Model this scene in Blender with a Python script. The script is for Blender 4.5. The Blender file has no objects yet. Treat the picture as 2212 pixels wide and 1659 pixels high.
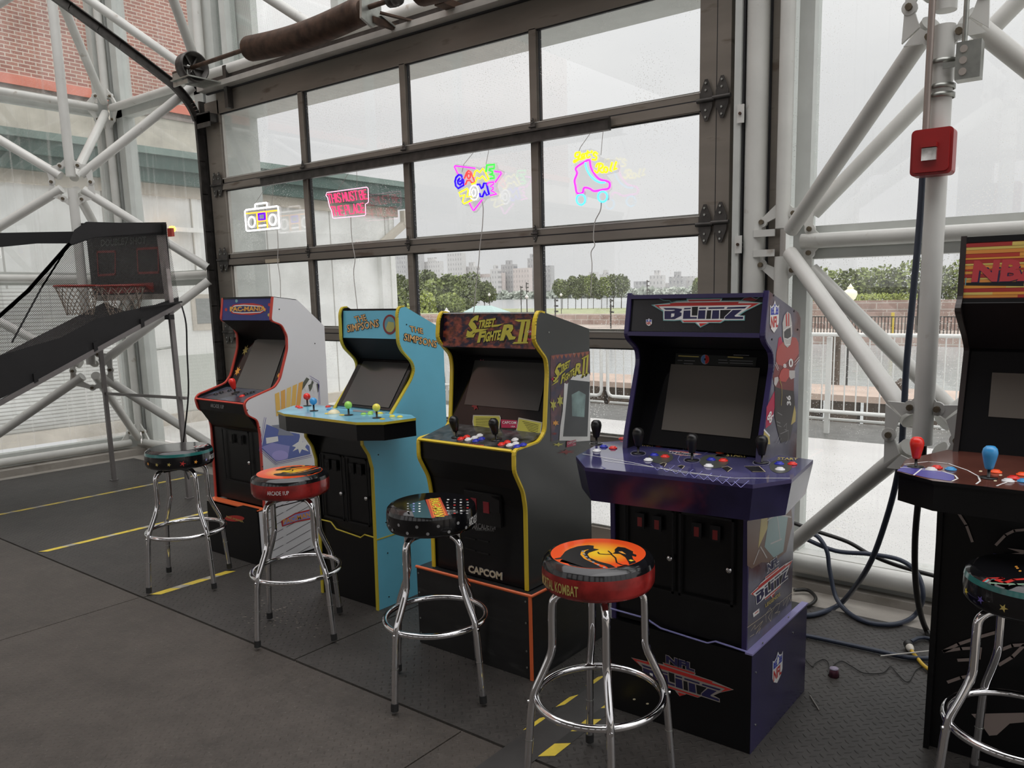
import bpy, math, random
from mathutils import Vector as Vec, Matrix
rnd = random.Random(7)
PI = math.pi
sc = bpy.context.scene
# ---------------------------------------------------------------- camera
CAM = Vec((6.4816, -4.0276, 1.53)); YAW, PITCH, ROLL = 0.637494, -0.156007, -0.017890
FPX, CPX, CPY = 1722.30, 1197.70, 911.29          # focal length and principal point in pixels (2212 x 1659 frame)
_cy, _sy = math.cos(YAW), math.sin(YAW)
FW = Vec((-_sy*math.cos(PITCH), _cy*math.cos(PITCH), math.sin(PITCH)))
_r0 = Vec((_cy, _sy, 0)); _u0 = _r0.cross(FW)
RT = _r0*math.cos(ROLL) + _u0*math.sin(ROLL); UP = _u0*math.cos(ROLL) - _r0*math.sin(ROLL)
cam_d = bpy.data.cameras.new('camera'); cam = bpy.data.objects.new('camera', cam_d); sc.collection.objects.link(cam)
M3 = Matrix((RT, UP, -FW)).transposed().to_4x4(); M3.translation = CAM; cam.matrix_world = M3
cam_d.sensor_width = 36; cam_d.lens = 36*FPX/2212
cam_d.shift_x = (1106-CPX)/2212; cam_d.shift_y = (CPY-829.5)/2212
cam_d.clip_start = 0.05; cam_d.clip_end = 6000
sc.camera = cam
# ---------------------------------------------------------------- world: even overcast sky
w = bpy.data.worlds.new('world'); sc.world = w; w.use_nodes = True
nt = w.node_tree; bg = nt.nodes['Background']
tc = nt.nodes.new('ShaderNodeTexCoord'); mp = nt.nodes.new('ShaderNodeMapping'); mp.inputs['Scale'].default_value = (1, 1, 3)
nz = nt.nodes.new('ShaderNodeTexNoise'); nz.inputs['Scale'].default_value = 3.0; nz.inputs['Detail'].default_value = 5
cr = nt.nodes.new('ShaderNodeValToRGB')
cr.color_ramp.elements[0].position = 0.3; cr.color_ramp.elements[0].color = (0.80, 0.785, 0.80, 1)
cr.color_ramp.elements[1].position = 0.7; cr.color_ramp.elements[1].color = (0.93, 0.905, 0.905, 1)
nt.links.new(tc.outputs['Generated'], mp.inputs[0]); nt.links.new(mp.outputs[0], nz.inputs['Vector'])
nt.links.new(nz.outputs['Fac'], cr.inputs[0]); nt.links.new(cr.outputs[0], bg.inputs['Color'])
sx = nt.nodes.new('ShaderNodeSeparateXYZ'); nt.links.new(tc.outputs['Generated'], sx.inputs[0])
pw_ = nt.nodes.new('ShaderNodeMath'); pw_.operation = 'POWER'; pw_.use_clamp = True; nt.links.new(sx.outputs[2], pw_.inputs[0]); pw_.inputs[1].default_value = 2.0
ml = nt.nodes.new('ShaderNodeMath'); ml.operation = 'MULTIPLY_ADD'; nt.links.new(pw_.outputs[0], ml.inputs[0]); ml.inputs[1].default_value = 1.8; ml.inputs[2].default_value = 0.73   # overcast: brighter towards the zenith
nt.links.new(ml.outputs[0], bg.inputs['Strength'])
sun_d = bpy.data.lights.new('sun', 'SUN'); sun_d.energy = 0.6; sun_d.angle = 1.2
sun = bpy.data.objects.new('sun', sun_d); sc.collection.objects.link(sun); sun.rotation_euler = (math.radians(38), 0, math.radians(70))
vs = sc.view_settings; vs.view_transform = 'Standard'; vs.look = 'None'; vs.gamma = 1; vs.use_curve_mapping = False; vs.exposure = 0.35

# ---------------------------------------------------------------- measuring helpers (photo pixel -> point on a real plane)
def ray(px, py): return RT*(px-CPX) - UP*(py-CPY) + FW*FPX
def P(px, py, ax, val):
    d = ray(px, py); return CAM + d*((val-CAM[ax])/d[ax])
def PY_(px, py, y=0.0): return P(px, py, 1, y)
def PN(px, py, O, N):
    d = ray(px, py); O = Vec(O); N = Vec(N); return CAM + d*((O-CAM).dot(N)/d.dot(N))

# ---------------------------------------------------------------- materials
MATS = {}
def mat(name, col, rough=0.5, metal=0.0, spec=0.5, noise=0.0, nscale=8.0, bump=0.0, bscale=60.0, coat=0.0, emit=None, estr=0.0, dirt=None, dscale=3.0, dthr=0.55, stretch=(1, 1, 1)):
    if name in MATS: return MATS[name]
    m = bpy.data.materials.new(name); m.use_nodes = True; t = m.node_tree; b = t.nodes['Principled BSDF']
    b.inputs['Base Color'].default_value = (*col, 1); b.inputs['Roughness'].default_value = rough
    b.inputs['Metallic'].default_value = metal; b.inputs['Specular IOR Level'].default_value = spec
    b.inputs['Coat Weight'].default_value = coat
    if emit: b.inputs['Emission Color'].default_value = (*emit, 1); b.inputs['Emission Strength'].default_value = estr
    L = t.links.new
    if noise or bump or dirt:
        c = t.nodes.new('ShaderNodeTexCoord'); mp = t.nodes.new('ShaderNodeMapping'); mp.inputs['Scale'].default_value = stretch; L(c.outputs['Object'], mp.inputs[0])
    if noise or dirt:
        n = t.nodes.new('ShaderNodeTexNoise'); n.inputs['Scale'].default_value = nscale; n.inputs['Detail'].default_value = 6; L(mp.outputs[0], n.inputs['Vector'])
        r = t.nodes.new('ShaderNodeValToRGB'); r.color_ramp.elements[0].position = 0.3; r.color_ramp.elements[1].position = 0.7
        r.color_ramp.elements[0].color = (*[max(0, x*(1-noise)) for x in col], 1); r.color_ramp.elements[1].color = (*[min(1, x*(1+noise)) for x in col], 1)
        L(n.outputs['Fac'], r.inputs[0]); out = r.outputs[0]
        if dirt:
            n2 = t.nodes.new('ShaderNodeTexNoise'); n2.inputs['Scale'].default_value = dscale; n2.inputs['Detail'].default_value = 8; L(mp.outputs[0], n2.inputs['Vector'])
            r2 = t.nodes.new('ShaderNodeValToRGB'); r2.color_ramp.elements[0].position = dthr; r2.color_ramp.elements[1].position = dthr+0.12
            r2.color_ramp.elements[0].color = (0, 0, 0, 1); r2.color_ramp.elements[1].color = (1, 1, 1, 1); L(n2.outputs['Fac'], r2.inputs[0])
            mx = t.nodes.new('ShaderNodeMix'); mx.data_type = 'RGBA'; L(r2.outputs[0], mx.inputs[0]); L(out, mx.inputs[6]); mx.inputs[7].default_value = (*dirt, 1); out = mx.outputs[2]
        L(out, b.inputs['Base Color'])
    if bump:
        n = t.nodes.new('ShaderNodeTexNoise'); n.inputs['Scale'].default_value = bscale; n.inputs['Detail'].default_value = 4; L(mp.outputs[0], n.inputs['Vector'])
        bp = t.nodes.new('ShaderNodeBump'); bp.inputs['Strength'].default_value = bump; bp.inputs['Distance'].default_value = 0.01; L(n.outputs['Fac'], bp.inputs['Height']); L(bp.outputs[0], b.inputs['Normal'])
    MATS[name] = m; return m
def glow(name, col, s=3.0):
    if name in MATS: return MATS[name]
    m = bpy.data.materials.new(name); m.use_nodes = True; t = m.node_tree; b = t.nodes['Principled BSDF']
    b.inputs['Base Color'].default_value = (*col, 1); b.inputs['Emission Color'].default_value = (*col, 1); b.inputs['Emission Strength'].default_value = s
    MATS[name] = m; return m
def glass_mat(name, tint=(0.95, 0.965, 0.96), drops=0.5, dscale=70, streak=0.0, frit=0.0, haze=0.0):
    m = bpy.data.materials.new(name); m.use_nodes = True; t = m.node_tree; t.nodes.clear(); L = t.links.new; N = t.nodes.new
    o = N('ShaderNodeOutputMaterial'); tr = N('ShaderNodeBsdfTransparent'); tr.inputs[0].default_value = (*tint, 1)
    gl = N('ShaderNodeBsdfGlossy'); gl.inputs['Roughness'].default_value = 0.0
    lw = N('ShaderNodeLayerWeight'); lw.inputs[0].default_value = 0.5
    pw = N('ShaderNodeMath'); pw.operation = 'POWER'; L(lw.outputs['Facing'], pw.inputs[0]); pw.inputs[1].default_value = 5.0
    fr = N('ShaderNodeMath'); fr.operation = 'MULTIPLY_ADD'; L(pw.outputs[0], fr.inputs[0]); fr.inputs[1].default_value = 0.9; fr.inputs[2].default_value = 0.06
    mx = N('ShaderNodeMixShader'); L(fr.outputs[0], mx.inputs[0]); L(tr.outputs[0], mx.inputs[1]); L(gl.outputs[0], mx.inputs[2])
    df = N('ShaderNodeBsdfTranslucent'); df.inputs[0].default_value = (0.9, 0.9, 0.88, 1); d2 = N('ShaderNodeBsdfDiffuse'); d2.inputs[0].default_value = (0.7, 0.7, 0.69, 1)
    ms = N('ShaderNodeMixShader'); ms.inputs[0].default_value = 0.25; L(df.outputs[0], ms.inputs[1]); L(d2.outputs[0], ms.inputs[2])
    c = N('ShaderNodeTexCoord'); mp = N('ShaderNodeMapping'); L(c.outputs['Object'], mp.inputs[0])
    v = N('ShaderNodeTexVoronoi'); v.inputs['Scale'].default_value = dscale*1.5; L(mp.outputs[0], v.inputs['Vector'])
    n = N('ShaderNodeTexNoise'); n.inputs['Scale'].default_value = 2.2; n.inputs['Detail'].default_value = 4; L(mp.outputs[0], n.inputs['Vector'])
    th = N('ShaderNodeMapRange'); th.inputs[1].default_value = 0.35; th.inputs[2].default_value = 0.75; th.inputs[3].default_value = 0.05; th.inputs[4].default_value = 0.08+0.45*drops
    L(n.outputs['Fac'], th.inputs[0])
    ls = N('ShaderNodeMath'); ls.operation = 'LESS_THAN'; L(v.outputs['Distance'], ls.inputs[0]); L(th.outputs[0], ls.inputs[1])
    fac = N('ShaderNodeMath'); fac.operation = 'MULTIPLY'; L(ls.outputs[0], fac.inputs[0]); fac.inputs[1].default_value = 0.7
    last = fac.outputs[0]
    def add(sock):
        nonlocal last
        a = N('ShaderNodeMath'); a.operation = 'MAXIMUM'; L(last, a.inputs[0]); L(sock, a.inputs[1]); last = a.outputs[0]
    if streak:
        m2 = N('ShaderNodeMapping'); m2.inputs['Scale'].default_value = (26, 26, 0.7); L(c.outputs['Object'], m2.inputs[0])
        n2 = N('ShaderNodeTexNoise'); n2.inputs['Scale'].default_value = 1; n2.inputs['Detail'].default_value = 3; L(m2.outputs[0], n2.inputs['Vector'])
        r = N('ShaderNodeMapRange'); r.inputs[1].default_value = 0.58; r.inputs[2].default_value = 0.75; r.inputs[4].default_value = streak; L(n2.outputs['Fac'], r.inputs[0]); add(r.outputs[0])
    if frit:
        v2 = N('ShaderNodeTexVoronoi'); v2.inputs['Scale'].default_value = 80; v2.inputs['Randomness'].default_value = 0; L(mp.outputs[0], v2.inputs['Vector'])
        l2 = N('ShaderNodeMath'); l2.operation = 'LESS_THAN'; L(v2.outputs['Distance'], l2.inputs[0]); l2.inputs[1].default_value = 0.3
        f2 = N('ShaderNodeMath'); f2.operation = 'MULTIPLY'; L(l2.outputs[0], f2.inputs[0]); f2.inputs[1].default_value = frit; add(f2.outputs[0])
    if haze:
        a = N('ShaderNodeMath'); a.operation = 'ADD'; L(last, a.inputs[0]); a.inputs[1].default_value = haze; a.use_clamp = True; last = a.outputs[0]
    m2_ = N('ShaderNodeMixShader'); L(last, m2_.inputs[0]); L(mx.outputs[0], m2_.inputs[1]); L(ms.outputs[0], m2_.inputs[2])
    L(m2_.outputs[0], o.inputs[0]); return m

# ---------------------------------------------------------------- mesh builder
class MB:
    def __init__(s): s.v = []; s.f = []; s.m = []; s.mats = []; s.sm = []
    def slot(s, m):
        if m not in s.mats: s.mats.append(m)
        return s.mats.index(m)
    def add(s, vs, fs, m, smooth=False):
        b = len(s.v); k = s.slot(m); s.v += [Vec(v) for v in vs]
        for f in fs: s.f.append([b+i for i in f]); s.m.append(k); s.sm.append(smooth)
        return s
    def box(s, x0, x1, y0, y1, z0, z1, m):
        v = [(x, y, z) for x in (x0, x1) for y in (y0, y1) for z in (z0, z1)]
        return s.add(v, [(0, 1, 3, 2), (4, 6, 7, 5), (0, 4, 5, 1), (2, 3, 7, 6), (0, 2, 6, 4), (1, 5, 7, 3)], m)
    def obox(s, c, U, V, W, m):
        c = Vec(c); U = Vec(U); V = Vec(V); W = Vec(W)
        v = [c+U*i+V*j+W*k for i in (-1, 1) for j in (-1, 1) for k in (-1, 1)]
        return s.add(v, [(0, 1, 3, 2), (4, 6, 7, 5), (0, 4, 5, 1), (2, 3, 7, 6), (0, 2, 6, 4), (1, 5, 7, 3)], m)
    def bar(s, a, b, w, h, m, up=(0, 0, 1)):
        a = Vec(a); b = Vec(b); d = b-a; L = d.length; d.normalize(); sd = d.cross(Vec(up))
        if sd.length < 1e-4: sd = Vec((1, 0, 0))
        sd.normalize(); u = sd.cross(d)
        return s.obox((a+b)/2, d*(L/2), sd*(w/2), u*(h/2), m)
    def tube(s, pts, r, m, n=10, closed=False, caps=True):
        pts = [Vec(p) for p in pts]; N = len(pts); rs = r if isinstance(r, (list, tuple)) else [r]*N
        tg = []
        for i in range(N):
            a = pts[(i-1) % N] if (closed or i) else pts[i]; b = pts[(i+1) % N] if (closed or i < N-1) else pts[i]
            t = (b-a); tg.append(t.normalized() if t.length > 1e-9 else Vec((0, 0, 1)))
        u = tg[0].orthogonal().normalized(); vs = []; fs = []
        for i in range(N):
            u = (u - tg[i]*u.dot(tg[i])); u = u.normalized() if u.length > 1e-6 else tg[i].orthogonal().normalized(); w_ = tg[i].cross(u)
            for k in range(n):
                a = 2*PI*k/n; vs.append(pts[i]+(u*math.cos(a)+w_*math.sin(a))*rs[i])
        for i in range(N if closed else N-1):
            j = (i+1) % N
            off = 0
            if closed and j == 0:
                best = 1e9
                for o in range(n):
                    dd = (vs[i*n]-vs[o]).length
                    if dd < best: best = dd; off = o
            for k in range(n):
                k2 = (k+1) % n; fs.append((i*n+k, i*n+k2, j*n+(k2+off) % n, j*n+(k+off) % n))
        s.add(vs, fs, m, True)
        if caps and not closed:
            s.add(vs[:n], [tuple(range(n))[::-1]], m); s.add(vs[-n:], [tuple(range(n))], m)
        return s
    def cyl(s, a, b, r, m, n=16): return s.tube([a, b], r, m, n)
    def lathe(s, prof, m, c=(0, 0, 0), n=32, ax=None, a0=0.0):
        c = Vec(c); Z = Vec(ax).normalized() if ax else Vec((0, 0, 1)); X = Z.orthogonal().normalized() if ax else Vec((1, 0, 0)); Y = Z.cross(X)
        vs = []; fs = []; K = len(prof)
        for k in range(n):
            a = 2*PI*k/n+a0; d = X*math.cos(a)+Y*math.sin(a)
            for r, z in prof: vs.append(c+d*r+Z*z)
        for k in range(n):
            k2 = (k+1) % n
            for i in range(K-1): fs.append((k*K+i, k2*K+i, k2*K+i+1, k*K+i+1))
        return s.add(vs, fs, m, True)
    def prism(s, poly, O, U, V, t, m, side=None):
        """poly (u,v) pairs in plane O+uU+vV, extruded by t along U x V (t<0: behind)"""
        O = Vec(O); U = Vec(U); V = Vec(V); N = U.cross(V).normalized(); n = len(poly)
        a = [O+U*p[0]+V*p[1] for p in poly]; b = [p+N*t for p in a]
        s.add(a+b, [tuple(range(n)), tuple(range(2*n-1, n-1, -1))], m)
        s.add(a+b, [(i, (i+1) % n, n+(i+1) % n, n+i) for i in range(n)], side or m)
        return s
    def flat(s, pts, m): return s.add(pts, [tuple(range(len(pts)))], m)
    def text(s, txt, O, U, V, m, off=0.0012, bold=0.0, thick=0.0006):
        """txt fitted to the parallelogram O, O+U, O+V, raised by off along U x V"""
        vs, fs = text_mesh(txt, bold)
        if not vs: return s
        x0 = min(v[0] for v in vs); x1 = max(v[0] for v in vs); y0 = min(v[1] for v in vs); y1 = max(v[1] for v in vs)
        O = Vec(O); U = Vec(U); V = Vec(V); N = U.cross(V).normalized()
        return s.add([O+U*((v[0]-x0)/(x1-x0))+V*((v[1]-y0)/(y1-y0))+N*off for v in vs], fs, m)
    def build(s, name, parent=None, org=None):
        o_ = Vec(org) if org else (parent_org(parent) if parent else Vec((0, 0, 0)))
        me = bpy.data.meshes.new(name); me.from_pydata([tuple(v-o_) for v in s.v], [], s.f)
        for m in s.mats: me.materials.append(m)
        me.polygons.foreach_set('material_index', s.m); me.polygons.foreach_set('use_smooth', s.sm); me.update()
        ob = bpy.data.objects.new(name, me); sc.collection.objects.link(ob)
        if parent: ob.parent = parent
        elif org: ob.location = o_
        return ob
def parent_org(p):
    v = Vec((0, 0, 0))
    while p: v += p.location; p = p.parent
    return v
_tc = {}
def text_mesh(txt, bold=0.0):
    k = (txt, bold)
    if k in _tc: return _tc[k]
    cu = bpy.data.curves.new('t', 'FONT'); cu.body = txt; cu.resolution_u = 2; cu.offset = bold; cu.fill_mode = 'FRONT'
    ob = bpy.data.objects.new('t', cu); sc.collection.objects.link(ob); bpy.context.view_layer.update()
    dg = bpy.context.evaluated_depsgraph_get(); me = bpy.data.meshes.new_from_object(ob.evaluated_get(dg))
    r = ([tuple(v.co) for v in me.vertices], [tuple(p.vertices) for p in me.polygons])
    bpy.data.objects.remove(ob); bpy.data.curves.remove(cu); bpy.data.meshes.remove(me); _tc[k] = r; return r
def thing(name, label, cat, loc, group=None):
    o = bpy.data.objects.new(name, None); o.empty_display_size = 0.1; sc.collection.objects.link(o); o.location = Vec(loc)
    o['label'] = label; o['category'] = cat
    if group: o['group'] = group
    return o
def tag(o, label, cat, group=None, kind=None):
    o['label'] = label; o['category'] = cat
    if group: o['group'] = group
    if kind: o['kind'] = kind
    return o
def struct(o, label=None):
    o['kind'] = 'structure'
    if label: o['label'] = label
    return o
def lerp(a, b, t): return a+(b-a)*t
def smooth_path(pts, k=6):
    pts = [Vec(p) for p in pts]; out = []; n = len(pts)
    for i in range(n-1):
        p0 = pts[max(0, i-1)]; p1 = pts[i]; p2 = pts[i+1]; p3 = pts[min(n-1, i+2)]
        for j in range(k):
            t = j/k; t2 = t*t; t3 = t2*t
            out.append(0.5*((2*p1)+(p2-p0)*t+(2*p0-5*p1+4*p2-p3)*t2+(3*p1-p0-3*p2+p3)*t3))
    out.append(pts[-1]); return out
X, Y, Z = Vec((1, 0, 0)), Vec((0, 1, 0)), Vec((0, 0, 1))
# ================================================================ materials
def brick_mat(name, c1, c2, mort, scale, bw=0.5, rh=0.25, ms=0.02, axes='YZ', rough=0.9, offset=0.5, mr=None):
    m = bpy.data.materials.new(name); m.use_nodes = True; t = m.node_tree; b = t.nodes['Principled BSDF']; L = t.links.new; N = t.nodes.new
    c = N('ShaderNodeTexCoord'); s = N('ShaderNodeSeparateXYZ'); L(c.outputs['Object'], s.inputs[0]); k = N('ShaderNodeCombineXYZ')
    L(s.outputs[axes[0]], k.inputs[0]); L(s.outputs[axes[1]], k.inputs[1])
    br = N('ShaderNodeTexBrick'); L(k.outputs[0], br.inputs['Vector']); br.offset = offset
    br.inputs['Color1'].default_value = (*c1, 1); br.inputs['Color2'].default_value = (*c2, 1); br.inputs['Mortar'].default_value = (*mort, 1)
    br.inputs['Scale'].default_value = scale; br.inputs['Brick Width'].default_value = bw; br.inputs['Row Height'].default_value = rh; br.inputs['Mortar Size'].default_value = ms
    br.inputs['Mortar Smooth'].default_value = 0.1; br.inputs['Bias'].default_value = 0.0
    n = N('ShaderNodeTexNoise'); n.inputs['Scale'].default_value = 1.3; n.inputs['Detail'].default_value = 7; L(c.outputs['Object'], n.inputs['Vector'])
    r = N('ShaderNodeValToRGB'); r.color_ramp.elements[0].color = (0.75, 0.75, 0.74, 1); r.color_ramp.elements[1].color = (1, 1, 1, 1); r.color_ramp.elements[0].position = 0.35; r.color_ramp.elements[1].position = 0.6
    L(n.outputs['Fac'], r.inputs[0]); mx = N('ShaderNodeMix'); mx.data_type = 'RGBA'; mx.blend_type = 'MULTIPLY'; mx.inputs[0].default_value = 1
    L(br.outputs['Color'], mx.inputs[6]); L(r.outputs[0], mx.inputs[7]); L(mx.outputs[2], b.inputs['Base Color']); b.inputs['Roughness'].default_value = rough
    return m
def tread_mat(name, col, cell, rough=0.55, rot=0.0, amp=0.6, hi=1.9):
    """black rubber / steel with raised dashes in alternating directions"""
    m = bpy.data.materials.new(name); m.use_nodes = True; t = m.node_tree; b = t.nodes['Principled BSDF']; L = t.links.new; N = t.nodes.new
    def M(op, a, b_=None, cl=False):
        n = N('ShaderNodeMath'); n.operation = op; n.use_clamp = cl
        for i, q in enumerate((a, b_)):
            if q is None: continue
            if isinstance(q, (int, float)): n.inputs[i].default_value = q
            else: L(q, n.inputs[i])
        return n.outputs[0]
    c = N('ShaderNodeTexCoord'); mp = N('ShaderNodeMapping'); mp.inputs['Rotation'].default_value = (0, 0, rot); mp.inputs['Scale'].default_value = (1/cell,)*3
    L(c.outputs['Object'], mp.inputs[0]); s = N('ShaderNodeSeparateXYZ'); L(mp.outputs[0], s.inputs[0])
    fx = M('FRACT', s.outputs[0]); fy = M('FRACT', s.outputs[1]); ax = M('SUBTRACT', fx, 0.5); ay = M('SUBTRACT', fy, 0.5)
    par = M('MODULO', M('ADD', M('FLOOR', s.outputs[0]), M('FLOOR', s.outputs[1])), 2.0); par = M('ABSOLUTE', par)
    a2 = M('MULTIPLY', ax, ax); b2 = M('MULTIPLY', ay, ay)
    e1 = M('ADD', M('DIVIDE', a2, 0.20), M('DIVIDE', b2, 0.012)); e2 = M('ADD', M('DIVIDE', b2, 0.20), M('DIVIDE', a2, 0.012))
    mx = N('ShaderNodeMix'); mx.data_type = 'FLOAT'; L(par, mx.inputs[0]); L(e1, mx.inputs[2]); L(e2, mx.inputs[3])
    h = M('SUBTRACT', 1.0, mx.outputs[0], True)
    n = N('ShaderNodeTexNoise'); n.inputs['Scale'].default_value = 3.5; n.inputs['Detail'].default_value = 12; n.inputs['Roughness'].default_value = 0.9; L(c.outputs['Object'], n.inputs['Vector'])
    r = N('ShaderNodeValToRGB'); r.color_ramp.elements[0].position = 0.35; r.color_ramp.elements[1].position = 0.72
    r.color_ramp.elements[0].color = (*[x*0.6 for x in col], 1); r.color_ramp.elements[1].color = (*[x*1.6 for x in col], 1); L(n.outputs['Fac'], r.inputs[0])
    m2 = N('ShaderNodeMix'); m2.data_type = 'RGBA'; L(M('MULTIPLY', h, 0.5), m2.inputs[0]); L(r.outputs[0], m2.inputs[6]); m2.inputs[7].default_value = (*[min(1, x*hi) for x in col], 1)
    # pale scuffs and grit
    n3 = N('ShaderNodeTexNoise'); n3.inputs['Scale'].default_value = 150; n3.inputs['Detail'].default_value = 2; L(c.outputs['Object'], n3.inputs['Vector'])
    r3 = N('ShaderNodeMapRange'); r3.inputs[1].default_value = 0.69; r3.inputs[2].default_value = 0.74; r3.inputs[4].default_value = 0.6; L(n3.outputs['Fac'], r3.inputs[0])
    m3 = N('ShaderNodeMix'); m3.data_type = 'RGBA'; L(r3.outputs[0], m3.inputs[0]); L(m2.outputs[2], m3.inputs[6]); m3.inputs[7].default_value = (0.22, 0.2, 0.18, 1)
    L(m3.outputs[2], b.inputs['Base Color']); b.inputs['Roughness'].default_value = rough; b.inputs['Specular IOR Level'].default_value = 0.45
    bp = N('ShaderNodeBump'); bp.inputs['Strength'].default_value = amp; bp.inputs['Distance'].default_value = 0.006; L(h, bp.inputs['Height']); L(bp.outputs[0], b.inputs['Normal'])
    return m
m_white = mat('painted_white_steel', (0.62, 0.62, 0.585), 0.35, noise=0.07, nscale=5, dirt=(0.3, 0.24, 0.18), dscale=9, dthr=0.66)
m_mull = mat('pale_grey_mullion', (0.55, 0.57, 0.54), 0.4, noise=0.06)
m_alu = mat('dull_bronze_aluminium', (0.215, 0.19, 0.16), 0.42, metal=0.35, noise=0.12, nscale=3, dirt=(0.13, 0.10, 0.075), dscale=6, dthr=0.6, stretch=(0.6, 1, 3))
m_alul = mat('worn_aluminium_edge', (0.5, 0.48, 0.44), 0.4, metal=0.3, noise=0.1)
m_gasket = mat('black_gasket', (0.012, 0.012, 0.014), 0.6)
m_bolt = mat('grimy_bolt', (0.16, 0.13, 0.09), 0.5, metal=0.7, noise=0.3, nscale=40)
m_galv = mat('galvanised_steel', (0.36, 0.37, 0.34), 0.35, metal=0.8, noise=0.2, nscale=20)
m_darkst = mat('dark_steel', (0.07, 0.065, 0.06), 0.4, metal=0.6, noise=0.3, nscale=14)
m_rust = mat('rusty_spring_steel', (0.075, 0.045, 0.03), 0.6, metal=0.4, noise=0.45, nscale=16)
m_conc = mat('concrete', (0.34, 0.315, 0.28), 0.85, noise=0.15, nscale=4, bump=0.15, bscale=90, dirt=(0.2, 0.18, 0.15), dscale=2.5, dthr=0.56)
m_mat = tread_mat('diamond_tread_rubber', (0.046, 0.042, 0.038), 0.031, rot=PI/4, amp=1.0)
m_mat2 = tread_mat('worn_tread_rubber', (0.062, 0.053, 0.045), 0.024, rot=PI/4, amp=0.55, hi=1.3)
m_yel = mat('yellow_tape', (0.72, 0.55, 0.06), 0.5, noise=0.15, nscale=20, dirt=(0.25, 0.2, 0.1), dscale=14, dthr=0.62)
m_wtape = mat('scuffed_clear_tape', (0.38, 0.36, 0.31), 0.6, noise=0.4, nscale=18)
m_btape = mat('black_tape', (0.03, 0.03, 0.028), 0.5, noise=0.2)
m_ceil = mat('dark_ceiling', (0.16, 0.155, 0.15), 0.8)
m_back = mat('far_wall_paint', (0.30, 0.29, 0.27), 0.8, noise=0.1, nscale=1)

# ================================================================ floor, ceiling, far walls
f = MB().box(-2.0, 17, -14, 0.12, -0.3, -0.012, m_conc).build('floor'); struct(f)
c_ = MB(); c_.box(-2.0, 17, -14, -4.2, 5.6, 5.8, m_ceil); struct(c_.build('ceiling'))
wb = MB(); wb.box(-2, 17, -14.3, -14, 0, 1.6, m_back); wb.box(-2, 17, -14.3, -14, 4.0, 5.6, m_back)
for i in range(8): wb.box(-2+i*2.6, -1.4+i*2.6, -14.3, -14, 1.6, 4.0, m_back)
struct(wb.build('wall_back'))
wr = MB(); wr.box(17, 17.2, -14, 0.1, -0.012, 0.9, m_back)
for i in range(7): wr.box(17, 17.2, -14+i*2.3, -13.8+i*2.3, 0.9, 5.6, m_mull)
struct(wr.build('wall_right'))
# mats: one lane per tape line, then the front row
LX = [-1.62, -0.27, 1.0, 2.33, 3.63, 4.94, 6.25, 7.55]
words_l = ['under the basketball game legs', 'beside the leftmost stool', 'beneath the white sided cabinet',
           'beneath the blue cabinet', 'beneath the black cabinet with yellow edging', 'beneath the purple edged cabinet and the loose cables', 'beneath the cabinet at the right edge']
for i in range(7):
    x0, x1 = LX[i]+0.004, LX[i+1]-0.004
    y1 = -0.22 if i < 2 else (-0.24 if i < 5 else -0.27)
    b = MB().box(x0, x1, -2.095, y1, -0.0119, -0.001, m_mat); o = b.build('rubber_floor_mat')
    tag(o, 'black diamond tread mat %s' % words_l[i], 'floor mat', 'rubber mats under the arcade machines')
FX = [-3+0.0, 0.0, 2.31, 4.62, 7.0]
for i in range(4):
    x0 = max(FX[i], -1.62)
    for j, (ya, yb) in enumerate(((-4.6, -2.105), (-8.0, -4.61))):
        if j == 1 and i != 3 and i != 2: continue
        o = MB().box(x0+0.003, FX[i+1]-0.003, ya, yb, -0.0119, -0.003, m_mat2).build('rubber_floor_mat')
        tag(o, 'worn brown black aisle mat %s' % (['at the far left edge', 'below the yellow tape at left', 'in front of the red seated stools', 'at the lower right under the big red stool'][i]+(', nearer' if j else '')), 'floor mat', 'rubber mats under the arcade machines')
# hazard tape lines
def tape(x, ya, yb, label, wd=0.045, seed=1, kinds='YWYKY', ln=(0.05, 0.085)):
    rr = random.Random(seed); mb = MB(); y = ya; k = 0
    while y < yb:
        L = rr.uniform(*ln); y2 = min(y+L, yb); c = kinds[k % len(kinds)]; k += 1
        m = {'Y': m_yel, 'W': m_wtape, 'K': m_btape}[c]; s = 0.035
        mb.flat([(x, y-0*s, 0.0002), (x+wd, y+s, 0.0002), (x+wd, y2+s, 0.0002), (x, y2, 0.0002)], m); y = y2
    o = mb.build('hazard_tape', org=(x, ya, 0)); tag(o, label, 'tape', 'yellow hazard tape lines on the mats'); return o
tape(-0.30, -2.0, -0.3, 'faded yellow hazard tape line farthest to the left, behind the small black stool', seed=2, kinds='YYW')
tape(0.98, -2.08, -0.95, 'yellow hazard tape line crossing behind the leftmost stool', seed=3, kinds='YYWY')
tape(2.32, -2.06, -1.62, 'short yellow and white tape between the first stool and the second cabinet', seed=4, kinds='YYW', wd=0.05)
tape(4.945, -2.08, -0.9, 'bright yellow and black striped tape under the big red stool', seed=5, kinds='YK', wd=0.045, ln=(0.085, 0.10))
tape(4.80, -1.98, -0.9, 'narrow yellow tape left of the striped tape behind the big red stool', seed=9, kinds='YK', wd=0.018, ln=(0.09, 0.11))
o = MB().box(4.815, 4.95, -2.9, -0.85, -0.0009, 0.0001, mat('smooth_grey_runner', (0.05, 0.048, 0.046), 0.45, noise=0.25, nscale=5, bump=0.3, bscale=7)).build('cable_runner', org=(4.88, -1.8, 0)); tag(o, 'flat smooth dark grey strip between two tape lines under the big red stool', 'floor strip')
m_scuff = mat('pale_scuff', (0.16, 0.14, 0.12), 0.7, noise=0.3)
sc_ = MB(); rr = random.Random(5)
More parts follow.
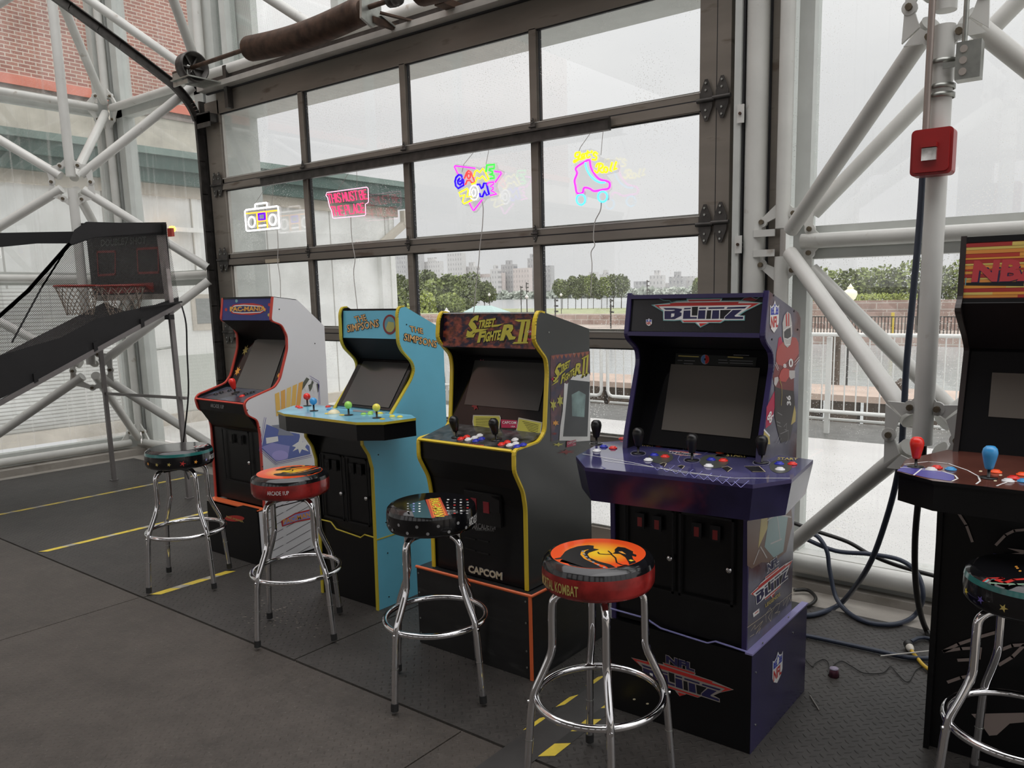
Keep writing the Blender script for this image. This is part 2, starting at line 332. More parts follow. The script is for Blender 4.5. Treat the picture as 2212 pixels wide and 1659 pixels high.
for k in range(90):
    cx, cy = rr.gauss(3.18, 0.13), rr.gauss(-1.83, 0.10); L = rr.uniform(0.004, 0.012); a = rr.uniform(0, PI)
    sc_.flat([(cx+L*math.cos(a+q), cy+0.5*L*math.sin(a+q), 0.0001) for q in (0, PI/2, PI, 3*PI/2)], m_scuff)
tag(sc_.build('dried_spill', org=(3.18, -1.83, 0)), 'pale dried speckles on the mat beneath the red stool by the blue cabinet', 'spill', kind='stuff')

# ================================================================ glazing
G_left = glass_mat('left_wall_glass', drops=0.25, dscale=60, streak=0.2, haze=0.04)
G_door = glass_mat('door_glass', drops=0.45, dscale=46, haze=0.01)
G_low = glass_mat('wet_door_glass', drops=0.9, dscale=46, streak=0.12, haze=0.06)
G_right = glass_mat('rain_spotted_glass', drops=0.5, dscale=52, streak=0.06, haze=0.02)
G_frit = glass_mat('dotted_frit_glass', drops=0.15, frit=0.35)
TR = 0.037
OX = [-1.90, -0.19, 1.53, 3.24, 4.96, 6.67, 8.38]      # outer node columns along the window wall
OZ = [0.11, 1.78, 3.42, 5.05]
OYL = [0.0, -1.72, -3.43, -5.14]                          # outer node columns along the left wall
IZ = [0.97, 2.54, 4.18]
G_ll = glass_mat('lower_left_glass', drops=0.3, streak=0.25, haze=0.07)
# left glass wall
lw = thing('window_1', 'tall glazed side wall at the left with pale green grey mullions', 'window', (-2.02, -0.8, 0)); lw['kind'] = 'structure'
for j in range(4):
    z0 = [0.14, 1.78, 3.42, 5.05][j]; z1 = [1.78, 3.42, 5.05, 6.6][j]
    for i in range(3):
        MB().box(-2.035, -2.025, OYL[i+1], OYL[i], z0, z1, G_left if j else G_ll).build('glass_pane', lw)
for i in range(4):
    MB().box(-2.08, -1.98, OYL[i]-0.045, OYL[i]+0.045, 0, 6.6, m_mull).build('mullion', lw)
for z in OZ: MB().box(-2.07, -1.97, -5.2, 0, z-0.06, z+0.06, m_mull).build('transom', lw)
MB().box(-2.15, -1.78, -5.2, 0.0, -0.012, 0.05, m_conc).build('sill', lw)
# window wall, bay between corner and door
b2 = thing('window_2', 'glazed bay between the corner and the sectional door, dark streaks on glass', 'window', (-1.1, 0.1, 0)); b2['kind'] = 'structure'
for j in range(4):
    z0 = [0.14, 1.78, 3.42, 5.05][j]; z1 = [1.78, 3.42, 5.05, 6.6][j]
    MB().box(-1.9, -0.3, 0.095, 0.105, z0, z1, G_left).build('glass_pane', b2)
for x0, x1 in ((-1.96, -1.90), (-1.84, -1.72), (-0.42, -0.28), (-0.24, -0.06)):
    MB().box(x0, x1, 0.05, 0.17, 0, 6.6, m_mull).build('mullion', b2)
MB().box(-1.90, -1.845, 0.10, 0.16, 0, 6.6, m_gasket).build('gasket', b2)
for z in OZ[1:]: MB().box(-1.9, -0.25, 0.05, 0.15, z-0.085, z+0.05, m_mull).build('transom', b2)
MB().box(-2.0, -0.22, 0.0, 0.25, -0.012, 0.07, m_conc).build('sill', b2)
# above the door
b3 = thing('window_3', 'upper glazing above the sectional door with a fine dotted pattern', 'window', (2.2, 0.1, 3.5)); b3['kind'] = 'structure'
for i in range(4): MB().box(OX[i+1], OX[i+2], 0.10, 0.11, 3.46, 6.6, G_frit).build('glass_pane', b3)
for x in (0.10, 1.53, 3.24): MB().box(x-0.04, x+0.04, 0.05, 0.15, 3.46, 6.6, m_mull).build('mullion', b3)
MB().box(-0.06, 0.34, 0.16, 0.22, 3.4, 6.6, m_mull).build('mullion', b3)
# right hand bays
b4 = thing('window_4', 'rain spotted glass bays right of the sectional door', 'window', (6.5, 0.1, 0)); b4['kind'] = 'structure'
for i in (4, 5):
    for j in range(4):
        z0 = [0.16, 1.78, 3.42, 5.05][j]; z1 = [1.78, 3.42, 5.05, 6.6][j]
        MB().box(OX[i], OX[i+1], 0.10, 0.11, z0, z1, G_right).build('glass_pane', b4)
MB().box(5.0, 5.075, 0.05, 0.15, 0, 6.6, m_mull).build('mullion', b4)
MB().box(6.63, 6.71, 0.05, 0.15, 0, 6.6, m_mull).build('mullion', b4)
MB().box(8.34, 8.42, 0.05, 0.15, 0, 6.6, m_mull).build('mullion', b4)
for z in OZ[1:]: MB().box(5.0, 8.4, 0.045, 0.15, z-0.085, z+0.075, m_mull).build('transom', b4)
MB().box(4.9, 8.4, 0.02, 0.2, -0.012, 0.16, m_white).build('sill', b4)
MB().box(4.9, 8.4, -0.05, 0.02, -0.012, 0.03, m_conc).build('kerb', b4)

# ================================================================ space frame
def frame_tube(a, b, parent, r=TR, cut=0.10, m=None, cut2=None):
    a = Vec(a); b = Vec(b); d = (b-a).normalized(); a2 = a+d*cut; b2_ = b-d*(cut if cut2 is None else cut2)
    mb = MB(); mb.tube([a2, b2_], r, m or m_white, 20)
    return mb.build('tube', parent)
def node(c, dirs, parent, r0=0.10):
    """gusset ears and bolts between neighbouring tubes that share the plane with normal nrm"""
    c = Vec(c)
    for nrm, ds in dirs:
        nrm = Vec(nrm); u = nrm.orthogonal().normalized(); v = nrm.cross(u)
        ds = sorted([Vec(d).normalized() for d in ds], key=lambda d: math.atan2(d.dot(v), d.dot(u)))
        n = len(ds)
        for i in range(n):
            a, b = ds[i], ds[(i+1) % n]; ang = a.angle(b)
            if ang > 2.0 or (n == 2 and i == 1): continue
            h = (a+b).normalized(); q = r0+0.03; bc = c+h*(q+0.022); mb = MB(); t = nrm*0.007
            for e in (a, b):
                pts = [c+e*(q+0.005)+h*0.005, c+e*(q+0.075)+h*0.012, bc+h*0.016, bc-h*0.014]
                mb.add([p-t for p in pts]+[p+t for p in pts], [(0, 1, 2, 3), (7, 6, 5, 4)]+[(j, (j+1) % 4, 4+(j+1) % 4, 4+j) for j in range(4)], m_white)
            mb.tube([bc-t*1.3, bc+t*1.3], 0.027, m_white, 14)
            o = mb.build('gusset', parent)
            MB().cyl(bc-nrm*0.024, bc+nrm*0.024, 0.0125, m_bolt, 8).build('bolt', o)
fr = thing('space_frame', 'white tubular steel space frame along the left corner and glass side wall', 'steel frame', (-1.9, 0, 0), 'white space frames inside the glass walls')
IL = (-0.84, -0.86)
for z in OZ:
    for i in range(2): frame_tube((-1.9, OYL[i], z), (-1.9, OYL[i+1], z), fr)
    frame_tube((-1.9, 0, z), (-0.19, 0, z), fr)
for k in range(3):
    frame_tube((-1.9, 0, OZ[k]), (-1.9, 0, OZ[k+1]), fr); frame_tube((-1.9, -1.72, OZ[k]), (-1.9, -1.72, OZ[k+1]), fr)
    if k == 2: frame_tube((-0.19, 0, OZ[k]), (-0.19, 0, OZ[k+1]), fr)
for k, z in enumerate(IZ):
    c = Vec((*IL, z))
    outs = [(-1.9, 0), (-1.9, -1.72), (-0.19, 0)]
    for (ox, oy) in outs:
        for zz in (OZ[k], OZ[k+1]): frame_tube(c, (ox, oy, zz), fr)
    for zz in (OZ[k], OZ[k+1]): frame_tube(c, (-0.19, -1.72, zz) if k == 9 else (-1.9, -1.72, zz), fr) if False else None
    if k < 2: frame_tube(c, (*IL, IZ[k+1]), fr, cut=0.05)
    # bay toward the camera
    if k < 2: frame_tube((-0.84, -2.58, z), (-1.9, -1.72, OZ[k+1]), fr)
    ds = [Vec((-0.19, 0, OZ[k+1]))-c, Vec((-0.19, 0, OZ[k]))-c, Vec((-1.9, -1.72, OZ[k]))-c, Vec((-1.9, -1.72, OZ[k+1]))-c]
    nn = (Vec((1, -1, 0))).normalized()
    pr = [(d-nn*d.dot(nn)) for d in ds]
    node(c, [(nn, pr+([Z] if k < 2 else [])+([-Z] if k > 0 else []))], fr)
for z in OZ:
    node((-1.9, 0, z), [(Y, [X, Z]+([-Z] if z > 1 else [])), (X, [-Y, Z]+([-Z] if z > 1 else []))], fr)
for q_ in ((-0.19, 0, 3.42), (1.53, 0, 3.42)): frame_tube((0.67, -0.86, 4.18), q_, fr)
tb = frame_tube((-0.19, 0.0, 3.43), (4.96, 0.0, 3.43), fr, r=0.045); tb.name = 'lintel_tube'
f2 = thing('space_frame', 'white tubular steel space frame with bolted node right of the sectional door', 'steel frame', (4.96, 0, 0), 'white space frames inside the glass walls')
for i in (4, 5):
    for z in OZ: frame_tube((OX[i], 0, z), (OX[i+1], 0, z), f2, r=0.037 if z > 1 else 0.05)
for k in range(3):
    frame_tube((4.96, 0, OZ[k]), (4.96, 0, OZ[k+1]), f2, cut=0.07); frame_tube((6.67, 0, OZ[k]), (6.67, 0, OZ[k+1]), f2)
for k, z in enumerate(IZ):
    for ix in (5.82, 7.53):
        c = Vec((ix, -0.75, z))
        for ox in (ix-0.86, ix+0.85):
            for zz in (OZ[k], OZ[k+1]): frame_tube(c, (ox, 0, zz), f2, cut=0.09, cut2=0.10)
        ds = [Vec((ox, -0.4, zz))-c for ox in (ix-0.86, ix+0.85) for zz in (OZ[k], OZ[k+1])]
        node(c, [(Y, [d-Y*d.dot(Y) for d in ds]+([Z] if k < 2 else [])+([-Z] if k else []))], f2, 0.07)
        if k < 2: frame_tube(c, (ix, -0.75, IZ[k+1]), f2, cut=-0.03, cut2=0.08)
for (a, b) in (((4.96, 0.03, 1.78), (6.67, 0.03, 3.42)), ((4.96, 0.03, 1.78), (6.67, 0.03, 0.11))): frame_tube(a, b, f2, cut=0.2, cut2=0.2)
for z in OZ[1:3]: node((4.96, 0, z), [(Y, [X, Z, -Z, Vec((1, 0, 1)), Vec((1, 0, -1)), -X])], f2)
MB().bar((4.82, -0.03, 1.83), (4.93, -0.03, 1.83), 0.012, 0.035, m_white).build('lug_plate', f2)
MB().bar((4.82, -0.03, 1.73), (4.93, -0.03, 1.73), 0.012, 0.035, m_white).build('lug_plate', f2)
# door jamb columns on the right
j = MB(); j.tube([(4.80, 0.02, 0), (4.80, 0.02, 6.5)], 0.056, m_white, 24); struct(j.build('trim_1'), 'round white column right of the sectional door')
j = MB(); j.box(4.862, 4.925, 0.06, 0.14, 0, 6.5, m_alu); j.box(4.852, 4.862, 0.05, 0.1, 0, 6.5, m_gasket); struct(j.build('trim_2'), 'dull brown flat post between two white columns')
# outside reveal around the door
j = MB(); j.box(-0.25, -0.03, 0.07, 0.40, 0, 3.35, m_mull); j.box(-0.25, 4.95, 0.07, 0.40, 3.14, 3.35, m_mull); j.box(4.66, 4.9, 0.15, 0.40, 0, 3.35, m_mull)
struct(j.build('trim_3'), 'pale outer frame around the sectional door opening')

# ================================================================ sectional door
dr = thing('door_1', 'large glazed sectional overhead door with brown aluminium rails', 'door', (2.25, 0.02, 0)); dr['kind'] = 'structure'
CW = 1.1285; ZR = [0.045, 0.635, 1.269, 1.897, 2.530, 3.165]
MB().box(-0.19, 0.02, 0, 0.05, 0.0, 3.22, m_alu).build('left_stile', dr)
s_ = MB(); s_.box(4.49, 4.665, 0, 0.05, 0.0, 3.6, m_alu); s_.box(4.585, 4.589, -0.001, 0, 0.0, 3.6, m_gasket); s_.build('right_stile', dr)
for i, z in enumerate(ZR):
    hh = 0.05 if 0 < i < 5 else 0.055
    mb = MB(); mb.box(0.0, 4.51, 0, 0.045, z-hh, z+(0.11 if i == 5 else hh), m_alu)
    if 0 < i < 5:
        mb.box(0.0, 4.51, -0.006, 0, z+0.004, z+0.010, m_gasket); mb.box(0.0, 4.51, -0.012, 0, z-0.046, z+0.002, m_alu)
        mb.box(0.0, 4.51, -0.002, 0.0, z+hh-0.006, z+hh, m_alul)
    mb.box(0.02, 4.49, 0.028, 0.04, z+hh, z+hh+0.012, m_alul); mb.box(0.02, 4.49, 0.012, 0.028, z-hh-0.007, z-hh, m_gasket)
    mb.build('rail', dr)
for i in range(1, 4):
    x = i*CW
    for k in range(5):
        mb = MB(); mb.box(x-0.03, x+0.022, 0.0, 0.045, ZR[k]+0.05, ZR[k+1]-0.05, m_alu); mb.box(x+0.022, x+0.030, 0.02, 0.045, ZR[k]+0.05, ZR[k+1]-0.05, m_alul)
        mb.box(x+0.030, x+0.036, 0.015, 0.04, ZR[k]+0.05, ZR[k+1]-0.05, m_gasket); mb.build('mullion', dr)
MB().box(0.02, 0.03, 0.02, 0.045, 0.1, 3.11, m_alul).build('glazing_bead', dr)
for i in range(4):
    for k in range(5):
        MB().box(i*CW+0.02, (i+1)*CW-0.02, 0.022, 0.028, ZR[k]+0.05, ZR[k+1]-0.045, G_low if k == 0 else G_door).build('glass_pane', dr)
def hinge(x, z, dbl=False, small=False):
    mb = MB(); s = 0.5 if small else 1
    poly = [(-0.008, 0.105), (0.008, 0.105), (0.036, 0.035), (0.036, 0.0), (-0.036, 0.0), (-0.036, 0.035)]
    for sg in (1, -1):
        mb.prism([(p[0]*s, p[1]*s) for p in poly], (x, -0.013, z), X, Z*sg, 0.004*sg, m_darkst)
        for q in (0.085, 0.05): mb.cyl((x, -0.018, z+sg*q*s), (x, -0.024, z+sg*q*s), 0.006*s, m_galv, 8)
    mb.cyl((x-0.05*s, -0.02, z), (x+0.05*s, -0.02, z), 0.012*s, m_darkst, 10); return mb.build('hinge', dr)
for z in ZR[1:5]:
    hinge(4.535, z); hinge(4.625, z+0.005); hinge(-0.03, z); hinge(-0.10, z)
    for i in range(1, 4): hinge(i*CW, z+0.02, small=True)
mb = MB(); mb.box(-0.19, -0.0, -0.08, 0.0, 3.04, 3.11, m_darkst); mb.box(-0.19, 0.0, -0.08, -0.07, 3.0, 3.12, m_darkst); mb.build('corner_bracket', dr)
mb = MB(); mb.box(0.55, 0.74, -0.014, -0.011, 1.845, 1.875, mat('old_masking_tape', (0.5, 0.44, 0.33), 0.7)); mb.build('masking_tape', dr)
mb = MB(); mb.box(2.2, 4.4, -0.014, -0.011, 2.465, 2.525, m_alul); 
# tracks
tk = thing('door_track', 'dark curved steel roller track left of the sectional door rising to the roof', 'track', (-0.25, -0.03, 0))
pts = [(-0.25, -0.03, 0.0), (-0.25, -0.03, 2.95), (-0.25, -0.045, 3.08), (-0.25, -0.10, 3.20), (-0.25, -0.20, 3.31), (-0.25, -0.34, 3.40), (-0.25, -1.0, 3.75), (-0.25, -2.6, 4.55)]
p2 = smooth_path(pts[:1]+[(-0.25, -0.03, 1.5)]+pts[1:], 5); mb = MB()
for a, b in zip(p2, p2[1:]):
    d = (Vec(b)-Vec(a)).normalized(); n_ = X.cross(d)
    mb.obox((Vec(a)+Vec(b))/2, (Vec(b)-Vec(a))*0.51, X*0.003, n_*0.034, m_darkst)
    for sg in (-1, 1): mb.obox((Vec(a)+Vec(b))/2+n_*0.034*sg+X*0.014, (Vec(b)-Vec(a))*0.51, X*0.014, n_*0.004, m_darkst)
mb.build('rail_channel', tk)
MB().box(-0.275, -0.255, -0.005, 0.05, 0.0, 3.25, m_darkst).build('angle_bracket', tk)
tk2 = thing('door_track', 'pale green grey vertical roller track right of the sectional door', 'track', (4.72, -0.02, 0))
MB().box(4.70, 4.735, -0.035, -0.01, 0.0, 3.8, m_mull).build('rail_channel', tk2); MB().box(4.740, 4.748, -0.02, 0.03, 0.0, 3.8, m_gasket).build('gap_strip', tk2)
for z in (0.5, 1.2, 1.78, 2.43, 3.1):
    o = MB().box(4.722, 4.758, -0.045, -0.036, z-0.045, z+0.045, m_white).build('clip_plate', tk2); MB().cyl((4.74, -0.046, z), (4.74, -0.054, z), 0.008, m_rust, 8).build('bolt', o)
# header and torsion spring
mb = MB(); mb.box(-0.12, 4.9, -0.10, -0.01, 3.285, 3.325, m_alul); mb.box(-0.12, 4.9, -0.02, 0.0, 3.275, 3.29, m_gasket); mb.box(-0.12, 4.9, -0.02, 0.03, 3.325, 3.40, m_darkst); struct(mb.build('trim_4'), 'angle header above the sectional door')
sp = thing('torsion_spring_shaft', 'rusty torsion spring shaft with cable drum above the sectional door', 'door spring', (0.2, -0.3, 3.39))
MB().cyl((-0.10, -0.3, 3.39), (4.9, -0.3, 3.39), 0.016, m_rust, 12).build('shaft', sp)
def coil(x0, x1, sag):
    prof = []; n = 90; c = []
    mb = MB(); pts = []; rs = []
    for i in range(n*2+1):
        t = i/(n*2); x = lerp(x0, x1, t); e = min(t, 1-t); r = 0.088 if i % 2 else 0.082
        if e < 0.02: r *= 0.72+14*e
        pts.append((x, -0.3, 3.385-sag*math.sin(PI*t))); rs.append(r)
    mb.tube(pts, rs, m_rust, 20); return mb.build('spring', sp)
coil(0.95, 2.24, 0.035); coil(2.73, 4.3, 0.03)
MB().lathe([(0.03, 0), (0.115, 0.0), (0.115, 0.10), (0.105, 0.10), (0.10, 0.02), (0.03, 0.02)], m_darkst, (0.13, -0.3, 3.39), 28, ax=(1, 0, 0)).build('cable_drum', sp)
mb = MB()
for k in range(6):
    a = k*PI/3; mb.bar((0.17, -0.3+0.02*math.cos(a), 3.39+0.02*math.sin(a)), (0.17, -0.3+0.11*math.cos(a), 3.39+0.11*math.sin(a)), 0.012, 0.02, m_darkst, up=(1, 0, 0))
mb.build('drum_spokes', sp)
mb = MB(); mb.box(-0.02, 0.25, -0.38, -0.02, 3.30, 3.31, m_galv); mb.box(0.20, 0.245, -0.05, 0.0, 3.12, 3.45, m_darkst); mb.box(-0.02, 0.2, -0.36, -0.35, 3.26, 3.36, m_galv); mb.build('end_bracket', sp)
for x, w_ in ((2.28, 0.02), (4.4, 0.02)):
    mb = MB(); mb.prism([(-0.07, -0.08), (0.02, -0.12), (0.10, -0.05), (0.10, 0.06), (0.0, 0.09), (-0.06, 0.06)], (x, -0.3, 3.39), Y, Z, 0.02, m_galv)
    mb.box(x, x+0.03, -0.28, -0.02, 3.30, 3.34, m_rust); mb.bar((x+0.06, -0.25, 3.36), (x+0.2, -0.06, 3.32), 0.03, 0.012, m_rust); mb.bar((x+0.02, -0.22, 3.36), (x+0.02, -0.08, 3.31), 0.04, 0.012, m_galv); mb.build('centre_bracket', sp)
mb = MB(); mb.lathe([(0.016, -0.05), (0.045, -0.045), (0.05, -0.01), (0.03, 0.0), (0.05, 0.01), (0.045, 0.045), (0.016, 0.05)], m_darkst, (2.53, -0.3, 3.39), 14, ax=(1, 0, 0)); mb.build('coupling', sp)
mb = MB(); mb.box(2.78, 2.86, -0.2, -0.02, 3.32, 3.36, m_rust); mb.bar((2.80, -0.12, 3.33), (2.80, -0.24, 3.36), 0.05, 0.012, m_galv); mb.build('support_angle', sp)
# ================================================================ outside
m_wet = mat('wet_pale_paving', (0.68, 0.66, 0.64), 0.22, noise=0.08, nscale=1.2, bump=0.05, bscale=40)
m_dkpave = mat('dark_wet_kerb', (0.11, 0.11, 0.10), 0.35, noise=0.4, nscale=9)
m_rail = mat('white_railing_paint', (0.8, 0.8, 0.78), 0.4)
m_water = mat('grey_lake_water', (0.42, 0.44, 0.44), 0.15, bump=1.0, bscale=1.6, noise=0.12, nscale=0.7, stretch=(1, 3, 1))
m_siding = brick_mat('white_board_siding', (0.90, 0.90, 0.88), (0.86, 0.86, 0.84), (0.5, 0.49, 0.46), 1.0, 1.1, 3.2, 0.012, 'YZ', 0.6)
m_shutter = brick_mat('white_roller_shutter', (0.80, 0.80, 0.77), (0.76, 0.76, 0.74), (0.42, 0.41, 0.38), 1.0, 9, 0.042, 0.007, 'YZ', 0.5)
m_green = mat('dull_green_fascia', (0.085, 0.135, 0.118), 0.5, noise=0.2, nscale=3)
m_greenl = mat('pale_green_fascia_edge', (0.22, 0.29, 0.26), 0.5, noise=0.15, nscale=3)
m_brick = brick_mat('red_brick', (0.46, 0.20, 0.15), (0.34, 0.13, 0.10), (0.66, 0.55, 0.46), 1.0, 0.15, 0.052, 0.007, 'YZ', 0.85)
m_coral = mat('coral_painted_band', (0.72, 0.22, 0.15), 0.7, noise=0.1, nscale=5)
m_stone = mat('weathered_stone_coping', (0.55, 0.50, 0.43), 0.8, noise=0.15, nscale=4)
m_win = mat('dark_grey_window_pane', (0.25, 0.26, 0.25), 0.15)
m_door = mat('white_door_paint', (0.84, 0.84, 0.81), 0.5, noise=0.05, nscale=3, dirt=(0.6, 0.57, 0.5), dscale=5, dthr=0.66)
m_grass = mat('grass', (0.34, 0.36, 0.20), 0.9, noise=0.3, nscale=0.6)
m_pink = mat('pinkish_timber_cap', (0.52, 0.40, 0.33), 0.8, noise=0.15, nscale=2)
m_pile = mat('dark_timber_pile', (0.10, 0.075, 0.055), 0.8, noise=0.5, nscale=5)
m_fence = mat('black_iron_fence', (0.04, 0.035, 0.03), 0.5)
m_rbrick = brick_mat('pink_brown_terrace_wall', (0.42, 0.30, 0.26), (0.50, 0.38, 0.33), (0.6, 0.55, 0.5), 1.0, 1.2, 0.4, 0.03, 'XZ', 0.9)
m_soil = mat('brown_pink_paving', (0.42, 0.35, 0.30), 0.9, noise=0.3, nscale=0.5)
m_leaf = [mat('olive_leaves', (0.13, 0.155, 0.06), 0.8, noise=0.35, nscale=2), mat('mid_green_leaves', (0.21, 0.25, 0.08), 0.8, noise=0.35, nscale=2), mat('yellow_green_leaves', (0.33, 0.38, 0.10), 0.8, noise=0.3, nscale=2)]
m_trunk = mat('tree_bark', (0.09, 0.075, 0.06), 0.9, noise=0.3)
pv = MB(); pv.box(-3.7, 30, 0.12, 4.4, -0.3, -0.02, m_wet); struct(pv.build('ground_1'), 'wet pale promenade paving outside')
pv = MB(); pv.box(-8, 30, 4.4, 5.6, -0.3, -0.02, m_dkpave); struct(pv.build('ground_2'), 'dark wet strip under the railing')
MBw = MB(); MBw.box(-900, 400, 5.6, 1500, -1.6, -1.3, m_water); o = MBw.build('water'); struct(o, 'choppy grey harbour water')
# lower timber dock beyond the railing
dk = thing('timber_dock', 'low dock with pinkish plank cap over dark timber piles beyond the railing', 'dock', (-1, 6.5, -1.3))
MB().box(-9, 5.4, 6.2, 7.3, 0.15, 0.23, m_pink).build('plank_cap', dk)
for i in range(30):
    x = -8.8+i*0.48; MB().box(x, x+0.40, 6.35, 6.5, -1.5, 0.15, m_pile).build('pile', dk)
for i, (px, py, yy, lab) in enumerate(((1805, 726, 7.5, 'tall dark mooring post standing in the water behind the white railing'), (1945, 828, 6.9, 'short dark mooring post beside the vertical white tube'))):
    q = P(px, py, 1, yy); mb = MB(); mb.tube([(q.x, yy, -1.5), (q.x, yy, q.z)], 0.075 if i == 0 else 0.10, m_pile, 12); mb.lathe([(0.08, 0), (0.0, 0.07)], m_pile, q, 12)
    tag(mb.build('mooring_post', org=(q.x, yy, -1.5)), lab, 'post')
# railing panels
def rail_panel(x0, x1, y, label):
    t = thing('railing_panel', label, 'railing', ((x0+x1)/2, y, -0.02), 'white picket railing panels along the water')
    zt, zb, r = 1.07, 0.23, 0.022; c = 0.07
    loop = [(x0+c, zb), (x1-c, zb), (x1-0.02, zb+0.02), (x1, zb+c), (x1, zt-c), (x1-0.02, zt-0.02), (x1-c, zt), (x0+c, zt), (x0+0.02, zt-0.02), (x0, zt-c), (x0, zb+c), (x0+0.02, zb+0.02)]
    MB().tube([(a, y, b) for a, b in loop], r, m_rail, 8, closed=True).build('rail_frame', t)
    n = int((x1-x0)/0.118); 
    for i in range(1, n):
        x = x0+(x1-x0)*i/n; MB().cyl((x, y, zb), (x, y, zt), 0.0085, m_rail, 6).build('picket', t)
    for x in (x0+(x1-x0)*0.18, x0+(x1-x0)*0.82):
        MB().box(x-0.025, x+0.025, y+0.03, y+0.08, -0.02, zt-0.03, m_rail).build('post', t)
    MB().cyl((x0, y+0.05, 0.14), (x1, y+0.05, 0.14), 0.016, m_rail, 8).build('lower_rail', t)
xs = [-6.43, -4.01, -1.59, 0.83, 3.25, 5.67, 8.09]
labs = ['behind the white outbuilding corner', 'left of the blue cabinet seen through the door', 'seen between the blue and black cabinets', 'seen between the black and purple edged cabinets', 'behind the diagonal tube', 'beyond the right edge cabinet']
for i in range(len(xs)-1): rail_panel(xs[i]+0.05, xs[i+1]-0.05, 4.72, 'white picket railing panel at the waterside, '+labs[i])
# ---- outbuilding to the left
SX = -3.6
ob = thing('outbuilding', 'long white boarded outbuilding with green fascia close outside the left glass wall', 'building', (SX-2, -1, 0))
wl = MB(); wl.box(SX-4, SX, -12, 5.25, -0.02, 3.0, m_siding); wl.build('wall', ob)
fa = MB(); fa.box(SX-4, SX+0.16, -12, 5.45, 3.0, 3.16, m_green); fa.box(SX-4, SX+0.22, -12, 5.5, 3.16, 3.32, m_green); fa.box(SX-4, SX+0.26, -12, 5.52, 3.32, 3.40, m_greenl); fa.box(SX-4, SX+0.20, -12, 5.5, 3.275, 3.29, m_greenl); fa.build('fascia', ob)
MB().box(SX, SX+0.05, -12, 5.3, 2.86, 3.0, m_stone).build('eaves_board', ob)
sh = MB(); sh.box(SX, SX+0.03, -6, 0.62, 0.1, 1.72, m_shutter); sh.build('roller_shutter', ob)
MB().box(SX, SX+0.10, -12, 5.25, -0.02, 0.12, m_stone).build('plinth', ob)
for y in (5.12, 1.75, 0.9): MB().box(SX, SX+0.03, y, y+0.08, 0.1, 2.9, m_door).build('corner_board', ob)
la, lb_ = P(378, 490, 0, SX+.1), P(440, 503, 0, SX+.1); MB().box(SX, SX+0.10, la.y, lb_.y, lb_.z, la.z, m_door).build('conduit_box', ob)
d_ = MB().box(SX, SX+0.04, 1.0, 1.98, 0.1, 1.95, m_door).build('door', ob)
MB().box(SX+0.04, SX+0.06, 1.35, 1.95, 0.14, 0.86, mat('patterned_kick_plate', (0.55, 0.57, 0.52), 0.4, bump=0.5, bscale=60)).build('kick_plate', d_)
wi = MB(); wa, wb_ = P(411, 636, 0, SX+.05), P(462, 712, 0, SX+.05); wi.box(SX+0.04, SX+0.06, wa.y, 2.1, wb_.z, wa.z, m_stone); wi.build('window_frame', d_)
wa, wb_ = P(422, 645, 0, SX+.06), P(460, 698, 0, SX+.06); MB().box(SX+0.055, SX+0.065, wa.y, 2.05, wb_.z, wa.z, m_win).build('window_pane', d_)
MB().tube([(SX+0.04, 1.08, 0.96), (SX+0.09, 1.08, 0.96), (SX+0.09, 1.32, 0.98), (SX+0.04, 1.32, 0.98)], 0.015, m_galv, 8).build('push_bar', d_)
MB().box(SX+0.04, SX+0.05, 1.02, 1.1, 1.2, 1.4, m_galv).build('lock_plate', d_)
lp = MB(); lp.lathe([(0, 0.04), (0.03, 0.035), (0.045, 0.0), (0.03, -0.03), (0, -0.035)], glow('amber_lamp', (1.0, 0.42, 0.03), 6.0), P(372, 495, 0, SX+0.2), 14); lp.build('amber_lamp', ob)
dp = MB(); dp.bar((SX+0.2, 5.3, 2.95), (SX+0.2, 5.3, 2.72), 0.1, 0.1, m_stone, up=X); dp.bar((SX+0.2, 5.3, 2.75), (SX+0.06, 4.92, 2.42), 0.1, 0.1, m_stone, up=X); dp.box(SX, SX+0.1, 4.85, 4.97, 0, 2.45, m_siding); dp.build('downspout', ob)
fr_ = MB(); fr_.tube([(SX+0.03, 2.45, 0.1), (SX+0.03, 2.45, 2.2), (SX+0.03, 4.4, 2.2)], 0.014, mat('grey_conduit', (0.35, 0.34, 0.32), 0.5), 6); fr_.build('wall_conduit', ob)
bb = thing('brick_building', 'red brick building with coral band rising behind the white outbuilding', 'building', (-8, 0, 0))
MB().box(-12, -6.3, -14, 3.72, 0, 4.42, m_stone).build('stone_base', bb)
MB().box(-12, -6.28, -14, 3.74, 4.42, 4.53, mat('dark_brown_course', (0.22, 0.17, 0.15), 0.9, noise=0.4, nscale=6)).build('dark_course', bb)  # darker brown strip directly under the coral band
MB().box(-12, -6.25, -14, 3.76, 4.53, 4.66, m_coral).build('coral_band', bb)
MB().box(-12, -6.3, -14, 3.72, 4.66, 14, m_brick).build('brick_wall', bb)
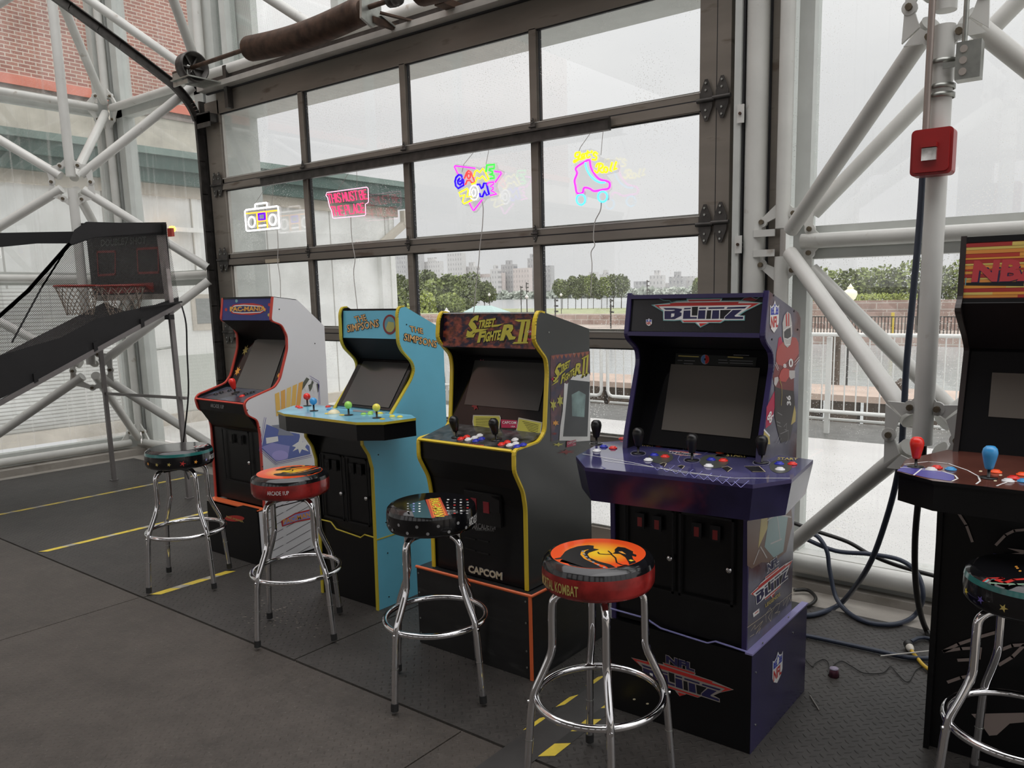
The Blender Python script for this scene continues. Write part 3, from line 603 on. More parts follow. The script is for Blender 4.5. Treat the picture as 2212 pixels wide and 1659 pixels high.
# ---- far shore
fs = MB(); fs.box(-160, 60, 39.8, 62, -1.6, -0.85, m_rbrick); struct(fs.build('ground_3'), 'stone quay of the far shore')
fs = MB(); fs.box(-160, 60, 40.4, 62, -0.85, -0.78, m_soil); struct(fs.build('ground_4'), 'brownish pink paved quay top of the far shore')
fs = MB(); fs.box(-200, 60, 62, 108, -1.5, -0.5, m_grass); struct(fs.build('ground_5'), 'grassy strip of the far shore')
tw = thing('terrace_wall', 'pinkish brown terrace wall on the far shore at right', 'wall', (-2, 47, -0.8))
MB().box(-14, 30, 47, 47.5, -0.85, 0.95, m_rbrick).build('wall', tw); MB().box(-8, 4, 46.2, 46.8, -0.85, 0.25, m_rbrick).build('low_wall', tw)
fe = thing('iron_fence', 'dark iron picket fence along the far quay at right', 'fence', (-2, 41, -0.8))
MB().box(-15, 20, 41, 41.04, 0.12, 0.17, m_fence).build('top_rail', fe)
pk = MB()
for i in range(200): pk.box(-15+i*0.17, -15+i*0.17+0.045, 41, 41.04, -0.8, 0.17, m_fence)
o = pk.build('picket', fe); o['kind'] = 'stuff'
q = P(1927, 716, 1, 42); MB().cyl((q.x, 42, -0.8), (q.x, 42, q.z+1.1), 0.08, m_yel, 8); o = MB().cyl((q.x, 42, -0.8), (q.x, 42, 0.35), 0.09, m_yel, 8).build('bollard', org=(q.x, 42, -0.8)); tag(o, 'small yellow bollard behind the far fence', 'bollard')
for k, (a_, b_, yy, zt, lab) in enumerate(((-62, -44, 52, -0.1, 'long low stone planter wall on the far quay left of centre'), (-42, -22, 50, 0.05, 'pinkish stone planter wall in the middle of the far quay'), (-21, -14.5, 46, -0.1, 'short dark planter wall near the terrace wall'), (-80, -20, 58, -0.15, 'very long low wall at the far edge of the paved quay'))):
    o = MB().box(a_, b_, yy, yy+1.2, -0.78, zt, m_rbrick if k != 2 else m_pile).build('planter_wall', org=(a_, yy, -0.78)); tag(o, lab, 'wall')
# foliage
def crown(mb, c, rx, ry, rz, n, size, m, rr):
    for k in range(n):
        while True:
            a, b, d = rr.uniform(-1, 1), rr.uniform(-1, 1), rr.uniform(-1, 1)
            q = a*a+b*b+d*d
            if 0.25 < q < 1: break
        p = Vec((c[0]+a*rx, c[1]+b*ry, c[2]+d*rz)); u = Vec((rr.gauss(0, 1), rr.gauss(0, 1), rr.gauss(0, 1))).normalized(); v = u.orthogonal().normalized(); s = size*rr.uniform(0.6, 1.4)
        mb.add([p-u*s, p+v*s*0.7, p+u*s, p-v*s*0.7], [(0, 1, 2, 3)], m)
def tree(px0, px1, ptop, pcrown, pbase, yy, label, tone=0, seed=0, group='trees on the far shore', trunks=1, gbase=-0.6):
    rr = random.Random(seed+11); a = P(px0, ptop, 1, yy); b = P(px1, ptop, 1, yy); bot = P((px0+px1)/2, pcrown, 1, yy); zt = (a.z+b.z)/2; zc = bot.z
    w_ = (b.x-a.x); cx = (a.x+b.x)/2; h = zt-zc; t = thing('tree', label, 'tree', (cx, yy, gbase), group)
    mb = MB(); nb = 7
    for k in range(nb):
        ox = rr.uniform(-0.33, 0.33)*w_; oz = rr.uniform(-0.3, 0.25)*h if k else 0.1*h
        crown(mb, (cx+ox, yy+rr.uniform(-0.1, 0.1)*w_, zc+h*0.55+oz*0.6), w_*0.27, w_*0.22, h*0.42, 420, h*0.035+w_*0.012, m_leaf[tone if rr.random() < 0.75 else min(2, tone+1)], rr)
    mb.build('crown', t)
    for k in range(trunks):
        tx = cx+(k-(trunks-1)/2)*w_*0.6/max(1, trunks); mb = MB(); mb.tube([(tx, yy, gbase), (tx+0.02*w_, yy, zc+h*0.3)], w_*0.014, m_trunk, 6); mb.tube([(tx, yy, zc), (tx-0.12*w_, yy, zc+h*0.45)], w_*0.008, m_trunk, 5); mb.build('trunk', t)
tree(835, 900, 600, 720, 700, 96, 'dense olive tree just right of the outbuilding corner beyond the water', 0, 1)
tree(893, 985, 590, 665, 690, 98, 'large round dark olive tree left of the tall pale tower', 0, 2)
tree(950, 1030, 597, 670, 690, 99, 'dark olive tree in front of the low towers, right of the round one', 0, 3)
tree(880, 940, 632, 720, 700, 80, 'yellow green bush low at the left of the middle door pane', 2, 4)
tree(935, 1010, 635, 680, 690, 82, 'mid green low tree behind the teal canopy roof', 1, 5)
tree(1020, 1070, 610, 655, 675, 101, 'small tree standing alone before the water by the lamp posts', 0, 6)
for k, (a, b, tp) in enumerate(((1200, 1240, 604), (1228, 1270, 597), (1255, 1295, 594), (1285, 1325, 598), (1305, 1362, 596))):
    tree(a, b, tp, 645, 662, 100+k*0.6, 'slender multi trunk park tree in the grove, %s' % ['its leftmost', 'second from its left edge', 'in its middle', 'second from its right edge', 'its sparse rightmost'][k], 0, 20+k, trunks=2)
tree(1497, 1530, 600, 650, 660, 100, 'tree cut by the right edge of the door glass', 0, 31)
# hedge / trees at right
hd = thing('hedge', 'long clipped hedge of olive green trees above the far terrace wall', 'hedge', (-2, 50, 0.9))
mb = MB(); rr = random.Random(77)
for k in range(34):
    x = -13+k*0.72; q = 3.1+rr.uniform(-0.15, 0.35)+(0.5 if k in (10, 11, 12) else 0)
    crown(mb, (x, 50+rr.uniform(-0.4, 0.4), 1.9), 0.75, 0.9, q-1.9, 420, 0.11, m_leaf[0 if rr.random() < 0.6 else 1], rr)
mb.build('foliage', hd)
mb = MB()
for k in range(12): crown(mb, (-11.5+k*0.62, 47.6, 1.05), 0.5, 0.5, 0.35, 260, 0.06, m_leaf[2], rr)
o = mb.build('low_shrubs', org=(-8, 47.6, 0.95)); tag(o, 'low bright yellow green shrubs along the terrace wall top', 'shrubs', kind='stuff')
# brick building at far right
o = MB().box(-3.5, 14, 66, 72, -0.7, 2.9, brick_mat('distant_red_brick', (0.42, 0.2, 0.18), (0.5, 0.28, 0.25), (0.7, 0.66, 0.6), 1, 2.0, 0.8, 0.18, 'XZ')).build('distant_building', org=(3, 66, -0.7)); tag(o, 'low red brick building behind the hedge beside the right edge cabinet', 'building')
# teal canopy
q = P(970, 690, 1, 34); r_ = P(1077, 690, 1, 34); zt = P(1020, 661, 1, 34).z
cn = thing('canopy', 'pale teal hipped canopy roof outside beyond the black cabinet', 'canopy', ((q.x+r_.x)/2, 35, -1.3)); m_teal = mat('pale_teal_fabric', (0.42, 0.55, 0.52), 0.7, noise=0.08)
zq = q.z; xm0, xm1 = lerp(q.x, r_.x, .3), lerp(q.x, r_.x, .62)
MB().add([(q.x, 34, zq), (r_.x, 34, zq), (r_.x, 37, zq), (q.x, 37, zq), (xm0, 35.2, zt), (xm1, 35.2, zt)], [(0, 1, 5, 4), (1, 2, 5), (2, 3, 4, 5), (3, 0, 4), (0, 3, 2, 1)], m_teal).build('roof', cn)
for x in (q.x+0.1, r_.x-0.1):
    for y in (34.1, 36.9): MB().cyl((x, y, -1.4), (x, y, zq), 0.06, m_rail, 6).build('post', cn)
# lamp posts
m_globe = mat('cream_lamp_globe', (0.92, 0.86, 0.66), 0.3, emit=(1.0, 0.85, 0.55), estr=0.35)
def lamp(px, ptop, pbot, yy, label, gr, zb=-1.3):
    a = P(px, ptop, 1, yy); b = P(px, pbot, 1, yy); h = a.z-b.z; t = thing('lamp_post', label, 'lamp post', (a.x, yy, zb))
    MB().tube([(a.x, yy, zb), (a.x, yy, b.z)], h*0.09, m_fence, 8).build('pole', t)
    MB().lathe([(h*.14, 0), (h*.30, h*.12), (h*.40, h*.38), (h*.36, h*.55), (h*.18, h*.66), (h*.16, h*.72), (h*.2, h*.75), (h*.1, h*.84), (h*.06, h*.9), (0.0, h)], gr, b, 18).build('globe', t)
lamp(1836, 612, 650, 20, 'large cream globe street lamp seen between the diagonal tubes', m_globe)
for px, pt, pb, yy, lab in ((1138, 635, 645, 60, 'small lamp post right of the lone tree'), (965, 664, 682, 50, 'small white globe lamp beside the teal canopy at its left'), (1082, 672, 684, 50, 'small white globe lamp beside the teal canopy at its right'), (1057, 632, 640, 62, 'small globe lamp in front of the lone tree'), (1212, 632, 640, 62, 'small globe lamp before the left end of the grove')):
    lamp(px, pt, pb, yy, lab, m_rail, -0.7)
for px, pt, yy, lab in ((1137, 610, 63, 'tall dark mast with fittings left of the door mullion'), (1125, 618, 66, 'thinner dark mast left of the taller mast'), (1199, 645, 44, 'thin dark pole in front of the grove, left end'), (1319, 645, 44, 'thin dark pole in front of the grove, right part'), (1398, 605, 63, 'tall dark mast near the left top corner of the purple edged cabinet'), (1735, 650, 43, 'dark pole beside the terrace wall'), (1985, 625, 43, 'dark pole beside the far building')):
    a = P(px, pt, 1, yy); mb = MB(); mb.tube([(a.x, yy, -0.8), (a.x, yy, a.z)], 0.05, m_fence, 6)
    for k in range(3): mb.box(a.x-0.05, a.x+0.25, yy-0.05, yy+0.05, a.z-0.2-k*0.4, a.z-0.08-k*0.4, m_fence)
    tag(mb.build('mast', org=(a.x, yy, -0.8)), lab, 'pole')
# skyline
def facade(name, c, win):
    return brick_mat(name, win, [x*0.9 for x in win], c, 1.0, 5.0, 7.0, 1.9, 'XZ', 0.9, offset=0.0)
sk = [facade('hazy_tower_a', (0.70, 0.68, 0.67), (0.46, 0.45, 0.45)), facade('hazy_tower_b', (0.52, 0.51, 0.51), (0.34, 0.34, 0.35)), facade('hazy_tower_c', (0.72, 0.64, 0.61), (0.52, 0.47, 0.45))]  # atmospheric haze is put into the pale wall and window colours
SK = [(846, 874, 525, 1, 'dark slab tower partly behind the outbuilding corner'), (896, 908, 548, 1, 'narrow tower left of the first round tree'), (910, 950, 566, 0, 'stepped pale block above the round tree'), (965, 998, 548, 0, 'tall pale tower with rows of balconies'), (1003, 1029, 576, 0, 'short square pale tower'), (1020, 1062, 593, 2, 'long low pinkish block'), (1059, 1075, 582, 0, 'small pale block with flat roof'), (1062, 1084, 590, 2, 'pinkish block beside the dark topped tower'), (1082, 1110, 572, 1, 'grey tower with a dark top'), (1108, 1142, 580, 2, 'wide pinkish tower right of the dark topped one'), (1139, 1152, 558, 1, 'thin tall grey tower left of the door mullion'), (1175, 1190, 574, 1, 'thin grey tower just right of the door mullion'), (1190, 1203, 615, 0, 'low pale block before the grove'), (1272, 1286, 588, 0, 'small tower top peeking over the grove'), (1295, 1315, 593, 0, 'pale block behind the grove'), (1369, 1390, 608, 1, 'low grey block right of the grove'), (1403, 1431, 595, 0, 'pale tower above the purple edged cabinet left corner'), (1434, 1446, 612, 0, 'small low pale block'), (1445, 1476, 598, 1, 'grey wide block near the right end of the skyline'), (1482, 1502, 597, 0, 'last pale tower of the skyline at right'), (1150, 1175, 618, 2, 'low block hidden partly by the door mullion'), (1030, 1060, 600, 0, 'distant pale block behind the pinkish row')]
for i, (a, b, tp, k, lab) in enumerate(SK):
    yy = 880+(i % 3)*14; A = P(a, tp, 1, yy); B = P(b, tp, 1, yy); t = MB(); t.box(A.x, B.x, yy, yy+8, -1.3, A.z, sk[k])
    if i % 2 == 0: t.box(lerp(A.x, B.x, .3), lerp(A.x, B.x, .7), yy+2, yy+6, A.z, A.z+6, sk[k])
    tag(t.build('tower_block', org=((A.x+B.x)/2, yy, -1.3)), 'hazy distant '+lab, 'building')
tr_ = MB(); rr = random.Random(3)
for k in range(120):
    x = -1250+k*10; crown(tr_, (x, 840, 3), 9, 6, 5.5+rr.uniform(-2, 2), 60, 3.2, mat('hazy_tree_line', (0.45, 0.48, 0.42), 0.9), rr)  # distance haze painted in: pale leaf colour, same for the shore strip
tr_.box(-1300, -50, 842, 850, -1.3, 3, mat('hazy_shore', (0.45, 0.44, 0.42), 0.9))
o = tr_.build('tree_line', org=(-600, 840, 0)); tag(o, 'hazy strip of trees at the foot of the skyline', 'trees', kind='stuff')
# ================================================================ printing helpers
class PL:
    """a real plane: origin and outward normal; photo pixels are measured onto it"""
    def __init__(s, O, N): s.O = Vec(O); s.N = Vec(N).normalized()
    def p(s, q, off=0.0): return PN(q[0], q[1], s.O, s.N)+s.N*off
def crop(x0, y0, k): return lambda *pts: [(x0+a/k, y0+b/k) for a, b in pts]
def dec(mb, pl, pts, m, off=0.0015): mb.flat([pl.p(q, off) for q in pts], m)
def ribbon(mb, pl, pts, w_, m, off=0.0018):
    ps = [pl.p(q, off) for q in pts]
    for a, b in zip(ps, ps[1:]):
        d = (b-a); 
        if d.length < 1e-6: continue
        s = d.normalized().cross(pl.N)*(w_/2); e = d.normalized()*(w_*0.3); mb.flat([a-s-e, b-s+e, b+s+e, a+s-e], m)
def tpx(mb, txt, pl, BL, BR, TL, m, bold=0.0, off=0.0022, ol=None, olb=0.03):
    O = pl.p(BL); U = pl.p(BR)-O; V = pl.p(TL)-O
    if ol:
        e = 0.03; mb.text(txt, O-U*e*0.6-V*0.07, U*(1+e*1.2), V*1.14, ol, off=off-0.0006, bold=bold+olb)
    mb.text(txt, O, U, V, m, off=off, bold=bold)
def ell(cx, cy, rx, ry, n=28, a0=0): return [(cx+rx*math.cos(2*PI*i/n+a0), cy+ry*math.sin(2*PI*i/n+a0)) for i in range(n)]
ink = {}
def ik(name, col, rough=0.35): return mat('print_'+name, col, rough)
i_wh, i_bk, i_rd, i_nv = ik('white', (0.78, 0.78, 0.76)), ik('black', (0.008, 0.008, 0.009)), ik('red', (0.50, 0.03, 0.025)), ik('navy', (0.02, 0.018, 0.075))
i_tl, i_yl, i_or, i_gr = ik('teal', (0.18, 0.42, 0.42)), ik('yellow', (0.70, 0.55, 0.04)), ik('orange', (0.80, 0.36, 0.06)), ik('grey', (0.3, 0.3, 0.3))
i_mg, i_pur, i_lb, i_bl = ik('crimson', (0.42, 0.02, 0.07)), ik('violet', (0.12, 0.09, 0.35)), ik('lilac_blue', (0.30, 0.30, 0.62)), ik('blue', (0.03, 0.05, 0.40))
i_br, i_sk, i_gold, i_dkr = ik('dark_brown', (0.06, 0.03, 0.02)), ik('pale_tan', (0.62, 0.55, 0.38)), ik('gold', (0.50, 0.40, 0.12)), ik('dark_red', (0.22, 0.02, 0.02))
m_blk = mat('black_laminate', (0.006, 0.006, 0.0065), 0.3, noise=0.1, spec=0.3)
m_blkm = mat('matt_black_panel', (0.006, 0.006, 0.007), 0.5, spec=0.3)
m_scr = mat('switched_off_screen', (0.055, 0.055, 0.052), 0.12, spec=0.8)
m_bez = mat('black_gloss_bezel', (0.008, 0.008, 0.009), 0.08)
m_blkpl = mat('black_plastic', (0.010, 0.010, 0.010), 0.3, spec=0.4)
m_chrome = mat('chrome', (0.78, 0.78, 0.79), 0.06, metal=1.0)
m_screw = mat('dark_screw', (0.02, 0.02, 0.02), 0.4, metal=0.5)
def plast(name, c): return mat('plastic_'+name, c, 0.22)
BC = dict(r=plast('red', (0.75, 0.03, 0.02)), o=plast('orange_red', (0.95, 0.10, 0.02)), b=plast('blue', (0.02, 0.03, 0.42)), w=plast('white', (0.75, 0.75, 0.75)), y=plast('yellow', (0.85, 0.75, 0.10)), g=plast('lime', (0.35, 0.70, 0.12)), c=plast('sky_blue', (0.05, 0.30, 0.62)), k=m_blkpl)
def slab(mb, x0, x1, lo, hi, t, m, fr=0.0):
    O = Vec((x0, lo[0], lo[1])); V = Vec((0, hi[0]-lo[0], hi[1]-lo[1])); U = X*(x1-x0); N = U.cross(V).normalized(); O = O+N*fr
    mb.prism([(0, 0), (1, 0), (1, 1), (0, 1)], O, U, V, -t, m); return PL(O, N)
def strip(name, parent, x0, x1, pts, t, m):
    mb = MB()
    for a, b in zip(pts, pts[1:]): slab(mb, x0, x1, a, b, t, m)
    return mb.build(name, parent)
def panel_side(root, x, prof, th, m, sgn):
    mb = MB(); mb.prism(prof, (x, 0, 0), Y, Z, -th if sgn > 0 else th, m); return mb.build('side_panel', root)
def trim(root, x0, x1, pts, m, r=0.0035):
    mb = MB(); c = Vec(((x0+x1)/2, 0, 0))
    ps = [Vec((c.x, a, b)) for a, b in pts]
    for a, b in zip(ps, ps[1:]):
        d = (b-a).normalized(); n_ = X.cross(d); mb.obox((a+b)/2, (b-a)*0.5+d*r*0.4, X*((x1-x0)/2+0.0006), n_*r, m)
    return mb.build('edge_trim', root)
def rnd_pts(pts, k=3, r=0.22):
    out = [pts[0]]
    for i in range(1, len(pts)-1):
        a, b, c = pts[i-1], pts[i], pts[i+1]
        la = math.dist(a, b); lc = math.dist(b, c); q = min(0.02, la*0.45, lc*0.45)
        p0 = (b[0]+(a[0]-b[0])*q/la, b[1]+(a[1]-b[1])*q/la); p2 = (b[0]+(c[0]-b[0])*q/lc, b[1]+(c[1]-b[1])*q/lc)
        for j in range(k+1):
            t = j/k; out.append(((1-t)**2*p0[0]+2*t*(1-t)*b[0]+t*t*p2[0], (1-t)**2*p0[1]+2*t*(1-t)*b[1]+t*t*p2[1]))
    out.append(pts[-1]); return out
def joystick(root, pos, kind, m, N=Z, s=1.0):
    pos = Vec(pos); N = Vec(N).normalized(); mb = MB(); mb.lathe([(0, 0.0005), (0.019*s, 0.0008), (0.019*s, 0.002), (0.006, 0.0035), (0.0045, 0.004), (0.0045, 0.03*s), (0, 0.03*s)], m_blkpl, pos, 20, ax=N)
    o = mb.build('joystick', root); mb = MB()
    if kind == 'ball': mb.lathe([(0.0001+0.0165*s*math.sin(PI*i/12), 0.044*s-0.0165*s*math.cos(PI*i/12)) for i in range(13)], m, pos, 20, ax=N); mb.build('ball_top', o)
    else: mb.lathe([(0.003, 0.02*s), (0.0085*s, 0.021*s), (0.010*s, 0.026*s), (0.0155*s, 0.050*s), (0.0165*s, 0.058*s), (0.0145*s, 0.067*s), (0.009*s, 0.0725*s), (0.0001, 0.074*s)], m, pos, 20, ax=N); mb.build('bat_top', o)
def button(root, pos, m, N=Z, s=1.0):
    mb = MB(); mb.lathe([(0.0155*s, 0.0002), (0.0155*s, 0.0028), (0.0125*s, 0.0042), (0.0108*s, 0.0032), (0.0105*s, 0.0065), (0.009*s, 0.0078), (0.0001, 0.0078)], m, pos, 20, ax=N); mb.build('button', root)
def screws(root, pl, pts, m=None):
    for q in pts:
        c = pl.p(q, 0.0); mb = MB(); mb.cyl(c-pl.N*0.001, c+pl.N*0.002, 0.0035, m or m_screw, 8); mb.build('screw', root)
def coin_doors(root, x0, x1, y, z0, z1, n, lock=True, red=False):
    w_ = (x1-x0)/n
    for i in range(n):
        a, b = x0+i*w_+0.01, x0+(i+1)*w_-0.01; mb = MB()
        for (p, q, r, s_) in ((a, b, z0, z0+0.008), (a, b, z1-0.008, z1), (a, a+0.008, z0, z1), (b-0.008, b, z0, z1)): mb.box(p, q, y-0.004, y, r, s_, m_blkm)
        o = mb.build('coin_door', root)
        for j in range(2):
            cx = lerp(a, b, 0.33+0.34*j); mb = MB(); mb.box(cx-0.018, cx+0.018, y-0.005, y, z1-0.085, z1-0.03, m_blkm); mb.box(cx-0.009, cx+0.009, y-0.0055, y-0.004, z1-0.078, z1-0.045, i_dkr if red else m_bez); mb.build('coin_slot', o)
        if lock: MB().lathe([(0.0105, 0), (0.0105, 0.006), (0.008, 0.009), (0.0001, 0.009)], m_chrome, (b-0.015, y, lerp(z0, z1, 0.42)), 14, ax=(0, -1, 0)).build('lock', o)
def cab(name_label, x0, x1, prof, back, mats, parts):
    pass

# ---------------------------------------------------------------- logo drawn once, mapped onto any plane by three anchors
LC = crop(1380, 630, 7.373)
LG = dict(
 glow=[(200, 212), (490, 178), (600, 148), (760, 140), (765, 112), (1335, 105), (1325, 145), (1640, 140), (1985, 178), (1705, 315), (1600, 385), (1695, 380), (1690, 462), (1370, 465), (1310, 502), (1130, 500), (985, 575), (900, 500), (700, 500), (670, 460), (570, 468), (392, 465), (388, 318)],
 white=[(235, 213), (505, 190), (600, 165), (780, 155), (775, 125), (1322, 118), (1310, 152), (1620, 155), (1950, 182), (1700, 300), (1580, 375), (1680, 392), (1675, 450), (1365, 452), (1300, 490), (1110, 492), (985, 562), (915, 492), (710, 490), (685, 448), (570, 455), (402, 452), (400, 305)],
 red=[[(255, 216), (510, 203), (495, 190), (590, 180), (1600, 165), (1585, 188), (1925, 186), (1715, 285), (1800, 213), (320, 236), (375, 292)], [(780, 133), (1315, 125), (1288, 150), (808, 156)], [(690, 462), (1345, 458), (1300, 482), (730, 485)], [(965, 505), (1100, 503), (985, 556)]],
 navy=[[(395, 262), (575, 262), (690, 276), (690, 300), (655, 325), (688, 340), (685, 385), (575, 440), (415, 440), (415, 308), (530, 310), (582, 300), (572, 290), (432, 290)], [(730, 262), (838, 260), (832, 280), (724, 285)], [(720, 305), (828, 300), (825, 405), (930, 405), (930, 432), (708, 435)],
  [(970, 255), (1080, 252), (1075, 275), (965, 280)], [(957, 300), (1068, 298), (1060, 435), (945, 435)], [(1115, 252), (1370, 248), (1365, 272), (1112, 277)], [(1180, 300), (1285, 298), (1280, 432), (1165, 435)], [(1420, 250), (1730, 240), (1690, 270), (1400, 275)], [(1500, 295), (1650, 290), (1528, 385), (1540, 400), (1668, 400), (1664, 436), (1380, 436), (1375, 410)]],
 gap=[[(852, 245), (948, 242), (938, 382), (848, 382)], [(1092, 300), (1160, 298), (1150, 435), (1077, 435)], [(1303, 295), (1482, 290), (1370, 400), (1360, 432), (1297, 432)]],
 notch=[[(525, 350), (575, 350), (570, 395), (520, 412)]])
PLM = PL((0, -1.55, 1.46), (0, -1, 0.12))
def _uv(q): p = PLM.p(LC(q)[0]); return (p.x, p.z)
_A, _B, _C = _uv((235, 213)), _uv((1950, 182)), _uv((1665, 440))
def _st(q):
    u = _uv(q); a, b = _B[0]-_A[0], _B[1]-_A[1]; c, d = _C[0]-_A[0], _C[1]-_A[1]; e, f_ = u[0]-_A[0], u[1]-_A[1]
    D = a*d-b*c; return ((e*d-f_*c)/D, (a*f_-b*e)/D)
def logo(mb, pl, a, b, c, off=0.002, glow=True, gapm=None, whitem=None):
    A_, B_, C_ = pl.p(a), pl.p(b), pl.p(c)
    def mp(poly, o): return [A_+(B_-A_)*s+(C_-A_)*t+pl.N*o for s, t in map(_st, poly)]
    if glow: mb.flat(mp(LG['glow'], off), i_tl)
    mb.flat(mp(LG['white'], off+0.0004), whitem or i_wh)
    for k in LG['red']: mb.flat(mp(k, off+0.0008), i_rd)
    for k in LG['gap']: mb.flat(mp(k, off+0.0008), gapm or i_bk)
    for k in LG['navy']: mb.flat(mp(k, off+0.0008), i_nv)
    for k in LG['notch']: mb.flat(mp(k, off+0.0012), i_wh)
def shield(mb, O, U, V, N, off=0.002):
    O, U, V, N = Vec(O), Vec(U), Vec(V), Vec(N)
    sh = [(0, .86), (.14, .80), (.36, .86), (.5, 1), (.64, .86), (.86, .80), (1, .86), (1, .30), (.86, .14), (.5, 0), (.14, .14), (0, .30)]
    mp = lambda pts, o: [O+U*a+V*b+N*o for a, b in pts]
    mb.flat(mp(sh, off), i_wh); mb.flat(mp([(.07, .80), (.14, .76), (.36, .80), (.5, .91), (.64, .80), (.86, .76), (.93, .80), (.93, .56), (.07, .56)], off+0.0005), i_bl)
    mb.flat(mp([(.5+.11*math.cos(a)*1.0, .71+.13*math.sin(a)) for a in [2*PI*i/14 for i in range(14)]], off+0.001), i_wh)
    for a, b in ((.2, .74), (.32, .74), (.2, .64), (.32, .64), (.68, .74), (.8, .74), (.68, .64), (.8, .64)): mb.flat(mp([(a-.025, b), (a, b-.03), (a+.025, b), (a, b+.03)], off+0.001), i_wh)
    mb.text('NFL', O+U*0.10+V*0.17, U*0.8, V*0.34, i_rd, off=off+0.0006, bold=0.03)

# ================================================================ cabinet 1: white sides, red edging
x0, x1 = 1.895, 2.42
c1 = thing('arcade_cabinet', 'white sided arcade cabinet with red edging and single player controls, leftmost of the row', 'arcade machine', ((x0+x1)/2, -1.2, 0), 'arcade cabinets along the door')
m_wlam = mat('white_laminate', (0.72, 0.72, 0.73), 0.35); m_red = mat('red_t_molding', (0.55, 0.06, 0.04), 0.35); m_orange = mat('orange_t_molding', (0.80, 0.16, 0.05), 0.35)
front = [(-1.245, 1.555), (-1.27, 1.42), (-1.20, 1.395), (-1.168, 1.33), (-1.172, 1.25), (-1.235, 1.08), (-1.275, 1.035), (-1.455, 0.985), (-1.478, 0.96), (-1.465, 0.895), (-1.405, 0.86), (-1.392, 0.78), (-1.40, 0.33)]
front = rnd_pts(front)
prof = [(-0.91, 0.33), (-0.90, 1.375), (-1.08, 1.535)]+front
th = 0.016
for x, s in ((x1, 1), (x0, -1)): panel_side(c1, x, prof, th, m_wlam if s > 0 else m_blk, s)
trim(c1, x1-th, x1, front, m_red); trim(c1, x0, x0+th, front, m_red)
a, b = x0+th, x1-th
strip('top_panel', c1, a, b, [(-1.25, 1.55), (-1.08, 1.53), (-0.91, 1.37)][::-1], 0.01, m_blk)
strip('back_panel', c1, a, b, [(-0.93, 1.37), (-0.93, 0.33)], 0.01, m_blk)
mq = MB(); pl = slab(mq, a, b, (-1.268, 1.422), (-1.247, 1.55), 0.01, ik('marquee_blue', (0.03, 0.04, 0.19))); mq = mq.build('marquee', c1)
K = crop(400, 620, 6.144); mb = MB()
dec(mb, pl, K((590, 290), (640, 235), (760, 218), (900, 215), (1020, 240), (1085, 295), (1010, 350), (880, 372), (740, 368), (620, 350)), i_rd, 0.001)
dec(mb, pl, K((600, 290), (660, 245), (780, 235), (1000, 250), (1070, 295), (1000, 340), (760, 352), (640, 340)), i_wh, 0.0014)
dec(mb, pl, K((605, 290), (660, 258), (780, 250), (1000, 262), (1060, 295), (1000, 328), (760, 338), (640, 328)), ik('marquee_deep', (0.03, 0.03, 0.12)), 0.0018)
tpx(mb, 'PAC-MANIA', pl, K((605, 322))[0], K((1065, 318))[0], K((605, 265))[0], i_or, 0.02, 0.0024, ol=i_yl)
for q, m in (((545, 300), i_rd), ((1118, 235), i_rd), ((1112, 370), i_gold), ((683, 185), i_tl)): dec(mb, pl, K(*ell(q[0], q[1], 17, 22, 10)), m, 0.001)
mb.build('marquee_art', mq)
strip('speaker_panel', c1, a, b, [(-1.12, 1.30), (-1.265, 1.42)], 0.01, m_blkm)
bz = MB(); plb = slab(bz, a, b, (-1.27, 1.0), (-1.10, 1.33), 0.01, m_bez); bz = bz.build('bezel', c1)
O = Vec((a, -1.27, 1.0)); V = Vec((0, 0.17, 0.33)); mb = MB(); mb.prism([(0.085, 0.03), (0.44, 0.03), (0.43, 0.86), (0.40, 0.93), (0.18, 0.94), (0.11, 0.88), (0.09, 0.2)], O+plb.N*0.004, X, V, -0.002, mat('reflection_paled_screen', (0.13, 0.13, 0.12), 0.2)); mb.build('screen', c1)  # screen base colour lightened to carry the reflected hall
mb = MB(); 
for (u, v, w_, m) in ((0.045, 0.70, 0.026, i_gold), (0.045, 0.32, 0.024, i_or), (0.47, 0.70, 0.016, i_gold), (0.475, 0.30, 0.014, i_or)):
    mb.flat([O+plb.N*0.002+X*(u+w_*math.cos(t)*(1.2 if i % 2 else 0.55))+V*(v+w_*3.2*math.sin(t)*(1.2 if i % 2 else 0.55)) for i, t in enumerate([2*PI*i/14 for i in range(14)])], m)
mb.text('ARCADE 1UP', O+X*0.27+V*0.955, X*0.13, V*0.035, i_gr, off=0.002); mb.build('bezel_art', bz)
cp = MB(); ppl = slab(cp, a, b, (-1.462, 0.966), (-1.275, 1.012), 0.012, mat('printed_control_panel_dark', (0.05, 0.06, 0.08), 0.25, noise=0.8, nscale=14)); cp.build('control_panel', c1)
joystick(c1, ppl.p((509, 849)), 'bat', BC['r'], ppl.N, 1.25); button(c1, ppl.p((523, 856)), BC['r'], ppl.N)
for q in ((478, 848), (466, 852), (531, 852), (545, 848), (496, 844)): button(c1, ppl.p(q), BC['k'], ppl.N, 0.9)
fp = MB(); plf = slab(fp, a, b, (-1.462, 0.895), (-1.472, 0.958), 0.02, m_blk); fp.text('ARCADE 1UP', (2.06, -1.472, 0.918), X*0.14, Z*0.022, i_gr, off=0.003); fp.build('apron', c1)
trim(c1, a, b, [(-1.474, 0.962), (-1.478, 0.958)], m_red, 0.004)
strip('lower_front_panel', c1, a, b, [(-1.385, 0.34), (-1.385, 0.78), (-1.46, 0.895)], 0.012, m_blk)
coin_doors(c1, 2.02, 2.32, -1.398, 0.46, 0.78, 1)
rs = MB(); rs.box(x0-0.005, x1+0.004, -1.455, -0.915, 0, 0.32, m_blk)
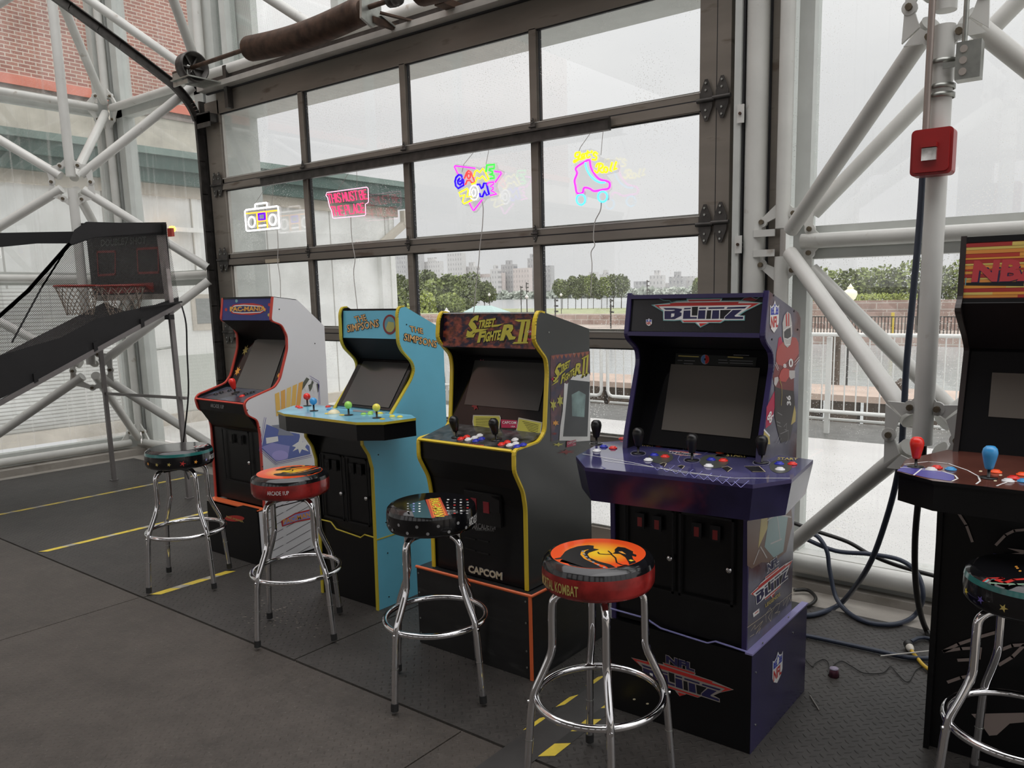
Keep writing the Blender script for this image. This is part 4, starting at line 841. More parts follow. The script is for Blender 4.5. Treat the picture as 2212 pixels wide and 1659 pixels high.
rs.prism([(0, 0), (0.52, 0), (0.52, 0.02), (0.36, 0.02), (0.30, 0.0)], (x0, -1.455, 0.32), X, Z, -0.02, m_blk); rs = rs.build('riser', c1)
mb = MB(); mb.box(x1+0.004, x1+0.0055, -1.445, -0.93, 0.01, 0.325, m_wlam); pl = PL((x1+0.006, 0, 0), X)
K = crop(400, 860, 4.253)
for i in range(9):
    y0_ = 1060+i*75; ribbon(mb, pl, K((745, y0_), (900, y0_-85)), 0.0028, i_bk, 0.0005); ribbon(mb, pl, K((930, y0_-100), (1150, y0_-225)), 0.0028, i_bk, 0.0005)
dec(mb, pl, K((880, 1130), (1010, 1055), (1150, 1020), (1150, 1115), (1020, 1140), (890, 1180)), i_rd, 0.0008); dec(mb, pl, K((895, 1132), (1010, 1068), (1150, 1035), (1150, 1100), (1020, 1128), (900, 1168)), i_lb, 0.0012)
tpx(mb, 'PAC-MAN', pl, K((900, 1160))[0], K((1150, 1088))[0], K((895, 1115))[0], i_or, 0.02, 0.002)
mb.build('riser_art', rs)
mb = MB(); K = crop(400, 860, 4.253); plr = PL((0, -1.4555, 0), -Y); dec(mb, plr, K(*ell(455, 1105, 90, 28, 20, 0.25)), i_rd, 0.001); tpx(mb, 'PAC-MANIA', plr, K((385, 1100))[0], K((540, 1145))[0], K((380, 1078))[0], i_gold, 0.02, 0.0018); mb.build('riser_front_art', rs)
trim(c1, x0, x1, [(-1.45, 0.332), (-1.40, 0.334)], m_orange, 0.003)
# side artwork: framed panel of blue and violet shapes under a striped awning
mb = MB(); pl = PL((x1, 0, 0), X); K = crop(400, 860, 4.253); m_frame = i_pur
hexa = K((725, 180), (680, 480), (830, 610), (1160, 530), (1150, 430), (1060, 380), (1060, 240), (1215, 20), (1250, -180))
dec(mb, pl, K((745, 240), (700, 465), (835, 585), (1150, 515), (1140, 440), (1060, 390), (1050, 330), (900, 300)), ik('art_blue', (0.12, 0.16, 0.42)), 0.001)
dec(mb, pl, K((700, 450), (800, 410), (960, 440), (940, 560), (835, 582)), i_lb, 0.0014); dec(mb, pl, K(*ell(870, 525, 75, 45, 22, 0)), ik('art_lilac', (0.42, 0.38, 0.75)), 0.0018)
dec(mb, pl, K((980, 440), (1040, 400), (1060, 330), (1075, 405), (1130, 400), (1100, 450), (1135, 490), (1070, 470), (1050, 510), (1035, 465), (985, 490), (1015, 450)), i_wh, 0.0018)
dec(mb, pl, K((740, 365), (850, 350), (855, 395), (745, 420)), i_wh, 0.0018); dec(mb, pl, K((790, 250), (860, 290), (850, 340), (1000, 345), (930, 280), (900, 240)), ik('art_slate', (0.25, 0.27, 0.33)), 0.0014)
ribbon(mb, pl, K((740, 180), (690, 470), (832, 598), (1160, 525)), 0.003, i_pur, 0.002); ribbon(mb, pl, K((725, 175), (677, 480), (830, 612), (1160, 540)), 0.0018, i_pur, 0.002)
K = crop(590, 650, 5.821)
for i in range(5):
    dec(mb, pl, K((335+i*52, 1080-i*10), (372+i*52, 1030+i*6), (420+i*34, 960+i*18), (455+i*27, 985+i*18), (395+i*44, 1075+i*15), (360+i*50, 1130+i*6)), ik('art_olive_grey', (0.10, 0.11, 0.08)) if i % 2 == 0 else i_wh, 0.0012)
ribbon(mb, pl, K((455, 940), (575, 1010), (590, 1300)), 0.002, i_pur, 0.002); ribbon(mb, pl, K((470, 975), (565, 1030), (575, 1300)), 0.002, i_pur, 0.002)
for i in range(5): dec(mb, pl, K((20+i*75, 1170-i*34), (75+i*75, 1145-i*34), (95+i*60, 1430-i*20), (40+i*60, 1450-i*20)), ik('art_amber_%d' % (i % 3), [(0.80, 0.50, 0.12), (0.78, 0.42, 0.10), (0.82, 0.58, 0.18)][i % 3]), 0.0013)
mb.build('side_art', c1)
screws(c1, pl, [(603, 668), (680, 742), (534, 886), (561, 923), (567, 1008)])

# ================================================================ cabinet 2: blue with yellow edging
x0, x1 = 3.065, 3.515
c2 = thing('arcade_cabinet', 'sky blue arcade cabinet with yellow edging and four ball top joysticks', 'arcade machine', ((x0+x1)/2, -1.3, 0), 'arcade cabinets along the door')
m_sky = mat('sky_blue_laminate', (0.15, 0.50, 0.66), 0.32, noise=0.03); m_yt = mat('yellow_t_molding', (0.58, 0.47, 0.04), 0.35)
front = rnd_pts([(-1.255, 1.495), (-1.285, 1.492), (-1.30, 1.46), (-1.302, 1.32), (-1.285, 1.28), (-1.215, 1.215), (-1.203, 1.175), (-1.225, 1.13), (-1.385, 0.955)])
low = [(-1.56, 0.93), (-1.56, 0.845), (-1.525, 0.79), (-1.507, 0.72), (-1.512, 0.36), (-1.52, 0.0)]
prof = [(-0.99, 0.0), (-0.99, 1.37)]+front+low
for x, s in ((x1, 1), (x0, -1)): panel_side(c2, x, prof, th, m_sky if s > 0 else m_blk, s)
for xa in (x1-th, x0): trim(c2, xa, xa+th, front, m_yt); trim(c2, xa, xa+th, low, m_yt)
a, b = x0+th, x1-th
strip('top_panel', c2, a, b, [(-1.0, 1.36), (-1.25, 1.475)], 0.01, m_blk); strip('back_panel', c2, a, b, [(-1.0, 1.36), (-1.0, 0)], 0.01, m_blk)
mq = MB(); pl = slab(mq, a, b, (-1.292, 1.335), (-1.282, 1.475), 0.01, m_sky); mq = mq.build('marquee', c2)
K = crop(590, 650, 5.821); mb = MB(); i_so = ik('peach_orange', (0.85, 0.48, 0.18))
tpx(mb, 'THE', pl, K((1045, 275))[0], K((1185, 245))[0], K((1020, 200))[0], i_so, 0.01, 0.0026, ol=i_bk, olb=0.05)
tpx(mb, 'SIMPSONS', pl, K((940, 395))[0], K((1335, 325))[0], K((932, 305))[0], i_so, 0.01, 0.0026, ol=i_bk, olb=0.05)
dec(mb, pl, K(*ell(1470, 297, 88, 126)), i_dkr, 0.0012); dec(mb, pl, K(*ell(1470, 297, 66, 100)), ik('emblem_teal', (0.12, 0.30, 0.36)), 0.0016)
dec(mb, pl, K((1420, 350), (1450, 260), (1520, 270), (1530, 340), (1490, 390), (1440, 385)), ik('emblem_olive', (0.42, 0.40, 0.12)), 0.002); mb.build('marquee_art', mq)
strip('speaker_panel', c2, a, b, [(-1.19, 1.22), (-1.292, 1.335)], 0.01, m_blkm)
bz = MB(); plb = slab(bz, a, b, (-1.36, 0.985), (-1.17, 1.24), 0.01, m_bez); bz.build('bezel', c2)
O = Vec((a, -1.36, 0.985)); V = Vec((0, 0.19, 0.255)); mb = MB(); mb.prism([(0.04, 0.04), (0.395, 0.04), (0.395, 0.86), (0.04, 0.86)], O+plb.N*0.004, X, V, -0.002, m_scr); mb.build('screen', c2)
dk_ = [(2.79, -1.42), (2.90, -1.60), (3.02, -1.64), (3.57, -1.64), (3.68, -1.57), (3.715, -1.40), (3.62, -1.34), (2.86, -1.34)]
mb = MB(); m_skyd = mat('sky_blue_printed_deck', (0.20, 0.50, 0.64), 0.12, noise=0.25, nscale=6); mb.prism(dk_, (0, 0, 0.970), X, Y, -0.012, m_skyd, m_yt); cpn = mb.build('control_panel', c2)
mb = MB(); mb.prism([(lerp(3.25, p[0], 0.985), p[1]+0.004) for p in dk_], (0, 0, 0.957), X, Y, -0.075, m_blk); mb.build('control_box', c2)
strip('deck_rear', c2, a, b, [(-1.35, 0.985), (-1.36, 0.972)][::-1], 0.02, m_skyd)
ppl = PL((0, 0, 0.9705), Z); K = crop(600, 850, 3.455); mb = MB()
for q in (((560, 120), (820, 135), (800, 150), (560, 135)), ((470, 98), (560, 105), (560, 118), (470, 110))): dec(mb, ppl, K(*q), i_gr, 0.0005)
for q in ((480, 160), (780, 190), (370, 150)): dec(mb, ppl, K(*ell(q[0], q[1], 22, 6, 10)), i_yl, 0.0005)
mb.build('deck_art', cpn)
for q, m in (((222, 92), 'r'), ((270, 130), 'c'), ((530, 162), 'g'), ((740, 183), 'y')): joystick(c2, ppl.p(K(q)[0]), 'ball', BC[m], Z, 1.15)
for q, m in (((150, 100), 'r'), ((168, 108), 'r'), ((375, 100), 'r'), ((385, 120), 'c'), ((430, 104), 'c'), ((405, 126), 'c'), ((640, 155), 'g'), ((690, 155), 'g'), ((692, 143), 'g'), ((765, 150), 'y'), ((855, 173), 'y'), ((912, 176), 'y'), ((597, 108), 'w'), ((665, 116), 'w'), ((690, 124), 'w')): button(c2, ppl.p(K(q)[0]), BC[m], Z, 0.95)
MB().lathe([(0.032, 0), (0.030, 0.004), (0.024, 0.012), (0.012, 0.018), (0.0001, 0.02)], plast('cream', (0.75, 0.68, 0.45)), ppl.p(K((418, 147))[0]), 20).build('trackball', c2)
strip('lower_front_panel', c2, a, b, [(-1.50, 0.0), (-1.497, 0.88)], 0.012, m_blk)
coin_doors(c2, 3.10, 3.48, -1.508, 0.42, 0.76, 2)
mb = MB(); mb.tube([(a, -1.512, 0.40), (3.17, -1.512, 0.40), (3.21, -1.512, 0.368), (3.40, -1.512, 0.355), (3.43, -1.512, 0.375), (b, -1.512, 0.372)], 0.004, m_yt, 6); mb.build('riser_trim', c2)
mb = MB(); mb.bar((x1+0.001, -1.515, 0.362), (x1+0.001, -0.99, 0.362), 0.002, 0.006, m_yt); mb.build('riser_trim', c2)
mb = MB(); pl = PL((x1, 0, 0), X); K = crop(590, 650, 5.821)
tpx(mb, 'THE', pl, K((1720, 380))[0], K((1885, 415))[0], K((1712, 312))[0], i_so, 0.01, 0.0024, ol=i_bk, olb=0.05)
tpx(mb, 'SIMPSONS', pl, K((1640, 495))[0], K((2050, 590))[0], K((1648, 405))[0], i_so, 0.01, 0.0024, ol=i_bk, olb=0.05); mb.build('side_lettering', c2)
K = crop(600, 850, 3.455); screws(c2, pl, K((750, 457), (807, 963), (820, 1190), (830, 1517))+[(878, 701), (947, 742)])

# ================================================================ cabinet 3: black with yellow edging
x0, x1 = 4.02, 4.56
c3 = thing('arcade_cabinet', 'black arcade cabinet with yellow edging, torn paper side art and two black bat joysticks', 'arcade machine', ((x0+x1)/2, -1.4, 0), 'arcade cabinets along the door')
m_dkg = mat('dark_grey_laminate', (0.035, 0.038, 0.036), 0.22); m_yb = mat('bright_yellow_t_molding', (0.72, 0.53, 0.03), 0.32)
front = rnd_pts([(-1.485, 1.468), (-1.52, 1.475), (-1.542, 1.44), (-1.552, 1.36), (-1.52, 1.325), (-1.475, 1.285), (-1.468, 1.23), (-1.492, 0.99), (-1.535, 0.955), (-1.69, 0.945), (-1.692, 0.862), (-1.64, 0.77), (-1.627, 0.70), (-1.63, 0.36)])
prof = [(-1.17, 0.36), (-1.17, 1.39)]+front
for x, s in ((x1, 1), (x0, -1)): panel_side(c3, x, prof, th, m_dkg if s > 0 else m_blk, s); trim(c3, *((x1-th, x1) if s > 0 else (x0, x0+th)), front, m_yb)
a, b = x0+th, x1-th
strip('top_panel', c3, a, b, [(-1.18, 1.385), (-1.49, 1.46)], 0.01, m_blk); strip('back_panel', c3, a, b, [(-1.18, 1.38), (-1.18, 0.36)], 0.01, m_blk)
m_flame = mat('brown_red_flame_print', (0.20, 0.045, 0.025), 0.3, noise=0.95, nscale=34, dirt=(0.012, 0.008, 0.03), dscale=26, dthr=0.46, stretch=(1, 1, 1.6))
mq = MB(); pl = slab(mq, a, b, (-1.53, 1.325), (-1.512, 1.465), 0.01, m_flame); mq.box(a, b, -1.518, -1.50, 1.465, 1.468, m_wlam); mq = mq.build('marquee', c3)
def sf_logo(mb, pl, K, Q, m):
    for t, BL, BR, TL in Q: tpx(mb, t, pl, K(BL)[0], K(BR)[0], K(TL)[0], m, 0.045, 0.0026, ol=i_bk, olb=0.04)
mb = MB(); K = crop(910, 650, 4.741); i_sfy = ik('acid_yellow', (0.52, 0.47, 0.05))
sf_logo(mb, pl, K, (('S', (455, 385), (560, 330), (500, 185)), ('TREET', (580, 285), (750, 262), (598, 200)), ('F', (575, 430), (645, 420), (600, 315)), ('IGHTE', (640, 425), (805, 400), (660, 320)), ('R', (805, 410), (955, 395), (850, 245)), ('I', (990, 420), (1030, 420), (1030, 205)), ('I', (1045, 420), (1085, 420), (1085, 205))), i_sfy)
for q in (((955, 195), (1130, 190), (1110, 210), (1000, 215)), ((935, 440), (1100, 435), (1095, 420), (955, 422)), ((545, 290), (700, 285), (640, 305), (550, 330)), ((440, 385), (560, 330), (540, 375), (480, 375)), ((720, 250), (850, 235), (790, 262), (725, 270)), ((850, 330), (960, 395), (975, 370), (900, 350))): dec(mb, pl, K(*q), i_sfy, 0.0028)
dec(mb, pl, K((1085, 292), (1165, 292), (1165, 350), (1085, 345)), i_mg, 0.0015); tpx(mb, 'CAPC', pl, K((1092, 325))[0], K((1165, 325))[0], K((1092, 305))[0], i_wh, 0.01, 0.003); dec(mb, pl, K((1050, 400), (1080, 355), (1110, 390), (1140, 365), (1160, 410)), i_mg, 0.0015)
mb.build('marquee_art', mq)
strip('speaker_panel', c3, a, b, [(-1.40, 1.28), (-1.53, 1.325)], 0.01, m_blkm)
bz = MB(); plb = slab(bz, a, b, (-1.50, 0.985), (-1.37, 1.30), 0.01, m_bez); bz = bz.build('bezel', c3)
O = Vec((a, -1.50, 0.985)); V = Vec((0, 0.13, 0.315)); mb = MB(); mb.prism([(0.06, 0.26), (0.47, 0.26), (0.47, 0.86), (0.06, 0.86)], O+plb.N*0.004, X, V, -0.002, m_scr); mb.build('screen', c3)
mb = MB(); i_nt = ik('note_yellow', (0.50, 0.47, 0.08)); i_cr = ik('paper_cream', (0.45, 0.43, 0.36))
rr = random.Random(8)
for q in (((535, 1170), (810, 1175), (820, 1200), (805, 1310), (540, 1315), (528, 1240)), ((1000, 1195), (1245, 1245), (1225, 1390), (1100, 1360), (975, 1330))):
    dec(mb, plb, K(*q), i_cr, 0.003); cx = sum(p[0] for p in q)/len(q); cy = sum(p[1] for p in q)/len(q); q2 = [(cx+(p[0]-cx)*0.93, cy+(p[1]-cy)*0.86) for p in q]; dec(mb, plb, K(*q2), i_nt, 0.0034)
    for i in range(6):
        t = 0.18+i*0.13; L0 = (lerp(q2[0][0], q2[-2][0], t)+18, lerp(q2[0][1], q2[-2][1], t)); L1 = (lerp(q2[1][0], q2[-3][0] if len(q2) > 5 else q2[2][0], t)-25, lerp(q2[1][1], q2[-3][1] if len(q2) > 5 else q2[2][1], t)); ribbon(mb, plb, K(L0, L1), 0.0016, i_bk, 0.0038)
dec(mb, plb, K((820, 1215), (985, 1225), (985, 1305), (825, 1300)), i_mg, 0.003); tpx(mb, 'CAPCOM', plb, K((835, 1260))[0], K((978, 1265))[0], K((835, 1232))[0], i_wh, 0.01, 0.004); tpx(mb, 'USA', plb, K((925, 1295))[0], K((968, 1297))[0], K((925, 1280))[0], i_wh, 0.01, 0.004)
for cx, cy, col in ((600, 780, i_nt), (620, 640, i_mg), (560, 960, i_nt), (605, 985, i_nt), (570, 900, i_dkr), (560, 1080, i_dkr)):
    dec(mb, plb, K(*[(cx+(45 if i % 2 else 22)*math.cos(2*PI*i/10)*rr.uniform(.6, 1), cy+(70 if i % 2 else 30)*math.sin(2*PI*i/10)*rr.uniform(.6, 1)) for i in range(10)]), col, 0.003)
for i in range(6): dec(mb, plb, K((590+i*118, 478+i*4), (680+i*118, 478+i*4), (672+i*118, 555+i*5), (600+i*118, 545+i*4)), ik('dull_maroon_card', (0.10, 0.03, 0.035)), 0.003)
mb.build('bezel_art', bz)
cp = MB(); ppl = slab(cp, a, b, (-1.686, 0.945), (-1.50, 0.985), 0.012, mat('black_marbled_panel', (0.045, 0.045, 0.045), 0.2, noise=0.9, nscale=30)); cpn = cp.build('control_panel', c3)
trim(c3, a, b, [(-1.692, 0.944), (-1.696, 0.940)], m_yb, 0.005)
for q in ((365, 1393), (770, 1424)): joystick(c3, ppl.p(K(q)[0]), 'bat', BC['k'], ppl.N, 1.25)
for q, m in (((405, 1415), 'r'), ((465, 1395), 'r'), ((480, 1423), 'w'), ((545, 1405), 'w'), ((597, 1382), 'w'), ((558, 1437), 'b'), ((618, 1417), 'b'), ((820, 1472), 'r'), ((880, 1450), 'r'), ((905, 1482), 'w'), ((965, 1465), 'w'), ((960, 1425), 'w'), ((980, 1495), 'b'), ((1045, 1477), 'b')): button(c3, ppl.p(K(q)[0]), BC[m], ppl.N, 0.95)
mb = MB(); tpx(mb, 'CAPCOM', ppl, K((470, 1480))[0], K((640, 1495))[0], K((470, 1462))[0], i_rd, 0.02, 0.0015)
mb.build('deck_lettering', cpn)
strip('lower_front_panel', c3, a, b, [(-1.62, 0.36), (-1.617, 0.70), (-1.63, 0.77), (-1.68, 0.86), (-1.682, 0.94)], 0.012, m_blk)
plf = PL((0, -1.62, 0.5), -Y); K = crop(900, 920, 2.9625); mb = MB()
tpx(mb, 'CAPCOM', plf, K((335, 935))[0], K((548, 985))[0], K((335, 890))[0], i_sk, 0.03, 0.003, ol=i_gr, olb=0.03)
tpx(mb, 'ARCADE1UP', plf, K((358, 660))[0], K((515, 665))[0], K((358, 620))[0], i_gr, 0.02, 0.002); tpx(mb, 'LEGACY EDITION', plf, K((380, 668))[0], K((495, 675))[0], K((380, 658))[0], i_gr, 0.0, 0.002)
mb.build('front_lettering', c3)
co = MB(); g = plf; q0 = g.p(K((315, 400))[0]); q1 = g.p(K((545, 440))[0]); co.box(q0.x, q1.x, -1.632, -1.62, 0.60, 0.735, m_blkpl); co.box(q0.x+0.004, q1.x-0.004, -1.634, -1.630, 0.66, 0.73, m_bez)
o = co.build('coin_door', c3)
for q in ((380, 490), (460, 515)): c = g.p(K(q)[0]); MB().box(c.x-0.015, c.x+0.015, -1.637, -1.632, c.z-0.025, c.z+0.022, ik('dim_red_slot', (0.28, 0.02, 0.03))).build('coin_slot', o)
for q in ((345, 790), (430, 815), (345, 720), (430, 735)): c = g.p(K(q)[0]); MB().box(c.x-0.03, c.x+0.03, -1.624, -1.62, c.z-0.003, c.z+0.003, m_blkpl).build('vent_slot', c3)
rs = MB(); rs.box(3.955, 4.605, -1.665, -1.10, 0, 0.355, mat('scuffed_black_laminate', (0.014, 0.014, 0.014), 0.38, noise=0.3, dirt=(0.05, 0.05, 0.048), dscale=5, dthr=0.62, stretch=(1, 1, 3))); rs = rs.build('riser', c3)
mb = MB(); mb.tube([(3.955, -1.667, 0.357), (4.605, -1.667, 0.357), (4.607, -1.10, 0.357)], 0.007, m_orange, 6); mb.bar((4.598, -1.667, 0), (4.598, -1.667, 0.357), 0.014, 0.008, m_orange, up=Y); mb.build('riser_trim', c3)
for z in (0.05, 0.12, 0.24, 0.33):
    MB().cyl((4.575, -1.668, z), (4.575, -1.671, z), 0.004, m_galv, 8).build('screw', rs); MB().cyl((3.97, -1.668, z), (3.97, -1.671, z), 0.004, m_galv, 8).build('screw', rs)
# torn paper art on the right side
mb = MB(); pl = PL((x1, 0, 0), X); K = crop(910, 650, 4.741)
dec(mb, pl, K((1322, 560), (1400, 545), (1560, 535), (1725, 512), (1728, 760), (1460, 860), (1430, 1180), (1400, 1420), (1325, 1440)), mat('dull_violet_flame_print', (0.10, 0.04, 0.05), 0.3, noise=0.85, nscale=15, dirt=(0.03, 0.028, 0.07), dscale=9, dthr=0.5), 0.001)
rr = random.Random(4)
for i in range(9): xx = 1330+i*43; dec(mb, pl, K((xx, 563-i*5), (xx+40, 558-i*5), (xx+22, 600-i*5+rr.uniform(0, 18))), ik('rust_flame', (0.32, 0.10, 0.06)), 0.0014)
dec(mb, pl, K((1462, 840), (1490, 850), (1560, 760), (1722, 745), (1728, 1300), (1725, 1430), (1590, 1440), (1500, 1430), (1410, 1430), (1420, 1290), (1445, 1130), (1455, 980)), i_wh, 0.0016)
dec(mb, pl, K((1505, 805), (1722, 828), (1698, 1388), (1448, 1388)), mat('dark_photo_card', (0.035, 0.04, 0.045), 0.3, noise=0.6, nscale=5), 0.002)
dec(mb, pl, K((1535, 960), (1610, 920), (1680, 960), (1665, 1190), (1540, 1180)), mat('misty_teal_wash', (0.22, 0.32, 0.31), 0.4, noise=0.5, nscale=12), 0.0024)
sf_logo(mb, pl, K, (('S', (1340, 850), (1405, 790), (1370, 675)), ('TREET', (1415, 735), (1512, 680), (1425, 655)), ('F', (1420, 855), (1455, 825), (1435, 760)), ('IGHTE', (1455, 835), (1562, 755), (1458, 760)), ('R', (1560, 770), (1632, 740), (1580, 645)), ('I', (1640, 780), (1660, 770), (1655, 590)), ('I', (1675, 765), (1695, 755), (1690, 570))), i_sfy)
for q in (((1635, 590), (1712, 545), (1708, 562), (1650, 600)), ((1625, 790), (1710, 745), (1708, 732), (1635, 772)), ((1325, 870), (1400, 800), (1395, 830), (1350, 855)), ((1405, 740), (1490, 690), (1450, 725), (1410, 765))): dec(mb, pl, K(*q), i_sfy, 0.0026)
for cx, cy, rx, ry, m in ((1350, 1065, 45, 70, i_nt), (1415, 1020, 45, 80, i_nt), (1345, 800, 35, 28, i_mg), (1370, 1250, 45, 40, i_or), (1360, 1360, 40, 22, i_dkr), (1400, 1470, 75, 22, i_nt), (1480, 1545, 110, 30, i_dkr)):
    dec(mb, pl, K(*[(cx+rx*(1 if i % 2 else .45)*math.cos(2*PI*i/12)*rr.uniform(.7, 1), cy+ry*(1 if i % 2 else .45)*math.sin(2*PI*i/12)*rr.uniform(.7, 1)) for i in range(12)]), m, 0.0026)
dec(mb, pl, K((1485, 1440), (1580, 1420), (1578, 1480), (1482, 1500)), i_mg, 0.003); tpx(mb, 'CAPCOM', pl, K((1492, 1472))[0], K((1574, 1450))[0], K((1492, 1448))[0], i_wh, 0.01, 0.0036); tpx(mb, 'USA', pl, K((1545, 1480))[0], K((1574, 1472))[0], K((1545, 1468))[0], i_wh, 0.01, 0.0036)
mb.build('side_art', c3)
screws(c3, pl, K((1305, 322),)+K((1560, 540), (1720, 310)), m_galv)
# ================================================================ cabinet 4: purple edging, football art
x0, x1 = 4.975, 5.50
c4 = thing('arcade_cabinet', 'purple edged arcade cabinet with football art and a wide four player deck', 'arcade machine', ((x0+x1)/2, -1.45, 0), 'arcade cabinets along the door')
m_pt = mat('purple_t_molding', (0.035, 0.026, 0.10), 0.3); m_football = mat('grey_violet_side_print', (0.13, 0.13, 0.17), 0.16, noise=0.45, nscale=4, dirt=(0.10, 0.045, 0.05), dscale=3.5, dthr=0.5)
front = rnd_pts([(-1.535, 1.535), (-1.562, 1.39), (-1.545, 1.37), (-1.487, 1.335), (-1.478, 1.29), (-1.565, 1.03), (-1.575, 0.97)])
low = [(-1.655, 0.86), (-1.66, 0.80), (-1.655, 0.355)]
prof = [(-1.24, 0.355), (-1.235, 1.44), (-1.26, 1.46), (-1.535, 1.535)]+front[1:]+[(-1.66, 0.93)]+low
for x, s in ((x1, 1), (x0, -1)):
    panel_side(c4, x, prof, th, m_football if s > 0 else m_blk, s)
    for f_ in (front, low): trim(c4, *((x1-th, x1) if s > 0 else (x0, x0+th)), f_, m_pt)
a, b = x0+th, x1-th
strip('top_panel', c4, a, b, [(-1.25, 1.44), (-1.53, 1.515)], 0.01, m_blk); strip('back_panel', c4, a, b, [(-1.25, 1.44), (-1.25, 0.36)], 0.01, m_blk)
mq = MB(); pl = slab(mq, a, b, (-1.553, 1.40), (-1.532, 1.52), 0.01, mat('charcoal_marquee', (0.014, 0.014, 0.016), 0.25, noise=0.4, nscale=5)); mq.bar((a, -1.540, 1.523), (b, -1.540, 1.523), 0.014, 0.014, m_pt); mq.bar((a, -1.560, 1.394), (b, -1.560, 1.394), 0.014, 0.014, m_pt); mq = mq.build('marquee', c4)
PLM2 = pl; mb = MB(); K = crop(1380, 630, 7.373)
logo(mb, pl, K((235, 213))[0], K((1950, 182))[0], K((1665, 440))[0], 0.002)
dec(mb, pl, K((1660, 110), (1790, 85), (1900, 120), (1850, 150), (1660, 150)), i_dkr, 0.0014); ribbon(mb, pl, K((330, 110), (400, 140), (490, 145), (540, 180)), 0.002, i_tl); ribbon(mb, pl, K((1640, 140), (1680, 100), (1790, 85), (1870, 120), (1930, 85)), 0.0015, i_tl)
A_ = pl.p(K((118, 548))[0]); shield(mb, A_, pl.p(K((212, 548))[0])-A_, pl.p(K((118, 425))[0])-A_, pl.N, 0.002); mb.build('marquee_art', mq)
strip('speaker_panel', c4, a, b, [(-1.36, 1.335), (-1.555, 1.395)], 0.01, m_blkm)
bz = MB(); plb = slab(bz, a, b, (-1.50, 0.985), (-1.345, 1.345), 0.01, m_bez); bz = bz.build('bezel', c4)
K = crop(1360, 620, 4.879); mb = MB(); sp_ = [plb.p(q, 0.003) for q in K((340, 1505), (1275, 1600), (1378, 855), (440, 815))]; mb.flat(sp_, mat('reflection_greyed_screen', (0.135, 0.122, 0.105), 0.25)); mb.build('screen', c4)  # grey of the reflected hall is put into the screen colour
mb = MB(); dec(mb, plb, K((490, 700), (1345, 745), (1330, 840), (480, 815)), ik('instruction_strip', (0.025, 0.027, 0.024)), 0.002)
dec(mb, plb, K(*ell(798, 765, 44, 50, 24)), i_wh, 0.0024); dec(mb, plb, K(*[(798+42*math.cos(t), 765+48*math.sin(t)) for t in [PI/2+PI*i/12 for i in range(13)]]), ik('dial_blue', (0.10, 0.22, 0.45)), 0.0028); dec(mb, plb, K(*[(800+42*math.cos(t), 765+48*math.sin(t)) for t in [-PI/2+PI*i/12 for i in range(13)]]), i_rd, 0.0028); dec(mb, plb, K(*ell(798, 765, 10, 12, 12)), i_bk, 0.0032)
for q in (((520, 728), (730, 738)), ((1040, 740), (1195, 748))): ribbon(mb, plb, K(*q), 0.004, i_gold, 0.0026)
for q in (((510, 775), (560, 777)), ((580, 778), (690, 782)), ((575, 808), (670, 812)), ((940, 770), (1030, 775)), ((1060, 778), (1300, 785)), ((940, 800), (1040, 803)), ((1060, 803), (1300, 812)), ((1100, 718), (1260, 724))): ribbon(mb, plb, K(*q), 0.0018, i_gr, 0.0026)
mb.build('bezel_art', bz)
ZD = 0.978; dk_ = [(4.845, -1.52), (4.915, -1.79), (5.045, -1.925), (5.595, -1.865), (5.665, -1.74), (5.625, -1.43), (5.42, -1.40), (4.92, -1.42)]
m_deck = mat('purple_printed_deck', (0.05, 0.047, 0.13), 0.08, noise=0.5, nscale=5); m_apron = mat('purple_storm_print', (0.022, 0.018, 0.07), 0.2, noise=0.6, nscale=4, dirt=(0.13, 0.02, 0.05), dscale=3.2, dthr=0.56)
mb = MB(); mb.prism(dk_, (0, 0, ZD), X, Y, -0.012, m_deck, m_pt); cpn = mb.build('control_panel', c4)
mb = MB(); n = len(dk_); ce = Vec((5.25, -1.62, 0)); top = [Vec((p[0], p[1], ZD-0.012)) for p in dk_]; bot = [Vec((lerp(ce.x, p[0], 0.955), lerp(ce.y, p[1], 0.93), ZD-0.115)) for p in dk_]
mb.add(top+bot, [(i, (i+1) % n, n+(i+1) % n, n+i) for i in range(n)], m_apron); mb.add(bot, [tuple(range(n))], m_blk); box_ = mb.build('control_box', c4)
ppl = PL((0, 0, ZD+0.0005), Z); K = crop(1220, 900, 4.096); mb = MB()
for q in (((160, 330), (560, 400), (1000, 490), (1500, 545), (1990, 545)), ((350, 390), (800, 450), (1300, 520))): ribbon(mb, ppl, K(*q), 0.0035, i_wh, 0.0004)
for i in range(10):
    xx = 760+i*82; yy = 420+i*17; ribbon(mb, ppl, K((xx, yy), (xx+60, yy+55), (xx+130, yy-5)), 0.0018, i_lb, 0.0004)
for q in (((840, 420), (870, 408), (900, 415), (880, 445)), ((1000, 440), (1030, 430), (1060, 438), (1040, 462)), ((1390, 450), (1440, 440), (1480, 460), (1440, 490)), ((1590, 440), (1720, 440), (1775, 490), (1660, 490))): dec(mb, ppl, K(*q), i_bk, 0.0006); ribbon(mb, ppl, K(*q), 0.0022, i_sk, 0.0008)
for c_x, c_y, r_, s_ in ((650, 325, 66, 24), (1125, 385, 72, 26), (1740, 408, 75, 26), (280, 240, 60, 18)): ribbon(mb, ppl, K(*(ell(c_x, c_y, r_, s_, 26)+ell(c_x, c_y, r_, s_, 26)[:1])), 0.0022, i_gr, 0.0004)
for c_x, c_y, rx, ry in ((1320, 395, 130, 62), (850, 360, 110, 55), (1910, 440, 100, 62)): dec(mb, ppl, K(*ell(c_x, c_y, rx, ry, 22, 0.3)), ik('pad_green_grey', (0.05, 0.055, 0.045)), 0.0002)
dec(mb, ppl, K((1410, 280), (1560, 270), (1640, 330), (1600, 368), (1330, 350)), i_bk, 0.0002)
